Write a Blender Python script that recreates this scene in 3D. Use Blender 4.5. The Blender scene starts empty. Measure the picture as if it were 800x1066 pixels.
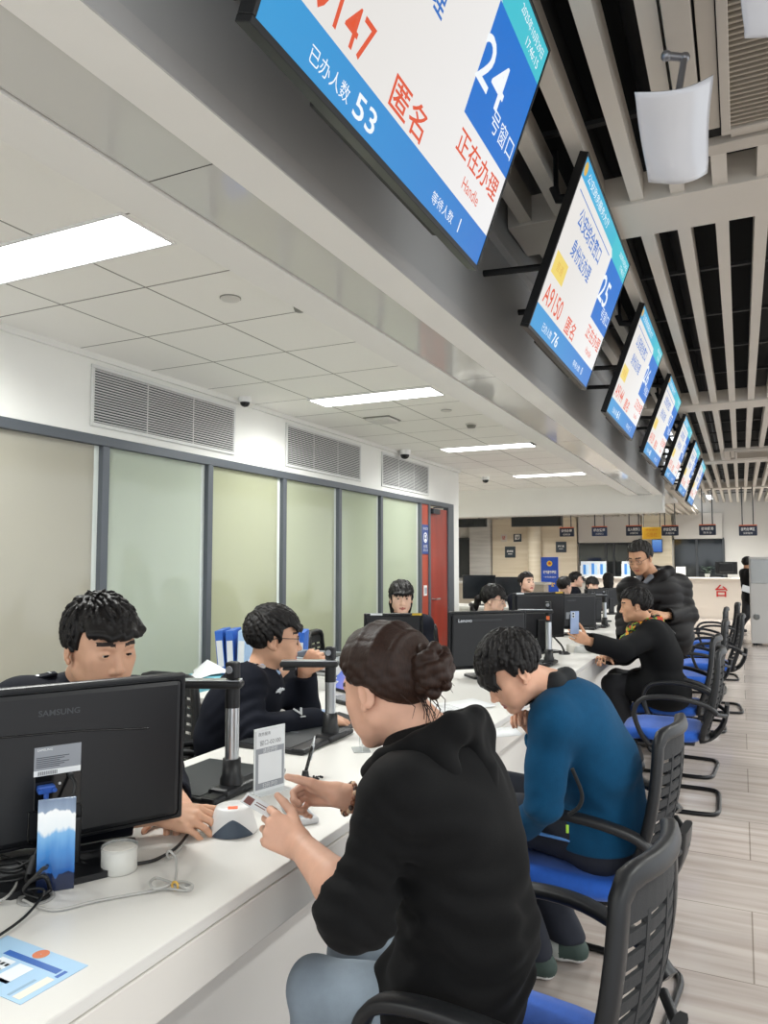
import bpy, bmesh, math, random, time
import numpy as np
from mathutils import Vector, Matrix, Euler
random.seed(7); RNG = np.random.default_rng(7)
C = bpy.context.scene.collection
PI = math.pi
T0 = time.time()

# ------------------------------------------------------------------ camera
CAM_H = 1.47
FPX, CXP, CYP, VPX, VPY = 780.0, 400.0, 533.0, 772.0, 584.0
_p = math.atan2(VPY - CYP, FPX)
_d = np.array([VPX - CXP, VPY - CYP, FPX]); _up = np.array([0, -math.cos(_p), math.sin(_p)])
_Y = _d / np.linalg.norm(_d); _X = np.cross(_Y, _up)
if _X[0] < 0: _X = -_X
CR = np.stack([_X, _Y, _up])                 # world = CR @ camera (x right, y down, z forward)
CO = np.array([0, 0, CAM_H])
def W(px, py, d):
    "a point of the room seen at photo position px,py at depth d metres"
    return CO + CR @ np.array([(px - CXP) / FPX * d, (py - CYP) / FPX * d, d])
def on(px, py, axis, val):
    r = CR @ np.array([px - CXP, py - CYP, FPX])
    return CO + (val - CO[axis]) / r[axis] * r
cam = bpy.data.cameras.new('camera'); camo = bpy.data.objects.new('camera', cam); C.objects.link(camo)
cam.sensor_fit = 'HORIZONTAL'; cam.sensor_width = 36; cam.lens = FPX / 800 * 36; cam.clip_start = 0.05; cam.clip_end = 80
M = Matrix([[CR[0][0], -CR[0][1], -CR[0][2], 0], [CR[1][0], -CR[1][1], -CR[1][2], 0], [CR[2][0], -CR[2][1], -CR[2][2], CAM_H], [0, 0, 0, 1]])
camo.matrix_world = M
bpy.context.scene.camera = camo

# ------------------------------------------------------------------ materials
MATS = {}
def srgb(h):
    if isinstance(h, str):
        h = h.lstrip('#'); c = [int(h[i:i+2], 16) / 255 for i in (0, 2, 4)]
    else: c = [x / 255 for x in h]
    return tuple(x / 12.92 if x <= .04045 else ((x + .055) / 1.055) ** 2.4 for x in c) + (1,)
def mat(name, col, rough=.5, metal=0, spec=.5, noise=0, nscale=20, bump=0, bscale=60, emit=0, coat=0, trans=0, stretch=None, sheen=0, sss=0, col2=None, alpha=1):
    if name in MATS: return MATS[name]
    m = bpy.data.materials.new(name); m.use_nodes = True
    nt = m.node_tree; b = nt.nodes['Principled BSDF']
    c = srgb(col); b.inputs['Base Color'].default_value = c
    b.inputs['Roughness'].default_value = rough; b.inputs['Metallic'].default_value = metal
    b.inputs['Specular IOR Level'].default_value = spec
    if coat: b.inputs['Coat Weight'].default_value = coat; b.inputs['Coat Roughness'].default_value = .05
    if trans: b.inputs['Transmission Weight'].default_value = trans
    if sheen: b.inputs['Sheen Weight'].default_value = sheen; b.inputs['Sheen Roughness'].default_value = .5
    if sss:
        b.inputs['Subsurface Weight'].default_value = sss; b.inputs['Subsurface Radius'].default_value = (.012, .005, .003)
        b.inputs['Subsurface Scale'].default_value = .6
    if alpha < 1: b.inputs['Alpha'].default_value = alpha
    if emit: b.inputs['Emission Color'].default_value = c; b.inputs['Emission Strength'].default_value = emit
    if noise or bump or col2:
        tc = nt.nodes.new('ShaderNodeTexCoord'); mp = nt.nodes.new('ShaderNodeMapping'); nt.links.new(tc.outputs['Object'], mp.inputs[0])
        if stretch: mp.inputs['Scale'].default_value = stretch
    if noise or col2:
        n = nt.nodes.new('ShaderNodeTexNoise'); n.inputs['Scale'].default_value = nscale; n.inputs['Detail'].default_value = 5
        nt.links.new(mp.outputs[0], n.inputs['Vector'])
        mx = nt.nodes.new('ShaderNodeMix'); mx.data_type = 'RGBA'
        mr = nt.nodes.new('ShaderNodeMapRange'); mr.inputs[1].default_value = .3; mr.inputs[2].default_value = .7
        nt.links.new(n.outputs['Fac'], mr.inputs[0]); nt.links.new(mr.outputs[0], mx.inputs[0])
        if col2: mx.inputs[6].default_value = c; mx.inputs[7].default_value = srgb(col2)
        else:
            mx.inputs[6].default_value = tuple(x * (1 - noise) for x in c[:3]) + (1,)
            mx.inputs[7].default_value = tuple(min(1, x * (1 + noise)) for x in c[:3]) + (1,)
        nt.links.new(mx.outputs[2], b.inputs['Base Color'])
    if bump:
        n2 = nt.nodes.new('ShaderNodeTexNoise'); n2.inputs['Scale'].default_value = bscale; n2.inputs['Detail'].default_value = 4
        nt.links.new(mp.outputs[0], n2.inputs['Vector'])
        bp = nt.nodes.new('ShaderNodeBump'); bp.inputs['Strength'].default_value = bump; bp.inputs['Distance'].default_value = .002
        nt.links.new(n2.outputs['Fac'], bp.inputs['Height']); nt.links.new(bp.outputs[0], b.inputs['Normal'])
    MATS[name] = m; return m
def emat(name, col, s=1.0, col2=None, axis=1, rng=(0, 1)):
    "a screen picture colour: glows by itself under a faint glass gloss"
    if name in MATS: return MATS[name]
    m = bpy.data.materials.new(name); m.use_nodes = True; nt = m.node_tree; b = nt.nodes['Principled BSDF']
    b.inputs['Base Color'].default_value = (.02, .02, .02, 1); b.inputs['Roughness'].default_value = .35; b.inputs['Specular IOR Level'].default_value = .3
    b.inputs['Emission Color'].default_value = srgb(col); b.inputs['Emission Strength'].default_value = s * .76
    if col2:
        tc = nt.nodes.new('ShaderNodeTexCoord'); sp = nt.nodes.new('ShaderNodeSeparateXYZ'); nt.links.new(tc.outputs['Object'], sp.inputs[0])
        mr = nt.nodes.new('ShaderNodeMapRange'); mr.inputs[1].default_value, mr.inputs[2].default_value = rng
        nt.links.new(sp.outputs[axis], mr.inputs[0])
        mx = nt.nodes.new('ShaderNodeMix'); mx.data_type = 'RGBA'; nt.links.new(mr.outputs[0], mx.inputs[0])
        mx.inputs[6].default_value = srgb(col); mx.inputs[7].default_value = srgb(col2)
        nt.links.new(mx.outputs[2], b.inputs['Emission Color'])
    MATS[name] = m; return m

# ------------------------------------------------------------------ mesh collecting
class MB:
    def __init__(s): s.v = []; s.f = []; s.m = []; s.sm = []
    def add(s, verts, faces, mi=0, smooth=False, X=None):
        o = len(s.v)
        if X is not None: verts = [X @ Vector(v) for v in verts]
        s.v += [tuple(v) for v in verts]
        for f in faces: s.f.append(tuple(i + o for i in f)); s.m.append(mi); s.sm.append(smooth)
        return s
    def bm(s, b, mi=0, smooth=False, X=None):
        b.verts.ensure_lookup_table(); b.verts.index_update()
        s.add([v.co.copy() for v in b.verts], [[v.index for v in f.verts] for f in b.faces], mi, smooth, X); b.free(); return s
    def box(s, lo, hi, mi=0, bev=0, X=None, seg=2):
        b = bmesh.new(); bmesh.ops.create_cube(b, size=1)
        lo = Vector(lo); hi = Vector(hi)
        for v in b.verts: v.co = Vector([(lo[i] + hi[i]) / 2 + v.co[i] * (hi[i] - lo[i]) for i in range(3)])
        if bev: bmesh.ops.bevel(b, geom=list(b.edges), offset=bev, segments=seg, profile=.5, affect='EDGES')
        return s.bm(b, mi, False, X)
    def cyl(s, p, q, r, r2=None, n=20, mi=0, caps=True, smooth=True, X=None, bev=0):
        p = Vector(p); q = Vector(q); r2 = r if r2 is None else r2
        return s.lathe([(r, 0), (r2, (q - p).length)], p, q - p, n, mi, caps, smooth, X)
    def lathe(s, prof, o, ax, n=24, mi=0, caps=True, smooth=True, X=None):
        o = Vector(o); ax = Vector(ax).normalized(); a = ax.orthogonal().normalized(); b = ax.cross(a)
        vs = []; fs = []
        for r, h in prof:
            for i in range(n):
                t = 2 * PI * i / n; vs.append(o + ax * h + (a * math.cos(t) + b * math.sin(t)) * r)
        for k in range(len(prof) - 1):
            for i in range(n):
                j = (i + 1) % n; fs.append((k*n+i, k*n+j, (k+1)*n+j, (k+1)*n+i))
        s.add(vs, fs, mi, smooth, X)
        if caps: s.add(vs[:n], [tuple(range(n))[::-1]], mi, False, X); s.add(vs[-n:], [tuple(range(n))], mi, False, X)
        return s
    def tube(s, pts, r, n=10, mi=0, closed=False, flat=None, X=None, up=None):
        "sweep along pts; r number or list; flat=(a,b) elliptical half-sizes (side, up)"
        P = [Vector(p) for p in pts]; N = len(P); vs = []; fs = []
        prev = None
        for i in range(N):
            t = (P[(i+1) % N] - P[i-1]) if closed else (P[min(i+1, N-1)] - P[max(i-1, 0)])
            t.normalize()
            if up is not None:
                a = t.cross(Vector(up)); a = a.normalized() if a.length > 1e-4 else t.orthogonal().normalized()
            elif prev is None: a = t.orthogonal().normalized()
            else: a = (prev - t * prev.dot(t)).normalized()
            prev = a; b = t.cross(a)
            ri = r[i] if isinstance(r, (list, tuple)) else r
            fa, fb = flat if flat else (ri, ri)
            for k in range(n):
                th = 2 * PI * k / n; c, sn = math.cos(th), math.sin(th)
                if flat: c = math.copysign(abs(c) ** .6, c); sn = math.copysign(abs(sn) ** .6, sn)
                vs.append(P[i] + a * c * fa + b * sn * fb)
        for i in range(N if closed else N - 1):
            j = (i + 1) % N
            for k in range(n):
                l = (k + 1) % n; fs.append((i*n+k, i*n+l, j*n+l, j*n+k))
        s.add(vs, fs, mi, True, X)
        if not closed: s.add(vs[:n], [tuple(range(n))[::-1]], mi, False, X); s.add(vs[-n:], [tuple(range(n))], mi, False, X)
        return s
    def prism(s, poly, h0, h1, mi=0, X=None, bev=0):
        "poly in xy extruded along z"
        b = bmesh.new(); vs = [b.verts.new((x, y, h0)) for x, y in poly]; f = b.faces.new(vs)
        r = bmesh.ops.extrude_face_region(b, geom=[f]); 
        for v in r['geom']:
            if isinstance(v, bmesh.types.BMVert): v.co.z = h1
        if bev: bmesh.ops.bevel(b, geom=[e for e in b.edges if abs(e.verts[0].co.z - e.verts[1].co.z) < 1e-6], offset=bev, segments=2, affect='EDGES')
        bmesh.ops.recalc_face_normals(b, faces=list(b.faces))
        return s.bm(b, mi, False, X)
    def sphere(s, c, r, mi=0, X=None, u=16, v=10):
        b = bmesh.new(); bmesh.ops.create_uvsphere(b, u_segments=u, v_segments=v, radius=1)
        rr = r if isinstance(r, (tuple, list)) else (r, r, r)
        for w in b.verts: w.co = Vector([c[i] + w.co[i] * rr[i] for i in range(3)])
        return s.bm(b, mi, True, X)
    def quad(s, a, b, c, d, mi=0, X=None): return s.add([a, b, c, d], [(0, 1, 2, 3)], mi, False, X)
    def build(s, name, mats, parent=None, loc=None, X=None):
        me = bpy.data.meshes.new(name); me.from_pydata(s.v, [], s.f)
        for m in (mats if isinstance(mats, (list, tuple)) else [mats]): me.materials.append(m)
        me.polygons.foreach_set('material_index', s.m); me.polygons.foreach_set('use_smooth', s.sm); me.update()
        o = bpy.data.objects.new(name, me); C.objects.link(o)
        if parent is not None: o.parent = parent
        if X is not None: o.matrix_local = X
        if loc is not None: o.location = loc
        return o
def tag(o, label=None, cat=None, group=None, kind=None):
    if label: o['label'] = label
    if cat: o['category'] = cat
    if group: o['group'] = group
    if kind: o['kind'] = kind
    return o
def thing(name, label, cat, loc=(0, 0, 0), rz=0, group=None, X=None):
    o = bpy.data.objects.new(name, None); C.objects.link(o); o.empty_display_size = .1
    if X is not None: o.matrix_world = X
    else: o.location = loc; o.rotation_euler = (0, 0, rz)
    return tag(o, label, cat, group)
def struct(mb, name, mats, parent=None):
    o = mb.build(name, mats, parent)
    if parent is None: o['kind'] = 'structure'
    return o
KIDS = {}
def dup(root, loc=None, rz=None, label=None, group=None, mats=None):
    def cp(o, par):
        c = o.copy(); C.objects.link(c)
        if par is not None: c.parent = par; c.matrix_parent_inverse = o.matrix_parent_inverse.copy()
        for ch in o.children: cp(ch, c)
        return c
    r = cp(root, None)
    if loc is not None: r.location = loc
    if rz is not None: r.rotation_euler = (0, 0, rz)
    if label: r['label'] = label
    if group: r['group'] = group
    return r
_tc = {}
def text_mesh(txt, size=1, bold=0):
    k = (txt, bold)
    if k not in _tc:
        cu = bpy.data.curves.new('t', 'FONT'); cu.body = txt; cu.size = 1; cu.align_x = 'CENTER'; cu.align_y = 'CENTER'; cu.resolution_u = 3
        if bold: cu.offset = bold
        ob = bpy.data.objects.new('t', cu); C.objects.link(ob)
        dg = bpy.context.evaluated_depsgraph_get(); me = bpy.data.meshes.new_from_object(ob.evaluated_get(dg))
        V = [tuple(v.co) for v in me.vertices]; F = [tuple(p.vertices) for p in me.polygons]
        bpy.data.objects.remove(ob); bpy.data.curves.remove(cu); bpy.data.meshes.remove(me)
        xs = [v[0] for v in V] or [0]; ys = [v[1] for v in V] or [0]
        cx, cy = (min(xs)+max(xs))/2, (min(ys)+max(ys))/2
        _tc[k] = ([(x-cx, y-cy, 0) for x, y, z in V], F, max(xs)-min(xs), max(ys)-min(ys))
    return _tc[k]
def put_text(mb, txt, cx, cy, w=None, h=None, z=0, mi=0, X=None, bold=0):
    "lettering filling a box w x h centred on cx,cy in the local xy plane"
    V, F, tw, th = text_mesh(txt, bold=bold)
    if not V: return
    sx = w / tw if w else None; sy = h / th if h else None
    sx = sx or sy; sy = sy or sx
    mb.add([(cx + x * sx, cy + y * sy, z) for x, y, _ in V], F, mi, False, X)
def XF(o, x, y, z):
    "matrix from origin and three axes"
    m = Matrix.Identity(4)
    for i, a in enumerate((x, y, z, o)):
        for k in range(3): m[k][i] = a[k]
    return m
def RZ(a, loc=(0, 0, 0)): return Matrix.Translation(Vector(loc)) @ Matrix.Rotation(a, 4, 'Z')
def arc(pts, r=.03, n=5):
    "round the corners of a polyline"
    P = [Vector(p) for p in pts]; out = [P[0]]
    for i in range(1, len(P) - 1):
        a = (P[i-1] - P[i]); b = (P[i+1] - P[i]); rr = min(r, a.length * .49, b.length * .49)
        a = P[i] + a.normalized() * rr; b = P[i] + b.normalized() * rr
        for k in range(n + 1):
            t = k / n; out.append(a * (1-t)**2 + P[i] * 2*t*(1-t) + b * t*t)
    return out + [P[-1]]
def spline(pts, n=8):
    P = [Vector(p) for p in pts]; P = [P[0]*2 - P[1]] + P + [P[-1]*2 - P[-2]]; out = []
    for i in range(1, len(P) - 2):
        for k in range(n):
            t = k / n; a, b, c, d = P[i-1:i+3]
            out.append(.5 * ((2*b) + (c-a)*t + (2*a-5*b+4*c-d)*t*t + (3*b-a-3*c+d)*t**3))
    return out + [P[-2]]
# ------------------------------------------------------------------ the room
def nodes_mat(name):
    m = bpy.data.materials.new(name); m.use_nodes = True; MATS[name] = m
    return m, m.node_tree, m.node_tree.nodes['Principled BSDF']
def floor_material():
    m, nt, b = nodes_mat('floor_stone'); L = nt.links.new; N = nt.nodes.new
    tc = N('ShaderNodeTexCoord')
    mp = N('ShaderNodeMapping'); mp.inputs['Scale'].default_value = (1.2, 14, 1); L(tc.outputs['Object'], mp.inputs[0])
    n = N('ShaderNodeTexNoise'); n.inputs['Scale'].default_value = 1.1; n.inputs['Detail'].default_value = 6; n.inputs['Distortion'].default_value = .4
    L(mp.outputs[0], n.inputs['Vector'])
    cr = N('ShaderNodeValToRGB'); e = cr.color_ramp.elements
    e[0].position = .30; e[0].color = srgb('#a2968f'); e[1].position = .72; e[1].color = srgb('#c0b7b0')
    x = e.new(.5); x.color = srgb('#b2a8a1')
    L(n.outputs['Fac'], cr.inputs[0])
    br = N('ShaderNodeTexBrick'); br.inputs['Scale'].default_value = 1; br.inputs['Mortar Size'].default_value = .003
    br.inputs['Brick Width'].default_value = .9; br.inputs['Row Height'].default_value = .6; br.offset = .5
    br.inputs['Color1'].default_value = (1, 1, 1, 1); br.inputs['Color2'].default_value = (.86, .86, .86, 1); br.inputs['Mortar'].default_value = (.5, .48, .46, 1)
    L(tc.outputs['Object'], br.inputs['Vector'])
    mx = N('ShaderNodeMix'); mx.data_type = 'RGBA'; mx.blend_type = 'MULTIPLY'; mx.inputs[0].default_value = 1
    L(cr.outputs[0], mx.inputs[6]); L(br.outputs[0], mx.inputs[7]); L(mx.outputs[2], b.inputs['Base Color'])
    b.inputs['Roughness'].default_value = .16; b.inputs['Specular IOR Level'].default_value = .55
    return m
def tile_material():
    m, nt, b = nodes_mat('ceiling_tile'); L = nt.links.new; N = nt.nodes.new
    tc = N('ShaderNodeTexCoord'); mp = N('ShaderNodeMapping'); mp.inputs['Location'].default_value = (2.805 + .508 * 20, -2.413 + .553 * 20, 0); L(tc.outputs['Object'], mp.inputs[0])
    sp = N('ShaderNodeSeparateXYZ'); L(mp.outputs[0], sp.inputs[0])
    def line(o, per, wdt):
        d = N('ShaderNodeMath'); d.operation = 'DIVIDE'; L(o, d.inputs[0]); d.inputs[1].default_value = per
        f = N('ShaderNodeMath'); f.operation = 'FRACT'; L(d.outputs[0], f.inputs[0])
        s = N('ShaderNodeMath'); s.operation = 'LESS_THAN'; L(f.outputs[0], s.inputs[0]); s.inputs[1].default_value = wdt / per
        return s.outputs[0]
    a = N('ShaderNodeMath'); a.operation = 'MAXIMUM'; L(line(sp.outputs[0], .508, .009), a.inputs[0]); L(line(sp.outputs[1], .553, .009), a.inputs[1])
    mx = N('ShaderNodeMix'); mx.data_type = 'RGBA'; L(a.outputs[0], mx.inputs[0]); mx.inputs[6].default_value = srgb('#f6f5f0'); mx.inputs[7].default_value = srgb('#8f8c86')
    L(mx.outputs[2], b.inputs['Base Color']); b.inputs['Roughness'].default_value = .75
    return m
def wood_material(name, c1, c2, sc=(.6, 6, 9)):
    return mat(name, c1, .55, col2=c2, nscale=1.2, stretch=sc)
WHITE = mat('white_paint', '#e9e9e4', .7, noise=.015, nscale=3)
WHITE2 = mat('bulkhead_white', '#eeede9', .6, noise=.01, nscale=4)
GLOSSW = mat('glossy_white_panel', '#d0d0cc', .06, spec=.7)
LIPG = mat('fascia_lip_grey', '#bdbebe', .45)
FASC = mat('fascia_grey', '#b4b7b8', .35, spec=.5, noise=.03, nscale=2)
SLAT = mat('slat_beige_grey', '#c4beb4', .5, noise=.02, nscale=3)
BLACKV = mat('void_black', '#0b0c0d', .9)
ALU = mat('frame_grey_aluminium', '#5b6066', .45, .3)
DARKGAP = mat('dark_gap', '#4a4844', .8)

m = MB(); m.quad((-9, -3, 0), (6, -3, 0), (6, 24, 0), (-9, 24, 0)); struct(m, 'floor', floor_material())
m = MB(); XW = -3.3; ZC = 2.65
m.box((-5.6, -3, ZC), (-1.5, 12.05, ZC + .05)); m.box((-9, 9.25, ZC), (-5.6, 12.05, ZC + .05)); struct(m, 'ceiling', tile_material())
# bulkhead over the counter
bk = MB(); Y0, Y1 = -3, 12.3
bk.box((-1.565, Y0, 2.47), (-1.403, Y1, 3.8), 0); bk.box((-1.403, Y0, 2.482), (-1.392, Y1, 2.6), 2); bk.box((-1.392, Y0, 2.474), (-1.177, Y1, 2.6), 1)
bk.box((-1.177, Y0, 2.47), (-1.04, Y1, 3.8), 0); bk.box((-1.04, Y0, 2.4705), (-1.035, Y1, 2.528), 3); bk.box((-1.04, Y0, 2.528), (-1.0385, Y1, 3.0), 4)
bk.box((-1.04, Y0, 3.0), (-1.0, Y1, 3.05), 3); bk.box((-1.04, Y0, 3.05), (-1.01, Y1, 3.8), 4)
for y in (1.47, 3.9, 6.3, 8.7): bk.box((-1.392, y, 2.4735), (-1.177, y + .004, 2.476), 2)
struct(bk, 'ceiling_bulkhead', [WHITE2, GLOSSW, DARKGAP, LIPG, FASC])
m = MB(); m.box((-9, 11.95, 2.21), (-1.04, 12.3, 3.8)); m.box((-9, 12.3, 2.55), (-1.04, 15, 2.6)); struct(m, 'ceiling_beam', WHITE)
# slatted hall ceiling with black void
AC1 = (-.17, .95, 2.1, 3.21); AC2 = (-.19, .93, 12.2, 13.3)
m = MB(); ZS = 3.13
bands = [-1.4, 3.72, 8.70, 13.7, 18.8]
for b in bands: m.box((-1.0, b - .19, ZS - .015), (6, b + .19, ZS + .13), 0, .004)
x = -.94
while x < 5:
    for i in range(len(bands)):
        ya = bands[i] + .19; yb = bands[i+1] - .19 if i + 1 < len(bands) else 23.3
        cuts = [(ya, yb)]
        if -.24 < x < .96 and i == 0: cuts = [(ya, AC1[2] - .01), (AC1[3] + .01, yb)]
        if -.24 < x < .96 and i == 2: cuts = [(ya, AC2[2] - .01), (AC2[3] + .01, yb)]
        for p0, p1 in cuts:
            if p1 > p0: m.box((x, p0, ZS), (x + .06, p1, ZS + .13), 0)
    x += .1745
y = -2.6
while y < 23: m.box((-1, y, ZS + .16), (5, y + .03, ZS + .18), 2); y += .95
for xx, zz, rr in ((-.3, 3.5, .05), (.25, 3.6, .09), (.9, 3.5, .04), (-.62, 3.6, .03)): m.cyl((xx, -3, zz), (xx, 23, zz), rr, n=10, mi=3)
m.box((-1.04, -3, 3.8), (6, 24, 3.85), 1)
struct(m, 'ceiling_slats', [SLAT, BLACKV, mat('keel_dark', '#3b3c3d', .5, .5), mat('duct_dark', '#1b1c1d', .7)])
m = MB(); m.box((-9, 12.3, 2.86), (-1.04, 24, 2.9)); 
for k in range(44): m.box((-8.9 + k * .18, 15, 2.8), (-8.84 + k * .18, 23.4, 2.86), 0)
struct(m, 'ceiling_far', SLAT)
# walls
m = MB(); m.box((XW - .12, -3, 2.185), (XW, 9.2, 2.66)); m.box((XW - .12, 8.98, 0), (XW - .005, 9.2, 2.185)); m.box((XW, -3, ZC - .035), (XW + .02, 9.22, ZC), 0)
m.box((XW - .12, -3, 0), (XW, -1, 2.185)); struct(m, 'wall_left', WHITE)
m = MB(); m.box((-5.6, -3, 0), (-5.5, 9.25, 2.65)); m.box((-9.1, 9.25, 0), (-9, 24, 2.9)); m.box((-9, 9.2, 0), (XW - .12, 9.3, 2.65)); struct(m, 'wall_corridor', mat('corridor_wall', '#e2e3d9', .8))
# partition frame and frosted panes
mul = [1.15] + [on(px, 560, 0, XW)[1] for px in (107.5, 217.5, 295.5, 353.5, 397)] + [on(438, 570, 0, XW)[1]]
mul = [mul[1] - 1.9, mul[1] - .95] + mul[1:]
yR0, yR1, yD0, yD1 = [on(px, 575, 0, XW)[1] for px in (438, 446.3, 448, 466.5)]
m = MB(); m.box((XW - .06, -1, 2.13), (XW + .012, 8.98, 2.187), 0, .004); m.box((XW - .06, -1, 0), (XW + .01, yR0, .08), 0, .004)
for y in mul: m.box((XW - .06, y - .027, .08), (XW + .012, y + .027, 2.13), 0, .004)
m.box((XW - .06, yR1, 0), (XW + .012, yD0, 2.13), 0, .004); m.box((XW - .06, yD1, 0), (XW + .012, 8.98, 2.13), 0, .004)
struct(m, 'trim_1', ALU)
def film(name, c):
    mm, nt, b = nodes_mat(name); L = nt.links.new; N = nt.nodes.new
    b.inputs['Base Color'].default_value = srgb(c); b.inputs['Roughness'].default_value = .9; b.inputs['Specular IOR Level'].default_value = .1
    b.inputs['Coat Weight'].default_value = 1; b.inputs['Coat Roughness'].default_value = .06; b.inputs['Coat IOR'].default_value = 1.6
    t = N('ShaderNodeBsdfTranslucent'); t.inputs[0].default_value = srgb(c)
    mx = N('ShaderNodeMixShader'); mx.inputs[0].default_value = .42
    L(b.outputs[0], mx.inputs[1]); L(t.outputs[0], mx.inputs[2]); L(mx.outputs[0], nt.nodes['Material Output'].inputs[0])
    return mm
cols = ['#c6cebb', '#c4c1b5', '#c4c1b5', '#c3c0b3', '#c9d1c4', '#c2c5ab', '#c6cbb3', '#c5cdb8']
CLEAR = mat('clear_glass_edge', '#dfe6e0', .03, spec=.8)
pane_y = [-1] + mul
for i in range(1, len(pane_y)):
    a, b = pane_y[i-1] + .027, pane_y[i] - .027
    m = MB(); m.box((XW - .03, a, .08), (XW - .022, b - .035, 2.13)); o = struct(m, 'window_%d' % i, film('frosted_film_%d' % i, cols[i % len(cols)]))
    m = MB(); m.box((XW - .03, b - .035, .08), (XW - .022, b, 2.13)); m.build('glass_edge', CLEAR, o)
# red door with side panel
REDW = mat('red_wood', '#8e2a1a', .42, col2='#a8371f', nscale=2, stretch=(3, 3, .6), coat=.3)
m = MB(); m.box((XW - .05, yD0 + .004, .01), (XW - .008, yD1 - .004, 2.10), 0, .003); d1 = struct(m, 'door_1', REDW)
m = MB(); m.box((XW - .05, yR0 + .027, .01), (XW - .004, yR1, 2.13), 0, .003); m.build('side_panel', mat('red_panel', '#9c3a26', .42, col2='#b04a30', nscale=2, stretch=(3, 3, .6)), d1)
m = MB(); m.box((XW - .005, yD0 + .02, 2.03), (XW + .04, yD0 + .24, 2.09), 0, .006); m.tube([(XW + .03, yD0 + .05, 2.10), (XW + .10, yD0 + .25, 2.11), (XW + .02, yD0 + .42, 2.12)], .008, 6); m.build('door_closer', mat('closer_grey', '#3b3f45', .4, .6), d1)
m = MB(); m.cyl((XW - .01, yD0 + .08, 1.02), (XW + .045, yD0 + .08, 1.02), .011, n=10); m.cyl((XW + .045, yD0 + .075, 1.02), (XW + .045, yD0 + .2, 1.02), .01, n=10); m.build('door_handle', mat('steel', '#b9bbbd', .3, 1), d1)
# wall sign and light switch on the red panel
STEEL = MATS['steel']; BLUE_SIGN = mat('sign_blue', '#1c3f86', .4); INKW = mat('ink_white', '#f0f0ee', .5)
def wall_y(px): return on(px, 550, 0, XW)[1]
cy = (yR0 + .027 + yR1) / 2
t = thing('wall_sign', 'small blue notice with a white round emblem on red panel beside door', 'sign', (XW, cy, 1.72))
m = MB(); m.box((-.003, -.095, -.17), (.006, .095, .17), 0, .003); m.build('board', BLUE_SIGN, t)
m = MB(); X_ = XF((.0075, 0, 0), (0, 1, 0), (0, 0, 1), (1, 0, 0))
m.lathe([(.06, 0), (.045, 0)], (.0075, 0, .02), (1, 0, 0), 24, caps=False); m.lathe([(.02, 0), (.001, 0)], (.0075, 0, .035), (1, 0, 0), 16, caps=False); m.prism([(-.035, -.02), (.035, -.02), (.018, .01), (-.018, .01)], 0, .0005, X=X_)
put_text(m, '值班室', 0, -.08, .12, None, 0, 0, X_); put_text(m, '请勿入内', 0, -.125, .13, None, 0, 0, X_); put_text(m, '办公区域', 0, .125, .14, None, 0, 0, X_); m.build('lettering', INKW, t)
t = thing('light_switch', 'white light switch plate on red panel beside the door', 'switch', (XW, cy, 1.13))
m = MB(); m.box((-.003, -.045, -.06), (.008, .045, .06), 0, .004); m.build('plate', mat('switch_white', '#e8e8e6', .4), t)
m = MB(); m.box((.008, -.03, -.035), (.012, .03, .035), 0, .002); m.build('rocker', mat('switch_grey', '#9fa6b0', .4), t)
# air vents high on the wall
VF = mat('vent_white', '#d8d9d6', .5); VB = mat('vent_dark', '#33393b', .7)
vn = 0
for pa, pb, lab in ((97, 242, 'long white louvred air vent above the first two panes of frosted glass'), (299, 374, 'white louvred air vent on wall, second along from the longest vent'), (398, 445, 'white louvred air vent on the wall closest to the red door')):
    ya = on(pa, 410, 0, XW)[1]; yb = on(pb, 450, 0, XW)[1]; za, zb = 2.255, 2.565
    t = thing('air_vent', lab, 'vent', (XW, (ya + yb) / 2, (za + zb) / 2), group='louvred wall vents'); w = (yb - ya) / 2; h = (zb - za) / 2
    m = MB(); f = .022
    m.box((0, -w - f, -h - f), (.014, w + f, -h), 0, .003); m.box((0, -w - f, h), (.014, w + f, h + f), 0, .003); m.box((0, -w - f, -h), (.014, -w, h), 0, .003); m.box((0, w, -h), (.014, w + f, h), 0, .003); m.build('frame', VF, t)
    m = MB(); m.box((.0005, -w, -h), (.002, w, h)); m.build('backing', VB, t)
    m = MB(); n = 20
    for k in range(n):
        z = -h + (k + .5) * 2 * h / n; m.box((.003, -w, z - .0032), (.013, w, z + .0026), 0)
    for k in range(1, 3): m.box((.002, -w + 2*w*k/3 - .004, -h), (.005, -w + 2*w*k/3 + .004, h), 0)
    m.build('louvres', VF, t)
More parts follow.
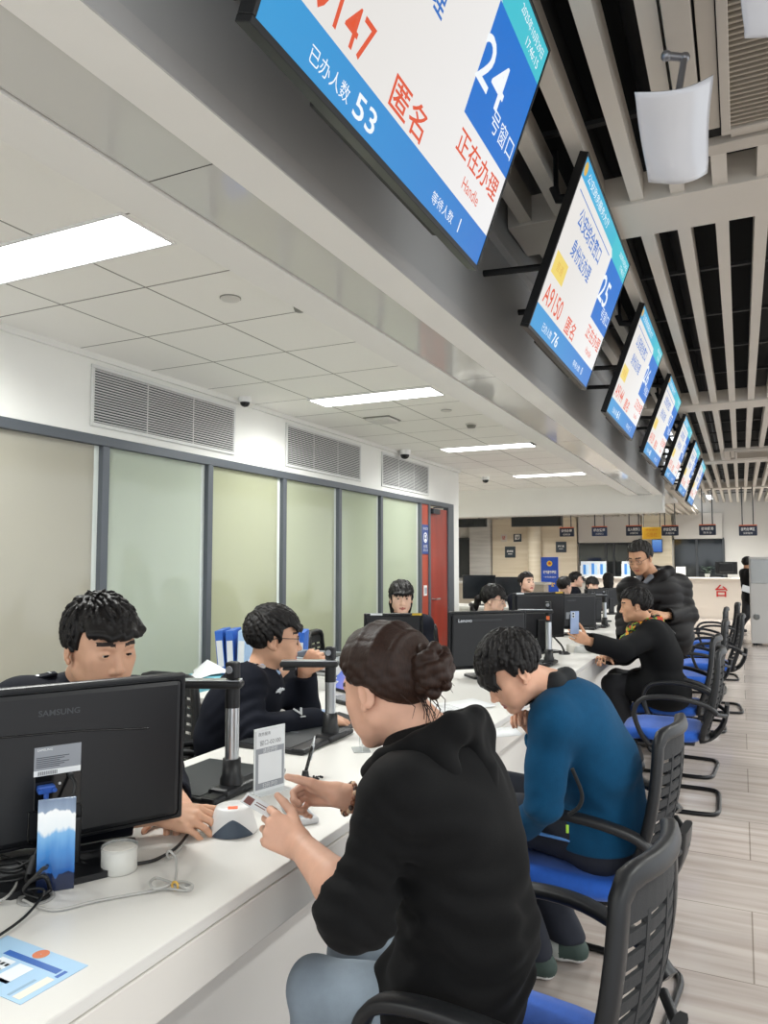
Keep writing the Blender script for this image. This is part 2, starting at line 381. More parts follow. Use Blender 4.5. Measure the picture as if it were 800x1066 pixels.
# ceiling panel lights
PANEL = mat('led_panel', '#ffffff', .5, emit=7.0); TRIMW = mat('lamp_trim', '#e8e8e8', .4)
labs = ['brightest ceiling light panel, cut by the picture edge above first frosted pane', 'ceiling light panel above the second wall vent', 'ceiling light panel over the red door end of the wall', 'small looking ceiling light panel next to the white drop beam']
def area(name, loc, sx, sy, p, col=(.98, 1, .97), rot=(0, 0, 0)):
    l = bpy.data.lights.new(name, 'AREA'); l.shape = 'RECTANGLE'; l.size = sx; l.size_y = sy; l.energy = p; l.color = col; l.spread = 2.7
    o = bpy.data.objects.new(name, l); C.objects.link(o); o.location = loc; o.rotation_euler = rot; return o
for i, y in enumerate((1.98, 4.79, 7.44, 10.2)):
    t = thing('ceiling_light', labs[i], 'ceiling light', (-2.35, y, ZC), group='panel lights over the officers')
    m = MB(); m.box((-.475, -.125, -.004), (.475, .125, .002), 0); m.build('diffuser', PANEL, t)
    m = MB(); f = .012
    for a, b in (((-.487, -.137), (.487, -.125)), ((-.487, .125), (.487, .137)), ((-.487, -.125), (-.475, .125)), ((.475, -.125), (.487, .125))): m.box((a[0], a[1], -.007), (b[0], b[1], .002), 0)
    m.build('frame', TRIMW, t)
    area('panel_and_fill_lamp', (-2.35, y, ZC - .012), .95, .25, 24)
for x_, y_ in ((-5.2, 10.7), (-6.8, 10.7)): area('panel_and_fill_lamp', (x_, y_, ZC - .012), 1.2, .3, 40)  # unseen fill lamps without fixtures, added to brighten the drop beam
for y in (-1.0,): area('panel_and_fill_lamp', (-2.35, y, ZC - .012), .95, .25, 24)
for y in (1.5, 4.5, 7.5): area('corridor_lamp', (-4.5, y, ZC - .012), .9, .3, 30, (1, 1, .97))
# hall lamps set between the slats
def hall_light(x, y, lab, vis=True, e=46):
    if vis:
        t = thing('ceiling_light', lab, 'ceiling light', (x, y, ZS + .0))
        m = MB(); m.box((-.055, -.6, -.012), (.055, .6, -.004), 0, .003); m.build('diffuser', PANEL, t)
        m = MB(); m.box((-.065, -.62, -.004), (.065, .62, .05), 0, .004); m.build('housing', TRIMW, t)
    area('hall_lamp', (x, y, ZS - .03), .12, 1.2, e)
hall_light(-.70, 21.2, 'bright strip light between slats beyond the last hanging screen')
for x, y in ((1.6, -1.2), (1.6, 1.8), (1.6, 4.8), (1.6, 7.8), (1.6, 10.8), (3.6, 0), (3.6, 3.5), (3.6, 7), (3.6, 10.5), (1.6, 14), (3.6, 14), (1.6, 18)): hall_light(x, y, '', False, 40)
for x, y in ((-4, 14), (-6, 17), (-3, 20), (-6, 21), (0, 21), (3, 20.5)): area('far_lamp', (x, y, 2.78), 1.2, .3, 60, (1, 1, .96))
m = None
# small fittings on the tiled ceiling
CW = mat('fitting_white', '#d6d4cf', .45); CG = mat('fitting_grey', '#86857f', .5); DOMEB = mat('dome_black', '#101214', .1)
def disc(px, py, r, lab):
    p = on(px, py, 2, ZC); t = thing('ceiling_speaker', lab, 'speaker', (p[0], p[1], ZC)); mb = MB(); mb.lathe([(r, .0), (r, -.006), (r * .9, -.01), (.001, -.011)], (0, 0, 0), (0, 0, 1), 28, caps=False); mb.build('grille', CW, t)
    mb = MB(); mb.lathe([(r * 1.06, 0), (r * 1.06, -.004), (r, -.005)], (0, 0, 0), (0, 0, 1), 28, caps=False); mb.build('rim', CG, t)
disc(240, 310, .045, 'flat round white ceiling disc beside the first light panel'); disc(465, 427, .04, 'small flat grey ceiling disc past the second light panel')
def detector(px, py, r, lab):
    p = on(px, py, 2, ZC); t = thing('smoke_detector', lab, 'smoke detector', (p[0], p[1], ZC)); mb = MB(); mb.lathe([(r, 0), (r, -.012), (r * .82, -.014)], (0, 0, 0), (0, 0, 1), 24, caps=False); mb.build('base', CW, t)
    mb = MB(); mb.lathe([(r * .82, -.012), (r * .8, -.024), (r * .74, -.024), (r * .74, -.03), (r * .6, -.038), (.001, -.039)], (0, 0, 0), (0, 0, 1), 24, caps=False); mb.build('sensor_cap', CG, t)
detector(312, 316, .034, 'round smoke detector by the bulkhead edge near the first light panel'); detector(491, 441, .05, 'cream smoke detector between the second and third light panels'); detector(557.5, 459, .05, 'small smoke detector hugging bulkhead edge by third light panel')
p = on(398, 436, 2, ZC); t = thing('wireless_access_point', 'white square network box on ceiling tiles below second light panel', 'access point', (p[0], p[1], ZC)); mb = MB(); mb.box((-.11, -.11, -.03), (.11, .11, 0), 0, .02); mb.build('shell', CW, t); mb = MB(); mb.box((-.12, -.12, -.008), (.12, .12, 0), 0, .003); mb.build('mount_plate', CG, t)
def dome(px, py, s, lab):
    p = on(px, py, 2, ZC); x = max(p[0], XW + .09); t = thing('mounted_security_camera', lab, 'security camera', (x, p[1], ZC)); mb = MB(); mb.lathe([(.055*s, 0), (.055*s, -.03*s), (.048*s, -.045*s)], (0, 0, 0), (0, 0, 1), 24, caps=True); mb.build('housing', INKW, t)
    mb = MB(); mb.lathe([(.044*s, -.043*s), (.042*s, -.06*s), (.03*s, -.078*s), (.012*s, -.086*s), (.001, -.087*s)], (0, 0, 0), (0, 0, 1), 24, caps=False); mb.build('dome', DOMEB, t)
dome(254, 414, .8, 'dome security camera at the ceiling edge over the first wall vent'); dome(417, 469, 1.1, 'dome security camera over the third wall vent'); dome(492, 497, 1.0, 'dome security camera past the end of the vented wall')

# ceiling cassette units
BEIGE = mat('cassette_beige', '#b3aca2', .5); GRL = mat('grille_beige', '#9a9183', .6)
def cassette(name, x0, x1, y0, y1, z, lab, inner=.18):
    t = thing(name, lab, 'air conditioner', ((x0+x1)/2, (y0+y1)/2, z)); w = (x1-x0)/2; h = (y1-y0)/2; i = inner; s = i * .55
    mb = MB()
    for a, b in (((-w, -h), (w, -h + i*.45)), ((-w, h - i*.45), (w, h)), ((-w, -h + i*.45), (-w + i*.45, h - i*.45)), ((w - i*.45, -h + i*.45), (w, h - i*.45))): mb.box((a[0], a[1], -.03), (b[0], b[1], .02), 0, .004)
    k = i * .82
    for a, b in (((-w + k, -h + k), (w - k, -h + i)), ((-w + k, h - i), (w - k, h - k)), ((-w + k, -h + i), (-w + i, h - i)), ((w - i, -h + i), (w - k, h - i))): mb.box((a[0], a[1], -.035), (b[0], b[1], .02), 0, .003)
    mb.build('frame', BEIGE, t)
    mb = MB(); mb.box((-w + i*.45, -h + i*.45, .005), (w - i*.45, h - i*.45, .02)); mb.build('air_slot', BLACKV, t)
    for a, b, c, d, r in ((-w+i*.5, -h+i, -w+i*.8, h-i, 1), (w-i*.8, -h+i, w-i*.5, h-i, 1), (-w+i, -h+i*.5, w-i, -h+i*.8, 0), (-w+i, h-i*.8, w-i, h-i*.5, 0)):
        mb = MB(); mb.box((a, b, -.016), (c, d, -.010), 0, .002); mb.build('vane', BEIGE, t)
    mb = MB(); n = 26
    for q in range(n):
        y = -h + i + .01 + (2*h - 2*i - .02) * (q + .5) / n; mb.box((-w + i, y - .005, -.03), (w - i, y + .004, -.018), 0)
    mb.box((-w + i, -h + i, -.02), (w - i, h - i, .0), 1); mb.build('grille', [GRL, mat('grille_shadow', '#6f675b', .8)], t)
    return t
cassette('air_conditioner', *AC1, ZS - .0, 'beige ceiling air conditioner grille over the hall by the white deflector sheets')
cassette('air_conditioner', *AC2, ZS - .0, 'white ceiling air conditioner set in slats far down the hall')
SHEET = mat('white_plastic_sheet', '#cfd2d8', .18, spec=.6, coat=.4)
def sheet(c, lab, br):
    P = [np.array(W(*q)) for q in c]; t = thing('hanging_air_deflector', lab, 'air deflector', P[0]); O = np.array(P[0])
    nrm = np.cross(P[1]-P[0], P[3]-P[0]); nrm /= np.linalg.norm(nrm); nrm *= np.sign(nrm[2]) or 1
    n = 16; mb = MB(); vs = []
    for s in (0, 1):
        for i in range(n + 1):
            for j in range(n + 1):
                u, v = i / n, j / n; q = (P[0]*(1-u) + P[1]*u) * (1-v) + (P[3]*(1-u) + P[2]*u) * v
                vs.append(q + nrm * (-.035 * math.sin(PI * u) + .012 * math.sin(PI * v * 1.2) + .05 * max(0, v - .86) + .004 * s + .04 * max(0, .1 - v)) - O)
    f = []; K = (n + 1) ** 2
    for i in range(n):
        for j in range(n):
            a = i * (n + 1) + j; f += [(a, a + 1, a + n + 2, a + n + 1), (K + a, K + a + n + 1, K + a + n + 2, K + a + 1)]
    for i in range(n):
        for a, b in (((i) * (n+1), (i+1) * (n+1)), ((i+1)*(n+1)+n, i*(n+1)+n), (i+1, i), (n*(n+1)+i, n*(n+1)+i+1)): f.append((a, b, K + b, K + a))
    mb.add(vs, f, 0, True); mb.build('sheet', SHEET, t)
    if br:
        mb = MB(); a, b, c2 = [np.array(W(*q)) - O for q in br]; mb.tube([a, b], .012, 8); mb.tube([b, c2], .01, 8); mb.sphere(b, .016); mb.sphere(a, .016); mb.build('bracket', mat('bracket_grey', '#8f9094', .3, .7), t)
sheet([(662, 97, 2.15), (744, 79, 2.17), (737, 180, 2.4), (676, 190, 2.4)], 'curved white air deflector sheet hanging by the hall air conditioner', [(694, 58, 2.26), (713, 60, 2.26), (706, 100, 2.2)])
sheet([(774, -40, 1.9), (850, -60, 1.92), (845, 25, 2.05), (776, 40, 2.05)], 'white air deflector sheet cut by the picture corner over ribbed grille', None)
# ------------------------------------------------------------------ hanging queue screens
SW, SH = 1.25, .715
vx = Vector((0, 1, 0)); vy = Vector((.25, 0, .67)).normalized(); vz = vx.cross(vy)      # picture right, picture up, out of the glass
BEZ = mat('screen_bezel_black', '#0c0d0f', .35); SBACK = mat('screen_back_black', '#141517', .6)
E_BASE = emat('screen_page', '#e9e6e2', .95, '#f5f4f4', 0, (-.3, .6)); E_BAND = emat('screen_band', '#2f9bd8', .95, '#2878cf', 0, (-.6, .6)); E_HEAD = emat('screen_header', '#35a9de', .95, '#3cc3cf', 0, (-.6, .5))
E_TAB = emat('screen_tab', '#40c4d4', .95); E_BLUE = emat('screen_square', '#1173d1', .95); E_TXT = emat('screen_text_blue', '#2a6fc4', .95); E_RED = emat('screen_text_red', '#e2552f', .95)
E_W = emat('screen_text_white', '#f2f7fb', 1.0); E_YEL = emat('screen_yellow', '#f0d66a', .95); E_GLD = emat('screen_gold', '#e0b24a', .95)
SMAT = [E_BASE, E_BAND, E_HEAD, E_TAB, E_BLUE, E_TXT, E_RED, E_W, E_YEL, E_GLD]
def screen(i, y, num, ticket, done, wait, lab, big2='身份证办理', detail=True):
    O = Vector((-.75, y + SW / 2, 2.415)) + vy * SH / 2
    t = thing('queue_screen', lab, 'screen', X=XF(O, vx, vy, vz), group='queue screens hung along the counter')
    w, h = SW / 2, SH / 2
    mb = MB(); b = .011
    for a, c in (((-w, -h - .004), (w, -h + b)), ((-w, h - b), (w, h)), ((-w, -h + b), (-w + b, h - b)), ((w - b, -h + b), (w, h - b))): mb.box((a[0], a[1], -.035), (c[0], c[1], .002), 0, .002)
    mb.build('bezel', BEZ, t)
    mb = MB(); mb.box((-w + .01, -h + .01, -.034), (w - .01, h - .01, -.006), 0); mb.box((-.42, -.22, -.062), (.42, .2, -.034), 0, .012)
    mb.box((-.35, -h - .004, -.05), (.35, -h + .03, -.03), 0, .004); mb.build('back_cover', SBACK, t)
    mb = MB()
    def r(u0, v0, u1, v1, mi, z): mb.quad((u0 - w, v0 - h, z), (u1 - w, v0 - h, z), (u1 - w, v1 - h, z), (u0 - w, v1 - h, z), mi)
    e = b
    r(e, e, SW - e, SH - e, 0, -.002)
    r(e, e, SW - e, .108, 1, -.0012); r(e, .628, SW - e, SH - e, 2, -.0012)
    r(.84, .296, SW - e, .60, 4, -.0010)
    mb.add([(.80 - w, .628 - h, -.001), (.86 - w, .598 - h, -.001), (SW - e - w, .598 - h, -.001), (SW - e - w, .70 - h, -.001), (.80 - w, .70 - h, -.001)], [(0, 1, 2, 3, 4)], 3)
    r(.06, .588, .79, .593, 5, -.001); r(.045, .245, .245, .335, 8, -.001)
    mb.lathe([(.026, 0), (.001, 0)], (.05 - w, .668 - h, -.0008), (0, 0, 1), 16, 9, False)
    T = lambda s, u, v, W_, H_, mi, bold=0: put_text(mb, s, u - w, v - h, W_, H_, -.0006, mi, None, bold)
    T('公安政务服务大厅', .36, .665, .5, .04, 7)
    T('公安综合窗口', .405, .527, .49, .078, 5, .012); T(big2, .395, .413, .39, .075, 5, .012)
    T(str(num), .935, .455, .21, .125, 7, .008); T('号窗口', 1.115, .372, .21, .062, 7)
    T(ticket, .21, .168, .30, .085, 6, .006); T('匿名', .575, .156, .19, .078, 6, .01)
    T('正在办理', 1.03, .235, .35, .07, 6, .01); T('Handle', 1.03, .158, .135, .034, 6)
    T('已办人数', .255, .052, .16, .036, 7); T(str(done), .41, .055, .10, .052, 7, .01); T('等待人数', .895, .052, .16, .032, 7); T(str(wait), 1.028, .056, None, .04, 7, .01)
    T('2025年10月29日', 1.09, .672, .235, .03, 7); T('17:46:15', 1.13, .632, .13, .026, 7); T('普通', .145, .29, .1, .04, 9)
    mb.build('picture', SMAT, t)
    inv = t.matrix_world.inverted()
    for sx in (-.30, .30):
        mb = MB(); mb.box((sx - .03, -.16, -.078), (sx + .03, .345, -.063), 0, .003)
        for k in range(5): mb.cyl((sx, -.1 + k * .1, -.0635), (sx, -.1 + k * .1, -.061), .008, n=10, mi=0)
        a = t.matrix_world @ Vector((sx, .30, -.075)); mb.tube([inv @ a, inv @ Vector((a.x - .10, a.y, a.z + .02)), inv @ Vector((a.x - .12, a.y, a.z + .08)), inv @ Vector((a.x - .12, a.y, 3.3))], .022, 8)
        a = t.matrix_world @ Vector((sx, .0, -.075)); mb.tube([inv @ a, inv @ Vector((-1.04, a.y, a.z + .02))], .016, 8)
        mb.build('wall_bracket', mat('mount_black', '#17181a', .5, .3), t)
    return t
scr = [(1.03, 24, 'A9147', 53, 1, 'largest hanging screen, showing window 24 and ticket A9147'), (2.93, 25, 'A9150', 76, 0, 'hanging screen showing window 25 and ticket A9150'), (4.86, 26, 'A9144', 61, 2, 'hanging screen next after the one for window 25'),
       (6.84, 27, 'A9139', 48, 0, 'fourth hanging screen counting from the window 24 one'), (8.82, 28, 'A9151', 57, 1, 'fifth hanging screen counting from the window 24 one'), (10.8, 29, 'A9136', 39, 0, 'sixth hanging screen counting from the window 24 one'), (12.78, 30, 'A9142', 44, 0, 'last and smallest looking hanging screen down the row')]
for k, s in enumerate(scr): screen(k, *s)

# ------------------------------------------------------------------ far end of the hall
YB = 23.5
def bq(x0, y0, x1, y1, Y=YB):
    a = on(x0, y0, 1, Y); b = on(x1, y1, 1, Y); return a[0], b[0], b[2], a[2]     # x0,x1,zlo,zhi
WOODP = wood_material('far_wood_panel', '#cdbfa6', '#ddd2bd', (.5, 1, 7)); WOODC = wood_material('far_wood_column', '#cfc3aa', '#e0d6c2', (.6, 1, 9)); STONEC = wood_material('far_stone_column', '#b4b2ae', '#c9c7c2', (1, 1, 12))
NIGHT = mat('dark_window_glass', '#23282b', .06, spec=.7); BLIND = mat('far_blind_white', '#c9c5bf', .7); MULD = mat('far_frame_dark', '#3c4044', .5)
m = MB(); m.box((-12, YB, 0), (6, YB + .2, 3.9)); struct(m, 'wall_back', mat('back_wall_white', '#cfccc6', .75))
def panel(name, x0, y0, x1, y1, mt, dy=.1, Y=YB, zlo=None, zhi=None):
    a, b, lo, hi = bq(x0, y0, x1, y1, Y); lo = lo if zlo is None else zlo; hi = hi if zhi is None else zhi
    mb = MB(); mb.box((a, Y - dy, lo), (b, Y, hi), 0); return struct(mb, name, mt)
panel('wall_wood', 514, 540, 603, 640, WOODP, .15, zlo=0, zhi=2.9)
panel('wall_stone', 492, 540, 514, 640, STONEC, .3, zlo=0, zhi=2.9)
panel('wall_wood_narrow', 669, 540, 702, 640, WOODC, .15, zlo=0, zhi=2.9)
a, b, lo, hi = bq(552, 540, 567, 640); mb = MB(); mb.cyl(((a+b)/2, YB - .3, 0), ((a+b)/2, YB - .3, 2.9), (b-a)/2, n=28); struct(mb, 'wall_column', WOODC)
def dark_window(n, x0, y0, x1, y1, cuts, blind):
    a, b, lo, hi = bq(x0, y0, x1, y1); mb = MB(); mb.box((a, YB - .06, lo), (b, YB - .02, hi)); w_ = struct(mb, 'window_%d' % n, NIGHT)
    mb = MB()
    for px in cuts: xx = on(px, 580, 1, YB)[0]; mb.box((xx - .03, YB - .09, lo), (xx + .03, YB - .05, hi))
    mb.box((a - .04, YB - .09, lo - .05), (b + .04, YB - .05, lo)); mb.box((a - .04, YB - .09, hi), (b + .04, YB - .05, hi + .05)); mb.build('window_frame', MULD, w_)
    if blind:
        zz = 2.85; mb = MB(); mb.box((a, YB - .14, hi + .02), (b, YB - .10, zz), 0, .01); mb.build('roller_blind', BLIND, w_)
dark_window(20, 462, 562, 492, 600, (478,), False); dark_window(21, 603.5, 566, 669, 604, (632, 640), True); dark_window(22, 702.5, 562, 754, 604, (726, 754), True)
# far service counter with the red character
YC = 21.0; a, b, lo, hi = bq(560, 601, 790, 641, YC)
a2 = on(610, 600, 1, YC)[0]
t = thing('service_counter', 'long cream service counter with red lettering across the far end', 'counter', ((a2 + 2.2) / 2, YC, 0)); w2 = (2.2 - a2) / 2
mb = MB(); mb.box((-w2, 0, 0), (w2, .06, 1.0), 0, .004); mb.box((-w2, .06, .05), (w2, .5, .96)); mb.build('front_panel', mat('cream_laminate', '#d9d1c6', .5), t)
mb = MB(); mb.box((-w2 - .03, -.06, 1.0), (w2 + .03, .62, 1.04), 0, .008); mb.build('worktop', mat('pale_worktop', '#e4e0d9', .35), t)
mb = MB(); cx = on(751.5, 615, 1, YC); Xs = XF((cx[0] - (a2+2.2)/2, -.012, cx[2]), (1, 0, 0), (0, 0, 1), (0, -1, 0)); put_text(mb, '台', 0, 0, .29, .31, .0, 0, Xs, .012)
V = list(mb.v); F = list(mb.f); mb.build('lettering', mat('red_letter', '#c22222', .4), t)
# things on the far counter
def mon_far(x, y, z, w, h, rz, lab, cat='monitor', grp=None, tilt=0):
    t = thing('computer_monitor', lab, cat, (x, y, z), rz, grp)
    mb = MB(); mb.box((-w/2, -.02, .09), (w/2, .02, .09 + h), 0, .006); mb.box((-w*.32, .02, .14), (w*.32, .045, .05 + h), 0, .01); mb.build('housing', BEZ, t)
    mb = MB(); mb.box((-w/2 + .012, -.022, .105), (w/2 - .012, -.0202, .078 + h)); mb.build('glass', mat('screen_off', '#15191d', .15), t)
    mb = MB(); mb.box((-.025, .0, .01), (.025, .03, .2), 0, .004); mb.build('stand_neck', SBACK, t)
    mb = MB(); mb.box((-.12, -.08, 0), (.12, .1, .012), 0, .004); mb.build('stand_base', SBACK, t); return t
p = on(757, 601, 1, YC + .3); mon_far(p[0], YC + .2, 1.04, .52, .32, PI, 'dark monitor seen from behind on the cream counter with red lettering')
p = on(709.5, 601, 1, YC + .25); t = thing('paper_stand', 'upright white sheet standing on the cream counter below the dark window', 'paper stand', (p[0], YC + .2, 1.04)); mb = MB(); mb.box((-.12, 0, .01), (.12, .006, .28), 0); mb.build('sheet', INKW, t); mb = MB(); mb.box((-.12, -.03, 0), (.12, .05, .01)); mb.build('foot', CG, t)
p = on(737, 596, 1, YC + .5); t = thing('potted_plant', 'small dark leafy plant on the cream counter beside its monitor', 'plant', (p[0], YC + .35, 1.04)); mb = MB(); mb.lathe([(.05, 0), (.07, .1), (.065, .1), (.06, .09)], (0, 0, 0), (0, 0, 1), 16); mb.build('pot', mat('pot_white', '#c8c6c0', .5), t)
mb = MB()
for k in range(26):
    an = k * 2.4; r = .05 + .12 * RNG.random(); q = Vector((math.cos(an) * r, math.sin(an) * r, .13 + .16 * RNG.random())); d = Vector((math.cos(an), math.sin(an), .3)).normalized(); s_ = d.cross(Vector((0, 0, 1))).normalized()
    mb.add([q - d*.07, q + s_*.03, q + d*.07, q - s_*.03], [(0, 1, 2, 3)]); mb.tube([(0, 0, .08), q - d * .06], .003, 5)
mb.build('foliage', mat('leaf_dark', '#27372a', .5), t)
BR_ = [mat('brochure_white', '#c4c8cc', .5), mat('brochure_blue', '#3f7fc4', .5), mat('brochure_pale', '#a9c5dc', .5)]
def rack(px0, px1, y0, y1, lab):
    a, b, lo, hi = bq(px0, y0, px1, y1, YC + .2); t = thing('brochure_rack', lab, 'brochure rack', ((a+b)/2, YC + .25, 1.04)); w_ = (b-a)/2
    mb = MB(); mb.box((-w_, -.05, 0), (w_, .1, .06), 0, .004); mb.box((-w_, .09, 0), (w_, .1, .42), 0, .004); mb.build('holder', BR_[0], t); n = max(3, int((b-a)/.075))
    for k in range(n):
        x = -w_ + (k + .5) * 2 * w_ / n; mb = MB(); mb.box((x - w_/n*.9, -.02 + .02*(k%2), .03), (x + w_/n*.9, .0 + .02*(k%2), .30 + .08 * RNG.random()), 0); o = mb.build('brochure', BR_[k % 3], t)
rack(604, 631, 587, 602, 'rack of blue and white brochures on far counter under dark window'); rack(647, 656, 587, 602, 'small brochure rack on far counter beside the standing man')
# hanging direction signs
SIGN = mat('sign_navy', '#1f2a40', .45); SIGNB = mat('sign_navy_bright', '#243a63', .4); ORG = mat('sign_orange_edge', '#d8693a', .5)
def hang_sign(px0, px1, y0, y1, txt, sub, lab, mt=SIGN, Y=18.5):
    a, b, lo, hi = bq(px0, y0, px1, y1, Y); t = thing('hanging_sign', lab, 'sign', ((a+b)/2, Y, (lo+hi)/2), group='navy signs hung from the hall ceiling'); w_, h_ = (b-a)/2, (hi-lo)/2
    mb = MB(); mb.box((-w_, -.03, -h_), (w_, .03, h_ - .02), 0, .012); mb.build('board', mt, t)
    mb = MB(); mb.box((-w_, -.031, h_ - .022), (w_, .031, h_), 0, .006); mb.build('edge_strip', ORG, t)
    for s in (-.6, .6):
        mb = MB(); mb.cyl((w_ * s, 0, h_), (w_ * s, 0, ZS - (lo+hi)/2 - .01), .012, n=8); mb.build('hanger_rod', MULD, t)
    mb = MB(); Xs = XF((0, -.032, 0), (1, 0, 0), (0, 0, 1), (0, -1, 0)); put_text(mb, txt, 0, .025, w_ * 1.5, .075, 0, 0, Xs, .02); put_text(mb, sub, 0, -.065, w_ * 1.0, .045, 0, 0, Xs); mb.build('lettering', INKW, t)
hang_sign(583, 598, 549, 558.5, '证件办理', '办理区域', 'hanging navy sign over the blue stand-up banner')
hang_sign(616.5, 632.6, 548, 558, '综合受理', '办理窗口', 'brighter blue hanging sign beside the roller blind, over the brochure rack', SIGNB)
hang_sign(652, 669, 547, 557.5, '出入境窗口', '办理区域', 'navy hanging sign just before the yellow board')
hang_sign(689, 707, 547, 557.5, '综合受理区', '办理区域', 'navy hanging sign just after the yellow board')
hang_sign(728, 746, 546, 557, '咨询服务', '服务台', 'hanging sign with bright lettering over the dark monitor and red character', SIGN)
hang_sign(769.5, 789, 546.5, 557.5, '自助办理区', '自助服务', 'navy hanging sign over the grey kiosk')
a, b, lo, hi = bq(669, 549, 689, 561, 20); t = thing('notice_board', 'yellow board with orange characters between two navy hanging signs', 'sign', ((a+b)/2, 20, (lo+hi)/2)); mb = MB(); mb.box((-(b-a)/2, -.02, (lo-hi)/2), ((b-a)/2, .02, (hi-lo)/2), 0, .006); mb.build('board', mat('sign_yellow', '#e3b22c', .5), t)
mb = MB(); Xs = XF((0, -.022, 0), (1, 0, 0), (0, 0, 1), (0, -1, 0)); put_text(mb, '公告栏', 0, -.04, .26, .1, 0, 0, Xs); put_text(mb, '便民服务', 0, .08, .3, .05, 0, 0, Xs); mb.build('lettering', mat('letter_orange', '#d2781c', .5), t)
for s in (-.2, .2): mb = MB(); mb.cyl((s, 0, (hi-lo)/2), (s, 0, ZS - (lo+hi)/2 - .01), .01, n=8); mb.build('hanger_rod', MULD, t)
a, b, lo, hi = bq(678.5, 561.5, 690, 575, 23.2); t = thing('wall_display', 'blue lit display on the far wall under the yellow board', 'screen', ((a+b)/2, 23.3, (lo+hi)/2)); w_, h_ = (b-a)/2, (hi-lo)/2; mb = MB(); mb.box((-w_, -.03, -h_), (w_, .03, h_), 0, .006); mb.build('housing', BEZ, t)
mb = MB(); mb.quad((-w_+.015, -.0312, -h_+.015), (w_-.015, -.0312, -h_+.015), (w_-.015, -.0312, h_-.015), (-w_+.015, -.0312, h_-.015)); mb.build('picture', emat('display_blue', '#2b63b8', .9, '#6f9fdc', 2, (-.15, .2)), t)
# LED boards, off
def led(px0, px1, y0, y1, lab, Y=15.5):
    a, b, lo, hi = bq(px0, y0, px1, y1, Y); t = thing('led_board', lab, 'sign board', ((a+b)/2, Y, (lo+hi)/2)); w_, h_ = (b-a)/2, (hi-lo)/2; mb = MB(); mb.box((-w_, -.04, -h_), (w_, .04, h_), 0, .006); mb.build('housing', mat('led_black', '#16191b', .5), t); mb = MB(); mb.box((-w_ + .02, -.043, -h_ + .02), (w_ - .02, -.0405, h_ - .02)); mb.build('led_face', mat('led_face', '#1c2124', .25), t)
    for s in (-.7, .7): mb = MB(); mb.cyl((w_ * s, 0, h_), (w_ * s, 0, 2.55 - (lo+hi)/2 ), .012, n=8); mb.build('hanger_rod', MULD, t)
led(455, 507, 541, 548.5, 'short black sign board hung past the red door'); led(533, 585, 538.5, 547.5, 'long black sign board hung in front of the wood wall')
# wall plaques
PLQ = mat('plaque_slate', '#2d3a44', .4)
def plaque(px0, px1, y0, y1, txt, lab, mt=None, ink=INKW):
    a, b, lo, hi = bq(px0, y0, px1, y1, YB - .16); t = thing('wall_plaque', lab, 'plaque', ((a+b)/2, YB - .16, (lo+hi)/2)); w_, h_ = (b-a)/2, (hi-lo)/2; mb = MB(); mb.box((-w_, -.02, -h_), (w_, .015, h_), 0, .008); mb.build('board', mt or PLQ, t)
    mb = MB(); Xs = XF((0, -.022, 0), (1, 0, 0), (0, 0, 1), (0, -1, 0)); put_text(mb, txt, 0, h_ * .15, w_ * 1.2, None, 0, 0, Xs, .02); mb.box((-w_*.4, -.0225, -h_*.4), (w_*.4, -.021, -h_*.3)); mb.build('lettering', ink, t)
plaque(522, 528, 556.5, 564, '证', 'pale square plaque with red mark on the wood wall', mat('plaque_pale', '#cfc8bd', .5), MATS['red_letter']); plaque(535, 543.3, 556, 564, '图', 'small slate square plaque on the wood wall beside a pale one')
plaque(526, 537, 569, 580.5, '照相室', 'larger slate plaque low on the wood wall'); plaque(579, 590, 564, 575, '接待室', 'slate plaque on the wood wall over the blue banner')
# blue roll-up banner
a, b, lo, hi = bq(563.5, 580, 582, 622, 20); t = thing('rollup_banner', 'blue stand-up banner with gold emblem and yellow characters', 'banner', ((a+b)/2, 20, 0)); w_ = (b-a)/2
mb = MB(); mb.box((-w_, -.004, .06), (w_, .004, hi), 0); mb.build('sheet', mat('banner_blue', '#1b50c0', .45), t); mb = MB(); mb.box((-w_ - .02, -.08, 0), (w_ + .02, .08, .07), 0, .015); mb.build('base', MATS['steel'], t)
mb = MB(); Xs = XF((0, -.005, 0), (1, 0, 0), (0, 0, 1), (0, -1, 0)); zb = hi
put_text(mb, '政务服务便民', 0, zb - .40, w_ * 1.5, .09, .001, 0, Xs, .03); put_text(mb, '一窗受理集成服务', 0, zb - .53, w_ * 1.5, .045, .001, 0, Xs); put_text(mb, '"跑一次"', 0, zb - .73, w_ * 1.2, .13, .001, 1, Xs, .04); mb.lathe([(.075, 0), (.001, 0)], (0, -.006, zb - .17), (0, -1, 0), 20, 1, False); mb.lathe([(.045, 0), (.001, 0)], (0, -.0065, zb - .17), (0, -1, 0), 5, 2, False)
mb.build('lettering', [INKW, mat('banner_yellow', '#f0c93c', .5), mat('banner_red', '#c4502a', .5)], t)
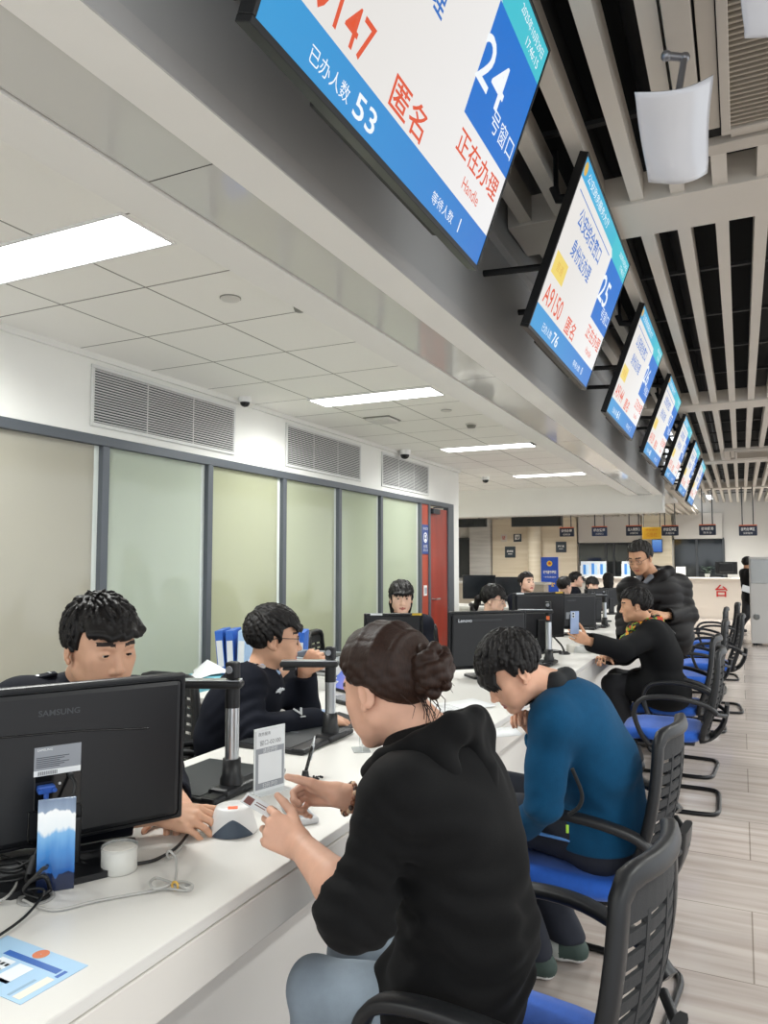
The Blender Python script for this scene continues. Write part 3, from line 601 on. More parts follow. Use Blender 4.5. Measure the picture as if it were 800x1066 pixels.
# grey self service kiosk
p = on(783, 672, 2, 0); kx, ky = p[0], p[1]
t = thing('self_service_kiosk', 'grey metal self-service kiosk cut by the picture edge', 'kiosk', (kx, ky, 0)); KG = mat('kiosk_grey', '#b3b2b0', .4, .2)
mb = MB(); mb.prism([(0, .04), (.62, .04), (.62, 1.0), (.44, 1.02), (.40, 1.2), (.44, 1.54), (.0, 1.54)], 0, .62, 0, XF((0, .62, 0), (1, 0, 0), (0, 0, 1), (0, -1, 0)), .01); mb.build('cabinet', KG, t)
mb = MB(); mb.box((.02, -.004, 1.08), (.36, .0, 1.5), 0, .004); mb.build('side_plate', mat('kiosk_plate', '#9b9d9c', .25, .4), t)
mb = MB(); mb.lathe([(.055, 0), (.055, .004), (.01, .006)], (.09, 0, .5), (0, -1, 0), 24, 0)
for k in range(5): mb.box((.04, -.009, .465 + k * .0165), (.14, -.006, .472 + k * .0165), 1)
mb.build('fan_grille', [mat('kiosk_fan', '#8d8f8e', .4), mat('fan_dark', '#4a4c4c', .6)], t)
mb = MB()
for x_ in (.06, .56):
    for y_ in (.06, .56): mb.cyl((x_, y_, 0), (x_, y_, .045), .035, n=12)
mb.build('foot', SBACK, t)
# ------------------------------------------------------------------ the long counter
ZT = .80; XF0, XR0 = -.93, -1.71
LAM = mat('counter_white', '#dcdad5', .32, spec=.5, noise=.01, nscale=3); LAMF = mat('counter_apron', '#dedad3', .35); PANW = mat('counter_panel', '#e2dfda', .45)
t = thing('service_counter', 'long white counter with officers behind it and blue-seated chairs in front', 'counter', (-1.3, 6, 0)); ox, oy = -1.3, 6
def lb(mb, x0, x1, y0, y1, z0, z1, mi=0, bev=0): mb.box((x0 - ox, y0 - oy, z0), (x1 - ox, y1 - oy, z1), mi, bev); return mb
lb(MB(), XR0, XF0 - .002, -1.2, 12.6, ZT - .025, ZT, 0, .003).build('worktop', LAM, t)
mb = MB(); lb(mb, XF0 - .03, XF0, -1.2, 12.6, ZT - .125, ZT - .027, 0, .003); lb(mb, XR0 + .02, XF0 - .03, -1.2, 12.6, ZT - .125, ZT - .026); mb.build('apron', LAMF, t)
mb = MB(); y = -1.2
while y < 12.6: lb(mb, -1.27, -1.25, y, min(y + 1.195, 12.6), .08, ZT - .125, 0, .002); y += 1.2
lb(mb, -1.30, -1.28, -1.2, 12.6, 0, .09, 1); mb.build('front_panel', [PANW, mat('kick_grey', '#7b7a78', .5)], t)
for y in (-1.15, .45, 2.0, 3.4, 4.8, 6.2, 7.6, 9, 10.4, 12.5):
    mb = MB(); lb(mb, XR0 + .04, -1.30, y, y + .025, 0, ZT - .125); mb.build('support', PANW, t)
mb = MB(); mb.lathe([(.035, .0005), (.035, .004), (.028, .004), (.026, .0008)], (-1.285 - ox, 1.09 - oy, ZT), (0, 0, 1), 24, 0, False); mb.lathe([(.027, .001), (.001, .001)], (-1.285 - ox, 1.09 - oy, ZT), (0, 0, 1), 24, 1, False); mb.build('cable_grommet', [mat('grommet_grey', '#8c8c8a', .5), BLACKV], t)
def return_desk(y0, y1, lab):
    t = thing('side_desk', lab, 'desk', (-2.1, (y0+y1)/2, 0)); h = (y1-y0)/2
    mb = MB(); mb.box((-.42, -h, ZT - .03), (.385, h, ZT), 0, .003); mb.build('worktop', LAM, t); mb = MB(); mb.box((-.42, -h + .02, 0), (-.40, h - .02, ZT - .03)); mb.build('end_panel', PANW, t)
    mb = MB(); mb.box((-.4, h - .04, .1), (.37, h - .02, ZT - .03)); mb.build('back_panel', PANW, t); return t
return_desk(2.98, 3.42, 'white side desk joined to the counter beside the officer wearing glasses')
return_desk(4.02, 4.62, 'white side desk holding the monitor below the facing woman officer')

# ------------------------------------------------------------------ chairs
PLB = mat('chair_black_plastic', '#1b1c1e', .42, spec=.4, bump=.05, bscale=200); MESHB = mat('chair_mesh', '#232426', .75, bump=.5, bscale=350); SEATB = mat('seat_blue_fabric', '#1556b8', .8, noise=.06, nscale=60, bump=.25, bscale=400, sheen=.2)
SEATK = mat('seat_black_fabric', '#1c1d20', .85, bump=.25, bscale=400); CHRB = mat('sled_black_steel', '#141416', .3, .4)
def seat_mesh(w=.48, d=.47, z0=.395, z1=.465, y0=-.22):
    mb = MB(); n = 40; rings = []
    prof = [(.80, z0), (.93, z0 + .004), (1.0, z0 + .025), (.995, z1 - .022), (.95, z1 - .004), (.8, z1), (.5, z1 + .002), (.2, z1 - .002)]
    vs = []; fs = []
    for s, z in prof:
        for i in range(n):
            a = 2 * PI * i / n; c, sn = math.cos(a), math.sin(a); e = .42
            x = math.copysign(abs(c) ** e, c) * w / 2 * s; y = math.copysign(abs(sn) ** e, sn) * d / 2 * s
            zz = z - .02 * max(0, (y / (d / 2)) - .55) / .45
            vs.append((x, y + y0 + d / 2, zz))
    for k in range(len(prof) - 1):
        for i in range(n): j = (i + 1) % n; fs.append((k*n+i, k*n+j, (k+1)*n+j, (k+1)*n+i))
    fs.append(tuple(range(n))[::-1]); fs.append(tuple((len(prof) - 1) * n + i for i in range(n)))
    mb.add(vs, fs, 0, True); return mb
def back_pt(u, v):
    "u -1..1 across, v 0..1 up the backrest"
    w = (.205 + .02 * math.sin(PI * min(1, v * 1.1)) - .03 * v) * u
    return Vector((w, -.245 - .105 * v - .03 * math.sin(PI * v) + .035 * u * u - .05 * max(0, .12 - v), .43 + .497 * v))
def chair(name, lab, seatm, group, base='sled'):
    t = thing(name, lab, 'chair', group=group)
    seat_mesh().build('seat', seatm, t)
    mb = MB(); mb.box((-.19, -.18, .375), (.19, .2, .397), 0, .01); mb.build('seat_pan', PLB, t)
    # backrest: frame loop, solid mesh top, slotted lower part
    mb = MB(); loop = []
    for k in range(15): loop.append(back_pt(-1, k / 14 * .93))
    loop += [back_pt(-.9, .985), back_pt(-.72, 1.0)] + [back_pt(-.72 + 1.44 * k / 10, 1.0) for k in range(1, 10)] + [back_pt(.72, 1.0), back_pt(.9, .985)]
    for k in range(14, -1, -1): loop.append(back_pt(1, k / 14 * .93))
    loop += [back_pt(.75, -.01), back_pt(.4, -.02), back_pt(0, -.02), back_pt(-.4, -.02), back_pt(-.75, -.01)]
    mb.tube(loop, .02, 10, 0, True, flat=(.021, .017), up=(0, -1, .3)); fr = mb.build('back_frame', PLB, t)
    mb = MB(); N = 11
    def slab(v0, v1, u0, u1, th, mi, nu=10, nv=4):
        vs = []; fs = []; 
        for s in (0, 1):
            for i in range(nu + 1):
                for j in range(nv + 1):
                    p = back_pt(u0 + (u1 - u0) * i / nu, v0 + (v1 - v0) * j / nv); vs.append(p + Vector((0, -th / 2 + th * s, 0)))
        K = (nu + 1) * (nv + 1); I = lambda s, i, j: s * K + i * (nv + 1) + j
        for i in range(nu):
            for j in range(nv): fs.append((I(0, i, j), I(0, i+1, j), I(0, i+1, j+1), I(0, i, j+1))); fs.append((I(1, i, j), I(1, i, j+1), I(1, i+1, j+1), I(1, i+1, j)))
            fs.append((I(0, i, 0), I(1, i, 0), I(1, i+1, 0), I(0, i+1, 0))); fs.append((I(0, i, nv), I(0, i+1, nv), I(1, i+1, nv), I(1, i, nv)))
        for j in range(nv): fs.append((I(0, 0, j), I(0, 0, j+1), I(1, 0, j+1), I(1, 0, j))); fs.append((I(0, nu, j), I(1, nu, j), I(1, nu, j+1), I(0, nu, j+1)))
        mb.add(vs, fs, mi, False)
    slab(.84, .99, -.95, .95, .01, 0)
    for k in range(N):
        v = .02 + .82 * k / N; slab(v, v + .047, -.97, .97, .008, 0, 10, 2)
    for u in (-.52, 0, .52): slab(.0, .86, u - .035, u + .035, .011, 0, 1, 14)
    mb.build('back_mesh', MESHB, t)
    # lumbar carrier behind the back
    mb = MB(); L = []
    for k in range(9):
        v = k / 8; L.append(Vector((0, -.20 - .16 * math.sin(v * 1.5) , .375 + .03 * v + .20 * v * v)))
    mb.tube(L, .02, 10, 0, flat=(.014, .075), up=(1, 0, 0)); mb.tube([Vector((-.185, -.295, .57)), Vector((-.1, -.345, .55)), Vector((0, -.36, .55)), Vector((.1, -.345, .55)), Vector((.185, -.295, .57))], .012, 8); mb.build('back_carrier', PLB, t)
    for s in (-1, 1):
        mb = MB(); pts = spline([(s*.235, .08, .385), (s*.270, .12, .45), (s*.288, .150, .56), (s*.290, .12, .635), (s*.288, .04, .664), (s*.278, -.10, .665), (s*.245, -.24, .63), (s*.225, -.300, .585)], 5)
        mb.tube(pts, .02, 10, 0, flat=(.014, .024), up=(s, 0, 0)); mb.build('armrest', PLB, t)
        mb = MB(); mb.box((min(s*.17, s*.25), .06, .372), (max(s*.17, s*.25), .14, .386), 0, .004); mb.build('arm_bracket', PLB, t)
    if base == 'sled':
        mb = MB(); r = .0125; P = [(.19, -.12, .372), (.20, .15, .368), (.235, .21, .345), (.262, .20, .05), (.265, .17, r), (.265, -.20, r), (.25, -.28, r), (.18, -.30, r)]
        full = P + [(-x, y, z) for x, y, z in P[::-1]]
        mb.tube(arc(full, .05, 5), r, 10); mb.build('sled_base', CHRB, t)
    else:
        mb = MB(); mb.cyl((0, -.02, .08), (0, -.02, .375), .03, n=14); mb.build('gas_column', CHRB, t)
        for k in range(5):
            a = k * 2 * PI / 5; d = Vector((math.cos(a), math.sin(a), 0)); mb = MB(); mb.tube([d * .03 + Vector((0, -.02, .1)), d * .28 + Vector((0, -.02, .07))], .02, 8); mb.cyl(d * .28 + Vector((-.012, -.02, .03)), d * .28 + Vector((.012, -.02, .03)), .03, n=14); mb.build('base_leg', PLB, t)
    return t
GC = 'black chairs with blue seats along the counter'
c0 = chair('visitor_chair', 'blue-seated chair under the woman wearing a black hoodie', SEATB, GC)
c0.location = (-.49, 1.58, 0); c0.rotation_euler = (0, 0, PI / 2 - .14)
cpos = [(-.545, 2.72, -.10, 'blue-seated chair under the boy wearing a teal fleece jacket'),
        (-.46, 5.05, .02, 'empty blue-seated chair directly behind the boy, in full view'),
        (-.50, 5.86, -.06, 'blue-seated chair under the woman wearing a black coat and scarf'),
        (-.47, 7.35, .05, 'empty blue-seated chair just beyond the standing man'),
        (-.34, 8.3, .1, 'empty chair angled into the aisle, second one beyond the standing man'),
        (-.50, 9.4, 0, 'empty blue-seated chair, third one beyond the standing man'),
        (-.38, 10.5, .08, 'last blue-seated chair in line before the walking person')]
for x, y, a, lab in cpos: dup(c0, (x, y, 0), PI / 2 + a, lab, GC)
oc = chair('office_chair', 'black chair under the officer wearing glasses', SEATK, 'black office chairs behind the counter', 'star')
oc.location = (-1.99, 2.50, 0); oc.rotation_euler = (0, 0, -.70); dup(oc, (-2.46, 2.44, 0), PI - .1, 'empty black mesh-back chair showing between nearest monitor and glasses officer')
dup(oc, (-2.17, 5.48, 0), 2.6, 'empty black mesh-back chair by the red door'); dup(oc, (-2.25, 1.42, 0), -1.35, 'black chair under the officer leaning behind nearest monitor')
dup(oc, (-2.62, 5.02, 0), -1.3, 'black chair under the woman officer facing out before the red door'); dup(oc, (-2.22, 6.3, 0), -.9, 'black chair under the ponytailed woman officer seen side-on')
dup(oc, (-2.75, 9.1, 0), -1.2, 'black chair under the smiling woman officer before the wood wall')

# ------------------------------------------------------------------ monitors
SCRK = mat('monitor_black', '#17181b', .38, spec=.4, bump=.04, bscale=300); SCRG = mat('monitor_gloss', '#0b0c0e', .12); LABG = mat('label_grey', '#8b8f96', .5); VGA = mat('plug_blue', '#2a55a8', .4); ALUS = mat('brushed_silver', '#c2c5c8', .28, .9); CAB = mat('cable_black', '#101113', .5); CABG = mat('cable_grey', '#a9a8a4', .5)
WST = mat('sticker_white', '#dfe2e4', .5); YST = mat('sticker_yellow', '#d9b43c', .5); EMB = mat('embossed_grey', '#3a3c40', .4)
def frame_at(o, ang, tilt=0):
    "o lower corner, panel runs along heading ang from +Y towards +X; local x along the panel, y up, z out of the back (to the customers)"
    x = Vector((math.sin(ang), math.cos(ang), 0)); n = Vector((math.cos(ang), -math.sin(ang), 0)); y = Vector((0, 0, 1)); y = (y * math.cos(tilt) + n * math.sin(tilt)).normalized(); n = x.cross(y).normalized()
    return XF(o, x, y, n)
def desk_monitor(o, ang, w, h, lab, ports=False, brand=None, stick=None, tilt=.03, name='computer_monitor', neck=.42):
    "o: bottom right corner of the panel seen from the customer side"
    Fm = frame_at(o, ang, tilt); nrm = Vector([Fm[k][2] for k in range(3)])
    t = thing(name, lab, 'monitor', X=Fm, group='monitors on the counter')
    mb = MB(); mb.box((-w, 0, -.022), (0, h, 0), 0, .006); mb.box((-w + .014, .012, -.002), (-.014, h - .012, .014), 0, .012); mb.build('housing', SCRK, t)
    mb = MB(); mb.box((-w + .012, .014, -.0245), (-.012, h - .012, -.0225)); mb.build('display', SCRG, t)
    z0 = ZT - o[2]
    mb = MB(); mb.box((-w/2 - .04, z0 + .012, .01), (-w/2 + .04, h * neck, .032), 0, .005); mb.build('stand_neck', SCRK, t)
    b = MB(); R_ = Fm.to_3x3().inverted(); dn = R_ @ Vector((0, 0, 1)); 
    c = Vector((-w/2, z0, .02)); xx = Vector((1, 0, 0)); zz = (R_ @ Vector((nrm.x, nrm.y, 0))).normalized()
    Xb = XF(c, xx, -zz, -xx.cross(zz) * -1 if False else dn, )
    b.prism([(-.11, -.09), (.11, -.09), (.13, -.07), (.13, .07), (.11, .09), (-.11, .09), (-.13, .07), (-.13, -.07)], 0.0005, .014, 0, Xb); b.build('stand_base', SCRK, t)
    if stick:
        mb = MB()
        for u, ww, mi in stick: mb.box((u, h - .014, -.0232 if False else .0), (u + ww, h + .0005, .0012), mi)
        mb.build('sticker', [WST, YST], t)
    return t, Fm
# nearest monitor, seen from behind
A = math.radians(29)
nm, F1 = desk_monitor(W(190, 851, 1.80), A, .56, .345, 'nearest big black monitor seen from behind, cables hanging from its ports', neck=.17)
Fi = F1.inverted()
def pl(px, py, z=.002):
    "photo position on the back plane of the nearest monitor, local"
    o = Vector(CO); r = Vector(CR @ np.array([px - CXP, py - CYP, FPX])); n = F1.to_3x3() @ Vector((0, 0, 1)); p0 = F1.translation + n * (z + .012)
    q = Fi @ (o + r * ((p0 - o).dot(n) / r.dot(n))); return q
def rect_l(mb, pts, th, mi=0):
    "thin slab through four local points"
    P = [Vector(p) for p in pts]; U = [p + Vector((0, 0, th)) for p in P]
    mb.add(P + U, [(3, 2, 1, 0), (4, 5, 6, 7), (0, 1, 5, 4), (1, 2, 6, 5), (2, 3, 7, 6), (3, 0, 4, 7)], mi)
mb = MB(); a, b = pl(36, 779), pl(84, 796); mb.box((a.x, b.y, .0135), (b.x, a.y, .0148), 0); mb.box((a.x, b.y - .012, .0135), (b.x, b.y, .0149), 1)
wl = b.x - a.x
for k in range(6): mb.box((a.x + .004, b.y + .006 + k * .004, .0148), (a.x + .004 + wl * (.5 + .3 * ((k * 7) % 3) / 3), b.y + .0075 + k * .004, .0152), 2)
for k in range(22): mb.box((a.x + .008 + k * .0018, b.y - .0105, .0149), (a.x + .0085 + k * .0018 + .0006 * (k % 2), b.y - .002, .0153), 2)
put_text(mb, 'SAMSUNG', a.x + wl * .22, a.y - .006, wl * .32, None, .0152, 1); mb.build('label', [LABG, WST, mat('label_ink', '#3c4048', .6)], nm)
mb = MB(); q = pl(62, 741); put_text(mb, 'SAMSUNG', q.x, q.y, .085, .013, .0148, 0, None, .02); mb.build('brand_lettering', EMB, nm)
mb = MB(); a, b = pl(0, 768), pl(155, 758); mb.tube([Vector((a.x, a.y, .0135)), Vector(((a.x + b.x) / 2, (a.y + b.y) / 2 + .004, .0135)), Vector((b.x, b.y, .0135))], .0025, 6); mb.build('seam_line', SCRG, nm)
mb = MB(); a, b = pl(36, 800), pl(84, 836); mb.box((a.x, b.y, .012), (b.x, a.y, .0146), 0, .002); mb.build('port_recess', SCRG, nm)
mb = MB(); p = pl(47, 820); mb.box((p.x - .017, p.y - .008, .0146), (p.x + .017, p.y + .008, .034), 0, .003)
for s in (-1, 1): mb.cyl((p.x + s * .014, p.y, .02), (p.x + s * .014, p.y, .042), .0045, n=10, mi=0)
mb.cyl((p.x, p.y - .006, .028), (p.x, p.y - .03, .028), .006, .004, n=10, mi=0); mb.build('video_plug', VGA, nm); vga = F1 @ Vector((p.x, p.y - .03, .028))
mb = MB(); p = pl(73, 806); mb.cyl((p.x, p.y, .0146), (p.x, p.y, .03), .006, n=12); mb.build('power_plug', CAB, nm); pwr = F1 @ Vector((p.x, p.y, .03))
mb = MB(); p = pl(62, 815); mb.cyl((p.x, p.y, .0146), (p.x, p.y, .0165), .003, n=10); mb.build('screw', ALUS, nm)
mb = MB(); a, b = pl(30, 846), pl(84, 868)
L = [(a.x, a.y), (b.x, a.y), (b.x, b.y), (a.x, b.y)]; mb.tube(arc([Vector((x, y, .0135)) for x, y in (L + L[:1])], .01, 4), .002, 6); mb.build('neck_socket', SCRG, nm)
# long bar foot of that monitor
t = None
p0, p1 = on(143, 884, 2, ZT), on(-70, 921, 2, ZT); d = Vector(p1 - p0).normalized(); s_ = Vector((-d.y, d.x, 0)); o_ = F1.inverted()
mb = MB(); P = [Vector(p0), Vector(p1), Vector(p1) - s_ * .035, Vector(p0) - s_ * .035]
if (P[2] - P[1]).dot(Vector((-1, 0, 0))) < 0: P = [Vector(p0), Vector(p1), Vector(p1) + s_ * .035, Vector(p0) + s_ * .035]
vs = [o_ @ (q + Vector((0, 0, .0005))) for q in P] + [o_ @ (q + Vector((0, 0, .016))) for q in P]
mb.add(vs, [(0, 1, 2, 3), (7, 6, 5, 4), (0, 4, 5, 1), (1, 5, 6, 2), (2, 6, 7, 3), (3, 7, 4, 0)]); mb.build('foot_bar', SCRK, nm)
# further monitors
def mon_at(px, py, d, ang, w, h, lab, **k): return desk_monitor(W(px, py, d), math.radians(ang), w, h, lab, **k)
m2, F2 = mon_at(548, 694, 4.45, 46, .50, .335, 'big grey-black monitor seen from behind, in front of the ponytailed officer')
mb = MB(); mb.box((-.46, .272, .0), (-.17, .296, .0155), 0, .003); mb.build('vent_slot', SCRG, m2); mb = MB(); put_text(mb, 'Lenovo', -.405, .284, .085, .02, .0165, 0); mb.build('brand_lettering', ALUS, m2)
mb = MB(); mb.box((-.25, .0, .014), (-.21, .05, .04), 0, .004); mb.build('stand_hinge', SCRG, m2)
m3, F3 = mon_at(588, 663, 5.65, 36, .48, .34, 'black monitor carrying white and yellow stickers, behind silver-poled scanner', stick=[(-.46, .07, 0), (-.09, .07, 1)])
m4, F4 = mon_at(621, 653, 7.0, 40, .56, .315, 'dark monitor past the raised phone, with a grey label on back')
mb = MB(); mb.box((-.36, .09, .0145), (-.27, .15, .0155)); mb.build('label', LABG, m4); mb = MB(); mb.box((-.35, .25, .0145), (-.25, .265, .0155)); mb.build('brand_lettering', SCRG, m4)
m5, F5 = mon_at(441, 689, 4.65, 62, .37, .30, 'grey-black monitor with white and yellow stickers, below the facing woman officer', stick=[(-.33, .075, 0), (-.07, .06, 1)])
m6, F6 = mon_at(634, 634, 8.4, 38, .34, .23, 'small dark monitor by the standing man sleeve, first of two')
m7, F7 = mon_at(645, 630, 9.6, 38, .30, .22, 'farther small dark monitor by the standing man sleeve')
# ------------------------------------------------------------------ document scanners
def scanner(o, ang, lab, pole_h=.30, arm=.26, tagc=False, armang=0, base=(.30, .24), by=0):
    t = thing('document_scanner', lab, 'document scanner', (o[0], o[1], ZT), ang, 'document scanners on the counter')
    bw, bd = base
    mb = MB(); mb.box((-bw + .03, by - bd / 2, .001), (.03, by + bd / 2, .016), 0, .005); mb.box((-bw + .045, by - bd/2 + .015, .016), (-.03, by + bd/2 - .015, .0175), 1); mb.box((-.035, -.07, .001), (.04, .07, .03), 0, .012); mb.box((-.02, by - bd/2, .001), (.034, by + bd/2, .02), 0, .008); mb.box((-bw*.65, -.02, .0175), (-bw*.45, -.017, .0182), 2); mb.build('base_plate', [SCRK, mat('scan_mat', '#2b2e30', .55), LABG], t)
    mb = MB(); mb.lathe([(.034, .02), (.033, .045), (.028, .055), (.026, .10), (.022, .10)], (0, 0, 0), (0, 0, 1), 24); mb.build('pole_socket', PLB, t)
    mb = MB(); mb.cyl((0, 0, .09), (0, 0, pole_h - .055), .020, n=24); mb.build('pole', ALUS, t)
    mb = MB(); mb.cyl((0, 0, pole_h - .06), (0, 0, pole_h), .021, n=24); mb.build('pole_collar', PLB, t)
    if tagc: mb = MB(); mb.box((-.008, -.0235, pole_h - .045), (.012, -.02, pole_h - .02)); mb.build('orange_tag', ORG, t)
    mb = MB(); Xa = Matrix.Rotation(armang, 4, 'Z'); mb.box((-arm, -.028, pole_h - .004), (.03, .028, pole_h + .018), 0, .008, Xa); mb.box((-arm + .01, -.02, pole_h - .016), (-arm + .06, .02, pole_h - .003), 0, .004, Xa); mb.box((-arm + .006, -.024, pole_h + .0175), (.024, .024, pole_h + .021), 1, .003, Xa); mb.build('arm', [PLB, ALUS], t)
    mb = MB(); mb.box((-.018, -.016, pole_h + .021), (.018, .016, pole_h + .072), 0, .007); mb.cyl((.0, -.016, pole_h + .05), (0, -.021, pole_h + .05), .011, n=16, mi=1); mb.build('camera_head', [SCRK, LABG], t)
    return t
A0 = math.radians(-64)
scanner(on(241, 826, 2, ZT), 0, 'document scanner with silver pole beside the nearest monitor', .305, .29, armang=math.radians(25), base=(.30, .36), by=.06)
scanner(on(344, 770, 2, ZT), 0, 'document scanner with silver pole in front of the officer wearing glasses', .275, .19, armang=math.radians(25), base=(.29, .38), by=-.06)
scanner(on(572, 692, 2, ZT), 0, 'document scanner with an orange tag on its pole, behind the boy', .335, .20, True, armang=math.radians(20))
scanner(on(618, 655, 2, ZT), 0, 'small looking document scanner beside the raised phone, nearer of a close pair', .30, .20, armang=math.radians(28))
scanner(on(630, 653, 2, ZT), 0, 'document scanner by the standing man sleeve, farther of a close pair', .31, .20, armang=math.radians(28))
# ------------------------------------------------------------------ small things on the counter
# card stand with a landscape picture and a reflection painted across its top
cm_, nt_, b_ = nodes_mat('card_picture_reflection'); N = nt_.nodes.new; L_ = nt_.links.new
tc = N('ShaderNodeTexCoord'); sp = N('ShaderNodeSeparateXYZ'); L_(tc.outputs['Object'], sp.inputs[0]); nz = N('ShaderNodeTexNoise'); nz.inputs['Scale'].default_value = 45; mp = N('ShaderNodeMapping'); mp.inputs['Scale'].default_value = (1, 1, .25); L_(tc.outputs['Object'], mp.inputs[0]); L_(mp.outputs[0], nz.inputs[0])
ad = N('ShaderNodeMath'); ad.operation = 'MULTIPLY_ADD'; L_(nz.outputs['Fac'], ad.inputs[0]); ad.inputs[1].default_value = .05; L_(sp.outputs[2], ad.inputs[2])
mr = N('ShaderNodeMapRange'); mr.inputs[1].default_value = .025; mr.inputs[2].default_value = .225; L_(ad.outputs[0], mr.inputs[0]); cr = N('ShaderNodeValToRGB'); L_(mr.outputs[0], cr.inputs[0]); e = cr.color_ramp.elements; e[0].position = 0; e[0].color = srgb('#1a2440'); e[1].position = 1; e[1].color = srgb('#5b6b85')
for p_, c_ in ((.19, '#1c2848'), (.2, '#2a5fa8'), (.4, '#4b8acb'), (.56, '#7fb2de'), (.6, '#e6ecf0'), (.78, '#f0f2f3'), (.80, '#8c9db4')): x = e.new(p_); x.color = srgb(c_)
L_(cr.outputs[0], b_.inputs['Base Color']); b_.inputs['Roughness'].default_value = .08
pL, pR = on(37, 931, 2, ZT), on(77, 925, 2, ZT); u = Vector(pR - pL); wd = u.length; u.normalize(); nn = Vector((u.y, -u.x, 0)); 
t = thing('card_holder', 'upright blue and white picture card standing below the nearest monitor', 'card', X=XF(pL, u, -nn, (0, 0, 1)))
mb = MB(); mb.box((0, 0, .0), (wd, .004, .185), 0, .0015); mb.build('card', cm_, t); mb = MB(); mb.box((0, .004, 0), (wd, .05, .003), 0, .001); mb.build('foot', mat('acrylic_dark', '#1c2740', .1), t)
# white roll
p = on(124, 906, 2, ZT); t = thing('tape_roll', 'white round roll under a clear cover beside the blue picture card', 'roll', (p[0], p[1], ZT)); mb = MB(); mb.lathe([(.030, 0), (.036, .001), (.037, .004), (.037, .046), (.034, .049), (.0, .0495)], (0, 0, 0), (0, 0, 1), 32); mb.build('roll', mat('roll_white', '#e3e0d8', .5), t)
mb = MB(); mb.lathe([(.0375, .0), (.0385, .0), (.0385, .053), (.0378, .053), (.0375, .0)], (0, 0, .0005), (0, 0, 1), 32, 0, False); mb.build('clear_cover', mat('clear_plastic', '#eef0ee', .08, spec=.5, alpha=.25), t)
# flyer
c0_, c1_, c2_ = (on(92, 1005, 2, ZT + .001), on(38, 1035, 2, ZT + .001), on(22, 979, 2, ZT + .001)); ux = Vector(c0_ - c2_).normalized(); uy = Vector(c1_ - c0_); Hf = .145; uyn = uy.normalized()
uy = (uyn - ux * uyn.dot(ux)).normalized()
t = thing('flyer', 'pale blue printed flyer lying on the counter corner', 'flyer', X=XF(c0_, ux, uy, ux.cross(uy)))
lw = .21; mb = MB(); lo_, hi_ = (-lw, 0, 0), (0, .125, .0006)
mb.box(lo_, hi_); mb.build('paper', mat('flyer_blue', '#a9cdea', .35, noise=.04, nscale=8), t)
sgn = 1 if ux.cross(uy).z > 0 else -1
zt = .0007 if sgn > 0 else -.0001
mb = MB(); Q = lambda x0, y0, x1, y1, mi: mb.box((x0, y0, min(zt, zt + sgn*.0002)), (x1, y1, max(zt, zt + sgn*.0002)), mi)
Q(-.16, .03, -.025, .043, 0); Q(-.15, .05, -.115, .10, 1); Q(-.105, .05, -.07, .10, 1); Q(-.15, .093, -.115, .10, 0); Q(-.105, .093, -.07, .10, 0)
for k in range(6): Q(-.145 + (k % 3) * .011, .06 + (k // 3) * .016, -.138 + (k % 3) * .011, .068 + (k // 3) * .016, 4)
Q(-.13, .10, -.09, .125, 2); Q(-.03, .055, -.012, .118, 3); Q(-.042, .07, -.036, .118, 4); Q(-.02, .03, -.012, .05, 0)
mb.lathe([(.014, 0), (.001, 0)], (-.10, .014, zt + sgn * .0002), (0, 0, sgn), 20, 5, False)
mb.build('print', [mat('print_blue', '#2a62b4', .4), mat('print_white', '#e9f0f6', .4), mat('print_skin', '#b06a68', .5), mat('print_cream', '#e8e2d4', .4), mat('print_grey', '#8fb0cc', .4), mat('print_orange', '#d97b4e', .4)], t)
# cables
def cable(name, lab, pts, r, m_, cat='cable', n=8):
    t = thing(name, lab, cat, pts[0]); mb = MB(); mb.tube([Vector(p) - Vector(pts[0]) for p in spline(pts, n)], r, 8); mb.build('cord', m_, t); return t, mb
def D(px, py, z=.006): return Vector(on(px, py, 2, ZT + z))
g = Vector((-1.285, 1.09, ZT + .004))
t, _ = cable('video_cable', 'black video cable hanging from the blue plug of the nearest monitor', [vga, vga + Vector((.012, -.012, -.05)), vga + Vector((.02, -.06, -.13)), D(46, 912, .05), D(52, 925, .012), g + Vector((.01, .02, .004)), g + Vector((.0, .0, -.01))], .0042, CAB)
mb = MB(); q = vga + Vector((.018, -.045, -.105)) - vga; mb.cyl(q + Vector((0, .006, .014)), q + Vector((.002, -.008, -.018)), .009, n=12); mb.build('ferrite_bead', CAB, t)
cable('power_cable', 'black power cable hanging from the nearest monitor to the desk hole', [pwr, pwr + Vector((.02, -.012, -.03)), pwr + Vector((.02, -.07, -.15)), D(44, 905, .09), D(25, 925, .03), g + Vector((-.012, .0, .004)), g + Vector((-.012, 0, -.01))], .0036, CAB)
cable('power_cable', 'thin black cable looping over the counter beside flyer', [D(-30, 990), D(0, 973), D(25, 955), D(42, 936, .01), D(46, 927, .02), D(38, 925, .02), D(25, 929, .012), g + Vector((.02, -.01, .004))], .0026, CAB)
cable('usb_cable', 'black cable running along the bar foot to the white card reader', [D(-40, 895, .012), D(10, 905, .02), D(40, 893, .02), D(75, 893, .018), D(100, 902, .008), D(150, 898, .006), D(172, 890, .006), D(186, 880, .008), D(196, 868, .008)], .0036, CAB)
cable('usb_cable', 'thin black cable crossing behind the blue picture card', [D(-30, 885, .012), D(8, 893, .012), D(30, 905, .02), D(20, 915, .02), D(-10, 918, .012), D(-30, 914, .008)], .0028, CAB)
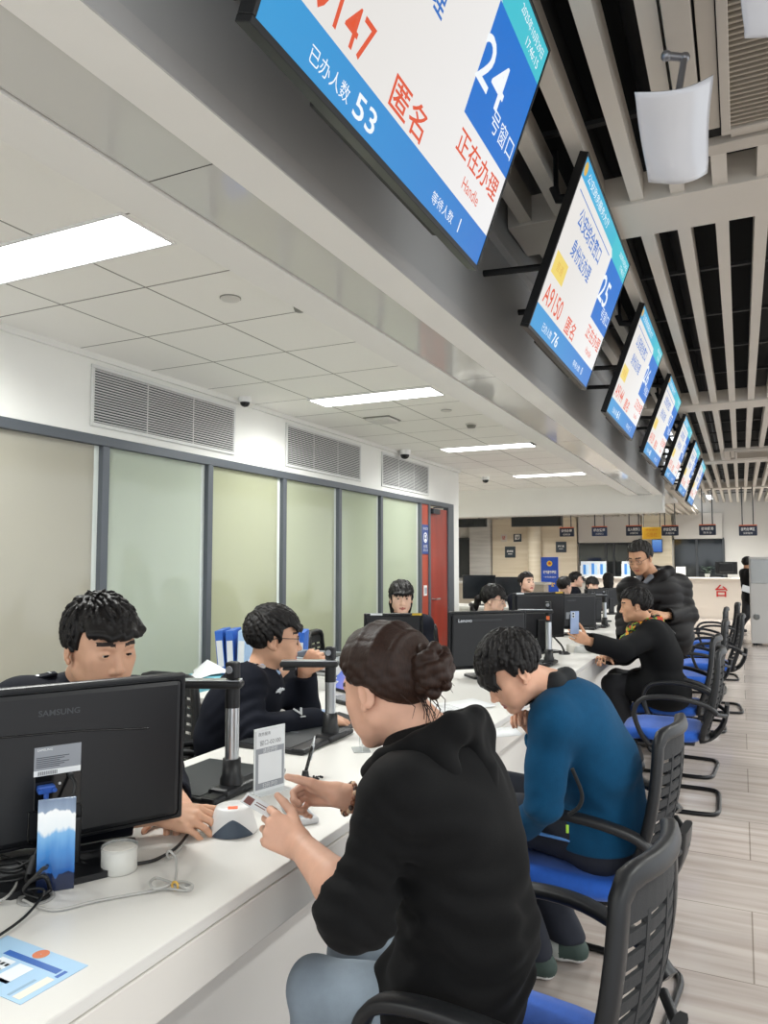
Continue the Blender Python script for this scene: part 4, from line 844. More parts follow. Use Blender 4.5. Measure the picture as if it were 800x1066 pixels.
cable('grey_cable', 'grey cable with a tied coil lying on the counter', [D(24, 937, .004), D(42, 945, .004), D(62, 947, .004), D(100, 938, .004), D(150, 929, .004), D(172, 925, .005), D(196, 927, .008), D(200, 921, .014), D(186, 918, .012), D(164, 925, .012), D(156, 920, .014), D(163, 914, .01), D(182, 920, .012), D(196, 925, .016), D(199, 921, .01), D(184, 921, .008), D(184, 905, .02), D(183, 893, .03), D(177, 886, .04), D(174, 889, .03), D(178, 893, .012), D(190, 880, .006)], .0028, CABG)
t = bpy.data.objects['grey_cable']; mb = MB(); q = D(181, 923, .012) - t.location; mb.tube([q + Vector((.008 * math.cos(a), .004, .008 * math.sin(a))) for a in np.linspace(0, 2*PI, 12)], .0025, 6); mb.build('yellow_tie', mat('tie_yellow', '#c9a24a', .5), t)
cable('grey_cable', 'pale cable bundle end by the desk hole at the picture edge', [D(-30, 930), D(-5, 938, .01), D(10, 931, .016), D(18, 915, .01), D(5, 905, .01), D(-20, 900, .006)], .0028, CABG)
# card reader with the dark triangle
p = (on(222, 871, 2, ZT) + on(268, 871, 2, ZT)) / 2; p = p + np.array([-.03, .03, 0]); t = thing('card_reader', 'white dome card reader with dark triangle front, held by two people', 'card reader', (p[0], p[1], ZT), math.radians(36))
prof = [(.060, 0), (.0605, .006), (.056, .022), (.048, .045), (.043, .058), (.039, .0615), (.0, .0625)]
mb = MB(); mb.lathe(prof, (0, 0, .0005), (0, 0, 1), 40, 0, False); mb.build('shell', mat('reader_white', '#d9d8d6', .4), t)
mb = MB(); vs = []; fs = []; n = 22
def rad(z):
    for (r0, z0), (r1, z1) in zip(prof, prof[1:]):
        if z <= z1: return r0 + (r1 - r0) * (z - z0) / max(1e-6, z1 - z0)
    return 0
for i in range(n + 1):
    s = -1 + 2 * i / n; th = -PI / 2 + s * .95; top = .041 * (1 - abs(s) ** 1.5)
    for j in range(7): z = top * j / 6 + .001; r = rad(z) + .0008; vs.append((r * math.cos(th), r * math.sin(th), z))
for i in range(n):
    for j in range(6): a = i * 7 + j; fs.append((a, a + 7, a + 8, a + 1))
mb.add(vs, fs, 0, True); mb.build('dark_front', mat('reader_slate', '#3c4856', .5), t)
mb = MB(); mb.box((-.012, -.03, .0615), (.012, -.012, .0642), 0, .002); mb.build('orange_light', mat('reader_orange', '#e8643a', .4, emit=.25), t)
# acrylic notice stand, code left out
pa, pb = on(265, 828, 2, ZT), on(296, 819, 2, ZT); u = Vector(pb - pa); wd = u.length; u.normalize(); nb = Vector((u.y, -u.x, 0))
t = thing('notice_stand', 'small upright acrylic stand with grey notice, before the hoodie woman hands', 'notice stand', X=XF(pa, u, -nb, (0, 0, 1)))
mb = MB(); mb.box((-.002, 0, .002), (wd + .002, .004, .185), 0, .001); mb.box((-.002, -.03, 0), (wd + .002, .035, .003), 0, .001); mb.build('acrylic', mat('acrylic_clear', '#d9dcdd', .05, spec=.6), t)
mb = MB(); mb.box((.003, -.0015, .012), (wd - .003, -.0003, .178), 0); mb.box((.003, -.002, .128), (wd - .003, -.0015, .178), 1); mb.box((.012, -.002, .03), (wd - .012, -.0016, .112), 1)
Xs = XF((0, -.0023, 0), (1, 0, 0), (0, 0, 1), (0, -1, 0)); put_text(mb, '窗口-02100', wd / 2, .143, wd * .7, None, 0, 2, Xs); put_text(mb, '请您评价', wd / 2, .120, wd * .5, None, 0, 1, Xs)
put_text(mb, '政务服务', wd * .3, .168, wd * .4, None, 0, 2, Xs); put_text(mb, '扫码评价', wd / 2, .021, wd * .5, None, 0, 1, Xs); mb.build('notice', [mat('notice_grey', '#8d9096', .4), mat('notice_white', '#d4d6d8', .4), mat('notice_ink', '#4a4c50', .5)], t)
# pen on a holder
p = on(318, 812, 2, ZT); t = thing('counter_pen', 'pen leaning in a chained black holder beside the notice stand', 'pen', (p[0], p[1], ZT))
mb = MB(); mb.lathe([(.026, 0), (.026, .004), (.012, .01), (.009, .028)], (0, 0, 0), (0, 0, 1), 20); mb.build('holder', PLB, t)
q = Vector(W(328, 766, 2.37)) - Vector((p[0], p[1], ZT)); mb = MB(); mb.cyl((0, 0, .02), q * .8, .0055, n=12, mi=0); mb.cyl(q * .8, q * 1.0, .0045, .002, n=12, mi=1); mb.cyl(q * .45, q * .8, .0062, n=12, mi=1); mb.build('barrel', [SCRG, ALUS], t)
mb = MB(); 
for k in range(9): a = k / 8; c = Vector((.03 + .012 * math.sin(k), .03 * a, .006 + .002 * (k % 2))); mb.sphere(c, .004, 0, None, 8, 6)
mb.tube([(.02, 0, .006), (.035, .01, .006), (.03, .03, .008)], .002, 6); mb.build('chain', SCRK, t)
# clear stand by the woman's face
p = on(376, 781, 2, ZT); t = thing('acrylic_plate', 'thin clear upright plate beside the hoodie woman face', 'plate stand', (p[0], p[1], ZT), math.radians(-55)); GLA = mat('acrylic_milky', '#dfe3e4', .06, spec=.6, alpha=.55)
mb = MB(); mb.box((-.035, -.002, .003), (.035, .002, .17), 0, .001); mb.build('plate', GLA, t); mb = MB(); mb.box((-.04, -.03, 0), (.04, .03, .004), 0, .0015); mb.build('foot', GLA, t)
# signature pad
p = on(312, 850, 2, ZT); t = thing('signature_pad', 'pale grey flat pad on the counter under the hoodie woman hand', 'pad', (p[0], p[1], ZT), math.radians(-40)); mb = MB(); mb.box((-.075, -.03, .0), (.075, .03, .018), 0, .008); mb.build('shell', mat('pad_grey', '#c3c4c6', .35), t); mb = MB(); mb.box((-.06, -.02, .018), (.06, .02, .0188)); mb.build('pad_face', mat('pad_face', '#8d9298', .3), t)
# side desk things
ZD = ZT
p = on(360, 722, 2, ZD); t = thing('tablet', 'tablet with lit lilac screen propped on the desk beside the officer wearing glasses', 'tablet', (p[0], p[1], ZD + .003), math.radians(-28))
Xt = Matrix.Rotation(math.radians(-58), 4, 'X'); mb = MB(); mb.box((-.13, -.0, .0), (.13, .17, .009), 0, .003, Matrix.Rotation(math.radians(62), 4, 'X')); mb.build('shell', SCRK, t)
mb = MB(); Xr = Matrix.Rotation(math.radians(62), 4, 'X'); mb.quad((-.12, .012, .0095), (.12, .012, .0095), (.12, .16, .0095), (-.12, .16, .0095), 0, Xr); mb.build('picture', emat('tablet_picture', '#5a7fe0', .9, '#c9a6e8', 0, (-.12, .12)), t); mb = MB(); mb.box((-.09, .0, 0), (.09, .09, .006)); mb.build('foot', SCRK, t)
p = on(368, 733, 2, ZD); t = thing('keyboard', 'grey keyboard in front of the lit tablet', 'keyboard', (p[0], p[1], ZD), math.radians(-28)); mb = MB(); mb.box((-.16, -.055, 0), (.16, .055, .014), 0, .004); mb.build('tray', SCRK, t)
mb = MB()
for r_ in range(5):
    for k in range(14): x = -.148 + k * .0212; y = -.045 + r_ * .0185; mb.box((x, y, .014), (x + .018, y + .0155, .020), 0, .002, None, 1)
mb.build('keys', mat('key_grey', '#8d8f93', .5), t)
p = on(352, 752, 2, ZD); t = thing('mouse_pad', 'black mouse pad beneath the hand of the officer wearing glasses', 'mouse pad', (p[0], p[1], ZD), math.radians(-30)); mb = MB(); mb.box((-.17, -.11, 0), (.13, .11, .004), 0, .002); mb.build('pad', mat('rubber_black', '#2a2b2d', .8), t)
# printer on a white cabinet
CABW = mat('cabinet_white', '#d8d7d2', .4)
def cabinet(lab, x, y, z, w, d, rz, doors=2, redtext=False):
    t = thing('storage_cabinet', lab, 'cabinet', (x, y, 0), rz); mb = MB(); mb.box((-w, -d, .04), (w, d, z), 0, .006); mb.box((-w + .02, -d + .02, 0), (w - .02, d - .02, .04)); mb.build('body', CABW, t)
    for k in range(doors):
        x0 = -w + .006 + k * 2 * w / doors; x1 = x0 + 2 * w / doors - .012; mb = MB(); mb.box((x0, -d - .018, .06), (x1, -d, z - .015), 0, .003); dr = mb.build('door', CABW, t)
        hx = x1 - .04 if k == 0 else x0 + .04; mb = MB(); mb.box((hx - .006, -d - .036, z * .55), (hx + .006, -d - .018, z * .55 + .12), 0, .003); mb.build('handle', ALUS, dr)
    if redtext: mb = MB(); put_text(mb, '文明服务', -w * .5, z - .08, .22, .05, 0, 0, XF((0, -d - .0185, 0), (1, 0, 0), (0, 0, 1), (0, -1, 0)), .01); mb.build('lettering', MATS['red_letter'], t)
    return t
p = (-2.13, 3.66); cz = .865
cabinet('low white cabinet with red lettering under the printer', p[0], p[1], cz, .245, .2, 0, 2, True)
t = thing('printer', 'grey and white printer on the low white cabinet beyond glasses officer', 'printer', (p[0], p[1], cz + .001), 0); mb = MB(); mb.box((-.235, -.19, 0), (.235, .19, .06), 0, .012); mb.build('body', mat('printer_white', '#cfd0d0', .4), t)
mb = MB(); mb.box((-.24, -.19, .06), (.24, .19, .082), 0, .014); mb.box((-.16, -.12, .082), (.12, .1, .085), 1); mb.build('lid', [mat('printer_grey', '#7f868c', .4), SCRK], t); mb = MB(); mb.box((-.14, -.205, .02), (.14, -.19, .03), 0, .003); mb.build('paper_tray', SCRK, t)
cabinet('slim tall white cabinet just beyond the printer', -1.80, 3.66, .985, .075, .2, 0, 1)
t = thing('paper_bundle', 'rounded white paper bundle on the slim white cabinet', 'paper', (-1.80, 3.66, .987)); mb = MB(); mb.sphere((0, 0, .024), (.07, .12, .024)); mb.build('paper', WST, t)
# binders and tissue near the wall
p = W(250, 672, 4.7); bx, by = p[0], p[1]; hb = .31; cz = p[2] - .21
cabinet('white low cabinet by frosted glass holding blue binders', bx + .06, by, cz, .40, .22, 0, 2)
BND = mat('binder_blue', '#2a63c0', .4)
for k, (dx, a, col, lab) in enumerate(((-.085, -.10, BND, 'tilted blue binder, first in the row behind the glasses officer head'), (-.03, -.05, BND, 'blue binder with white spine label behind the glasses officer head'), (.03, .02, mat('binder_pale', '#a9c6e6', .4), 'pale blue binder against the glasses officer hair'), (.40, .03, BND, 'blue binder showing past the glasses officer nose'))):
    t = thing('binder', lab, 'binder', (bx + dx, by + dx * .2, cz + .002), math.radians(25), 'binders on the low cabinet'); Xb = Matrix.Rotation(a, 4, 'Y'); mb = MB(); mb.box((-.024, -.12, .004), (.024, .13, hb), 0, .003, Xb); mb.build('cover', col, t); mb = MB(); mb.box((-.018, -.1225, .09), (.018, -.12, .25), 0, 0, Xb); mb.build('spine_label', WST, t)
p = W(216, 694, 4.2); t = thing('tissue_pack', 'white tissue peak sticking out behind the black mesh chair', 'tissue', (p[0], p[1], p[2] - .165))
mb = MB(); n = 10; vs = [(0, 0, .205)]
for k in range(n): a = 2 * PI * k / n; r = .10 + .035 * math.sin(3 * a); vs.append((r * math.cos(a), r * math.sin(a), .125 + .012 * math.cos(2 * a)))
mb.add(vs, [(0, 1 + k, 1 + (k + 1) % n) for k in range(n)]); mb.build('tissue', WST, t); mb = MB(); mb.box((-.12, -.07, 0), (.12, .07, .12), 0, .01); mb.build('box', mat('tissue_teal', '#6fb7c9', .5), t)
tb = thing('stand_table', 'narrow white stand holding the tissue box', 'stand', (p[0], p[1], 0)); zt_ = p[2] - .167; mb = MB(); mb.box((-.2, -.16, zt_ - .03), (.2, .16, zt_), 0, .003); mb.build('top', LAM, tb)
for a_ in (-.18, .16):
    for b_2 in (-.14, .12): mb = MB(); mb.box((a_, b_2, 0), (a_ + .02, b_2 + .02, zt_ - .03)); mb.build('leg', PANW, tb)
# papers by the boy
PAP = mat('paper_white', '#e9ebec', .6)
def paper(px, py, w, h, a, lab, z=.001):
    q = on(px, py, 2, ZT + z); t = thing('paper_sheet', lab, 'paper', (q[0], q[1], ZT + z), a); mb = MB(); n = 6; vs = []; 
    for s in (0, 1):
        for i in range(n + 1):
            for j in range(2): vs.append((-w/2 + w * i / n, -h/2 + h * j, .008 * (i / n) ** 3 + .0008 * s))
    K = 2 * (n + 1); fs = []
    for i in range(n): a0 = i * 2; fs += [(a0, a0 + 1, a0 + 3, a0 + 2), (K + a0, K + a0 + 2, K + a0 + 3, K + a0 + 1), (a0, a0 + 2, K + a0 + 2, K + a0), (a0 + 1, K + a0 + 1, K + a0 + 3, a0 + 3)]
    fs += [(0, K, K + 1, 1), (2*n, 2*n + 1, K + 2*n + 1, K + 2*n)]
    mb.add(vs, fs, 0, True); mb.build('sheet', PAP, t); mb = MB()
    for k in range(5): mb.box((-w * .38, -h * .3 + k * h * .13, .0013), (w * .1, -h * .285 + k * h * .13, .0015))
    mb.build('print', MATS['label_ink'], t)
paper(512, 763, .21, .15, .5, 'white paper sheet on the counter edge before the boy'); paper(478, 735, .28, .20, .9, 'printed paper on the counter behind the hoodie woman collar')
# far puck and reader, tripod pen
p = on(597, 678, 2, ZT); t = thing('tape_roll', 'white round roll on the counter by the raised phone', 'roll', (p[0], p[1], ZT)); mb = MB(); mb.lathe([(.05, 0), (.05, .045), (.046, .05), (.02, .05)], (0, 0, 0), (0, 0, 1), 24); mb.build('roll', MATS['roll_white'], t)
p = on(608, 679, 2, ZT); t = thing('card_reader', 'grey flat reader on the counter under the coat woman wrist', 'card reader', (p[0], p[1], ZT), .4); mb = MB(); mb.lathe([(.07, 0), (.07, .02), (.055, .045), (.0, .048)], (0, 0, 0), (0, 0, 1), 24, 0, False); mb.build('shell', mat('reader_grey', '#b4b6b4', .4), t); mb = MB(); mb.lathe([(.03, .0485), (.0, .0495)], (0, 0, 0), (0, 0, 1), 16, 0, False); mb.build('pad_face', SCRK, t)
def penstand(px, py, lab):
    p = on(px, py, 2, ZT); t = thing('pen_holder', lab, 'pen holder', (p[0], p[1], ZT)); mb = MB(); mb.lathe([(.04, 0), (.04, .008), (.02, .02)], (0, 0, 0), (0, 0, 1), 20); mb.build('base', PLB, t); mb = MB(); mb.tube(spline([(0, 0, .015), (-.02, 0, .06), (-.06, .01, .10)], 5), .007, 8); mb.tube([(-.06, .01, .10), (-.13, .03, .16)], .006, 8); mb.build('pen', SCRG, t)
penstand(588, 681, 'black pen holder with slanting pen behind the boy collar'); penstand(548, 700, 'small black pen holder just past the boy head')
p = on(550, 668, 2, ZT); t = thing('keyboard', 'pale keyboard under the ponytailed officer hand', 'keyboard', (p[0], p[1], ZT), math.radians(-40)); mb = MB(); mb.box((-.2, -.07, 0), (.2, .07, .016), 0, .005); mb.build('tray', mat('kb_pale', '#9aa0a8', .5), t)
mb = MB()
for r_ in range(4):
    for k in range(12): x = -.18 + k * .03; y = -.055 + r_ * .028; mb.box((x, y, .016), (x + .026, y + .024, .022))
mb.build('keys', MATS['key_grey'], t)
# cabinets and monitors past the red door
for q, (px, py, dd, w_, lab) in enumerate(((487, 629, 10.0, .46, 'dark monitor on the white desk past the red door'), (519, 625, 12.5, .5, 'dark monitor half hidden behind the ponytailed officer, past the red door'))):
    p = W(px, py, dd); p[1] += .5; mon_far(p[0], p[1], p[2] - .04, w_, .33, math.radians(25), lab)
    td = thing('side_desk', ['white desk past the red door holding a dark monitor', 'white desk behind the ponytailed officer'][q], 'desk', (p[0], p[1], 0), math.radians(0)); mb = MB(); mb.box((-.55, -.3, p[2] - .075), (.6, .35, p[2] - .041), 0, .004); mb.build('worktop', LAM, td); mb = MB(); mb.box((-.5, -.26, .0), (.55, -.22, p[2] - .075)); mb.box((-.02, -.275, p[2] - .2), (.3, -.26, p[2] - .12), 1); mb.build('front_panel', [MATS['cabinet_white'], PANW], td)
p = W(525, 606, 15); t = thing('service_counter', 'beige counter in front of the wood wall, past the red door', 'counter', (p[0] - .3, p[1], 0)); mb = MB(); mb.box((-1.3, 0, 0), (1.1, .4, p[2] - .04)); mb.build('front_panel', mat('beige_laminate', '#c2b6a6', .5), t); mb = MB(); mb.box((-1.35, -.05, p[2] - .04), (1.15, .45, p[2]), 0, .005); mb.build('worktop', MATS['pale_worktop'], t)
# ------------------------------------------------------------------ smooth-union surfaces for figures
f32 = np.float32
def nrm(v): v = np.asarray(v, float); return v / (np.linalg.norm(v) + 1e-12)
class SDF:
    "ordered list of smooth-joined shapes; evaluates to a signed distance"
    def __init__(s): s.p = []; s.disp = None; s.cuts = []
    def rc(s, a, b, ra, rb=None, k=.02, op=0):
        a = np.asarray(a, float); b = np.asarray(b, float); rb = ra if rb is None else rb
        s.p.append(('c', a, b, ra, rb, k, op, (a + b) / 2, np.linalg.norm(a - b) / 2 + max(ra, rb))); return s
    def el(s, c, r, R=None, k=.02, op=0):
        c = np.asarray(c, float); r = np.asarray(r, float); R = np.eye(3) if R is None else np.asarray(R, float)
        s.p.append(('e', c, r, R, 0, k, op, c, max(r))); return s
    def chain(s, pts, rs, k=.02, op=0):
        for i in range(len(pts) - 1): s.rc(pts[i], pts[i+1], rs[i], rs[i+1], k if i == 0 else min(k, .006) if False else k, op)
        return s
    def group(s, sub, k=.004, op=0):
        "union of a list of shapes, each joined softly inside, then joined once"
        c = np.mean([q[7] for q in sub.p], axis=0); r = max(np.linalg.norm(q[7] - c) + q[8] for q in sub.p)
        s.p.append(('g', sub, 0, 0, 0, k, op, c, r)); return s
    def one(s, q, P):
        if q[0] == 'c':
            a, b, ra, rb = q[1:5]; d = b - a; L = float(d @ d) + 1e-12
            v = P - a.astype(f32); t = np.clip(v @ (d / L).astype(f32), 0, 1)
            v -= t[:, None] * d.astype(f32); return np.sqrt(np.einsum('ij,ij->i', v, v)) - (f32(ra) + t * f32(rb - ra))
        if q[0] == 'e':
            v = (P - q[1].astype(f32)) @ q[3].T.astype(f32); k0 = np.sqrt((((v / q[2].astype(f32))) ** 2).sum(1)); k1 = np.sqrt((((v / (q[2] ** 2).astype(f32))) ** 2).sum(1)) + 1e-9
            return k0 * (k0 - 1) / k1
        return q[1].ev(P)
    def ev(s, P, near=None):
        d = None
        for q in s.p:
            if near is not None:
                lb = np.linalg.norm(q[7] - near[0]) - q[8]
                if lb > near[1] + q[5] * 2: continue
            x = s.one(q, P); k = f32(max(q[5], 1e-5))
            if d is None:
                if q[6]: continue
                d = x; continue
            if q[6] == 0: h = np.maximum(k - np.abs(d - x), 0) / k; d = np.minimum(d, x) - h * h * k * f32(.25)
            elif q[6] == 1: x = -x; h = np.maximum(k - np.abs(d - x), 0) / k; d = np.maximum(d, x) + h * h * k * f32(.25)
            else: h = np.maximum(k - np.abs(d - x), 0) / k; d = np.maximum(d, x) + h * h * k * f32(.25)
        if d is None: d = np.full(len(P), 1.0, f32)
        if s.disp is not None: d = d + s.disp(P)
        for c in s.cuts: d = np.maximum(d, c(P))
        return d
def folds(amp, freq, seed=0, stretch=(1, 1, 1), n=5):
    r = np.random.default_rng(seed); D = r.normal(size=(n, 3)); D /= np.linalg.norm(D, axis=1)[:, None]; E = r.normal(size=(n, 3)); ph = r.random(n) * 6.28; st = np.asarray(stretch)
    D = (D * st * freq).astype(f32); E = (E * freq * .45).astype(f32)
    def f(P):
        o = np.zeros(len(P), f32)
        for i in range(n): o += np.sin(P @ D[i] + f32(ph[i]) + 1.4 * np.sin(P @ E[i] + f32(ph[i] * 2)))
        return o * f32(amp / n ** .5)
    return f
def mesh_sdf(S, lo, hi, h, B=14, open_=None):
    "sparse evaluation in blocks, then surface nets -> verts, quads"
    lo = np.asarray(lo, float); hi = np.asarray(hi, float); nb = np.maximum(1, np.ceil((hi - lo) / (h * B)).astype(int)); N = nb * B + 1
    V = np.ones(N, f32); g = (np.arange(B + 1) * h).astype(f32)
    base = np.stack(np.meshgrid(g, g, g, indexing='ij'), -1).reshape(-1, 3)
    idx = np.stack(np.meshgrid(*[np.arange(n) for n in nb], indexing='ij'), -1).reshape(-1, 3)
    cen = (lo + (idx + .5) * B * h).astype(f32); dc = S.ev(cen); rad = B * h * .87
    for i, c, d in zip(idx, cen, dc):
        s = tuple(slice(a * B, a * B + B + 1) for a in i)
        if abs(d) > rad * 1.25 + .012: V[s] = np.where(np.abs(V[s]) >= 1, f32(1 if d > 0 else -1), V[s]); continue
        P = base + (lo + i * B * h).astype(f32)
        V[s] = np.clip(S.ev(P, (c.astype(float), rad + max(0, d) + .03)), -.9, .9).reshape(B + 1, B + 1, B + 1)
    I = V < 0
    a = I[:-1, :-1, :-1].astype(np.int8)
    for q in ((1,0,0),(0,1,0),(0,0,1),(1,1,0),(1,0,1),(0,1,1),(1,1,1)): a = a + I[q[0]:N[0]-1+q[0], q[1]:N[1]-1+q[1], q[2]:N[2]-1+q[2]]
    cells = np.argwhere((a > 0) & (a < 8)); 
    if len(cells) == 0: return np.zeros((0, 3)), np.zeros((0, 4), int)
    cid = np.full(np.array(a.shape), -1, np.int32); cid[tuple(cells.T)] = np.arange(len(cells))
    corner = np.array([(x, y, z) for x in (0, 1) for y in (0, 1) for z in (0, 1)]); cv = np.stack([V[tuple((cells + c).T)] for c in corner], 1)
    acc = np.zeros((len(cells), 3)); cnt = np.zeros(len(cells))
    for p in range(8):
        for q in range(p + 1, 8):
            if abs(corner[p] - corner[q]).sum() != 1: continue
            m = (cv[:, p] < 0) != (cv[:, q] < 0); t = cv[m, p] / (cv[m, p] - cv[m, q]); acc[m] += corner[p] + t[:, None] * (corner[q] - corner[p]); cnt[m] += 1
    verts = lo + (cells + acc / cnt[:, None]) * h
    F = []
    for ax in range(3):
        u, v = (ax + 1) % 3, (ax + 2) % 3
        s0 = [slice(None)] * 3; s1 = [slice(None)] * 3; s0[ax] = slice(0, -1); s1[ax] = slice(1, None)
        e = I[tuple(s0)] != I[tuple(s1)]; E = np.argwhere(e); E = E[(E[:, u] > 0) & (E[:, v] > 0) & (E[:, u] < a.shape[u]) & (E[:, v] < a.shape[v])]
        if not len(E): continue
        def cc(du, dv): q = E.copy(); q[:, u] -= du; q[:, v] -= dv; return cid[tuple(q.T)]
        Q = np.stack([cc(1, 1), cc(0, 1), cc(0, 0), cc(1, 0)], 1); fl = I[tuple(E.T)]; Q[~fl] = Q[~fl][:, ::-1]; F.append(Q[(Q >= 0).all(1)])
    F = np.concatenate(F) if F else np.zeros((0, 4), int)
    if open_ and len(F):
        c = verts[F].mean(1).astype(f32); keep = np.ones(len(F), bool)
        for q in open_: keep &= q(c) < -.45 * h
        F = F[keep]; u, inv = np.unique(F, return_inverse=True); verts = verts[u]; F = inv.reshape(-1, 4)
    return verts, F
def bounds(S, pad=.02):
    lo = np.min([q[7] - q[8] for q in S.p if q[6] == 0], axis=0) - pad; hi = np.max([q[7] + q[8] for q in S.p if q[6] == 0], axis=0) + pad; return lo, hi
def obj_np(name, VF, mats, parent=None, mfun=None, smooth=True, extra=None):
    V = [v for v, f in VF]; F = []; o = 0
    for v, f in VF: F.append(np.asarray(f) + o); o += len(v)
    V = np.concatenate(V); 
    me = bpy.data.meshes.new(name)
    nf = sum(len(f) for f in F); loops = np.concatenate([f.reshape(-1) for f in F]); tot = np.concatenate([np.full(len(f), f.shape[1]) for f in F])
    me.vertices.add(len(V)); me.loops.add(len(loops)); me.polygons.add(nf)
    org = np.array(parent.matrix_world.translation) if parent is not None and parent.parent is None else np.zeros(3)
    if parent is not None and parent.parent is not None: org = np.array(parent.parent.matrix_world.translation)
    me.vertices.foreach_set('co', (V - org).astype(f32).ravel()); me.loops.foreach_set('vertex_index', loops.astype(np.int32))
    me.polygons.foreach_set('loop_start', (np.cumsum(tot) - tot).astype(np.int32)); me.polygons.foreach_set('loop_total', tot.astype(np.int32))
    for m in (mats if isinstance(mats, (list, tuple)) else [mats]): me.materials.append(m)
    me.update(calc_edges=True); me.validate()
    if mfun is not None:
        cen = np.concatenate([V[(f - (0))].mean(1) if True else 0 for f in F]) if False else np.concatenate([V[f].mean(1) for f in F])
        me.polygons.foreach_set('material_index', np.asarray(mfun(cen), np.int32))
    me.polygons.foreach_set('use_smooth', np.full(nf, smooth)); me.update()
    ob = bpy.data.objects.new(name, me); C.objects.link(ob)
    if parent is not None: ob.parent = parent
    return ob
def eye_ball(c, r, f, n=14):
    f = nrm(f); a = nrm(np.cross(f, [0, 0, 1.])); b = np.cross(a, f); V = []; Q = []
    for i in range(n + 1):
        th = PI * i / n
        for j in range(n): ph = 2 * PI * j / n; V.append(c + r * (math.cos(th) * f + math.sin(th) * (math.cos(ph) * a + math.sin(ph) * b)))
    for i in range(n):
        for j in range(n): k = (j + 1) % n; Q.append((i*n+j, i*n+k, (i+1)*n+k, (i+1)*n+j))
    return np.array(V), np.array(Q)
SKIN = {}
def skin(name, c):
    if name not in SKIN: SKIN[name] = mat('skin_' + name, c, .52, spec=.35, noise=.05, nscale=30, sss=.12, bump=.08, bscale=300)
    return SKIN[name]
LIP = mat('lip_rose', '#b0685e', .4); LIPR = mat('lip_red', '#a8373a', .35); BROW = mat('brow_dark', '#2c211d', .8); EYEW = mat('eye_white', '#bdb4ab', .25); EYED = mat('eye_dark', '#1c1310', .15); NAIL = mat('nail', '#d9a59a', .3)
def hair_mat(name, c, c2):
    if name in MATS: return MATS[name]
    m, nt, b = nodes_mat(name); L = nt.links.new; N = nt.nodes.new
    tc = N('ShaderNodeTexCoord'); mp = N('ShaderNodeMapping'); mp.inputs['Scale'].default_value = (60, 60, 9); L(tc.outputs['Object'], mp.inputs[0]); n = N('ShaderNodeTexNoise'); n.inputs['Scale'].default_value = 4; n.inputs['Detail'].default_value = 6; L(mp.outputs[0], n.inputs[0])
    mx = N('ShaderNodeMix'); mx.data_type = 'RGBA'; L(n.outputs['Fac'], mx.inputs[0]); mx.inputs[6].default_value = srgb(c); mx.inputs[7].default_value = srgb(c2); L(mx.outputs[2], b.inputs['Base Color'])
    bp = N('ShaderNodeBump'); bp.inputs['Strength'].default_value = .5; bp.inputs['Distance'].default_value = .002; L(n.outputs['Fac'], bp.inputs['Height']); L(bp.outputs[0], b.inputs['Normal']); b.inputs['Roughness'].default_value = .5; b.inputs['Specular IOR Level'].default_value = .25; return m
HBLACK = hair_mat('hair_black', '#0c0b0c', '#1d1a19'); HBROWN = hair_mat('hair_dark_brown', '#140e0b', '#38231a')
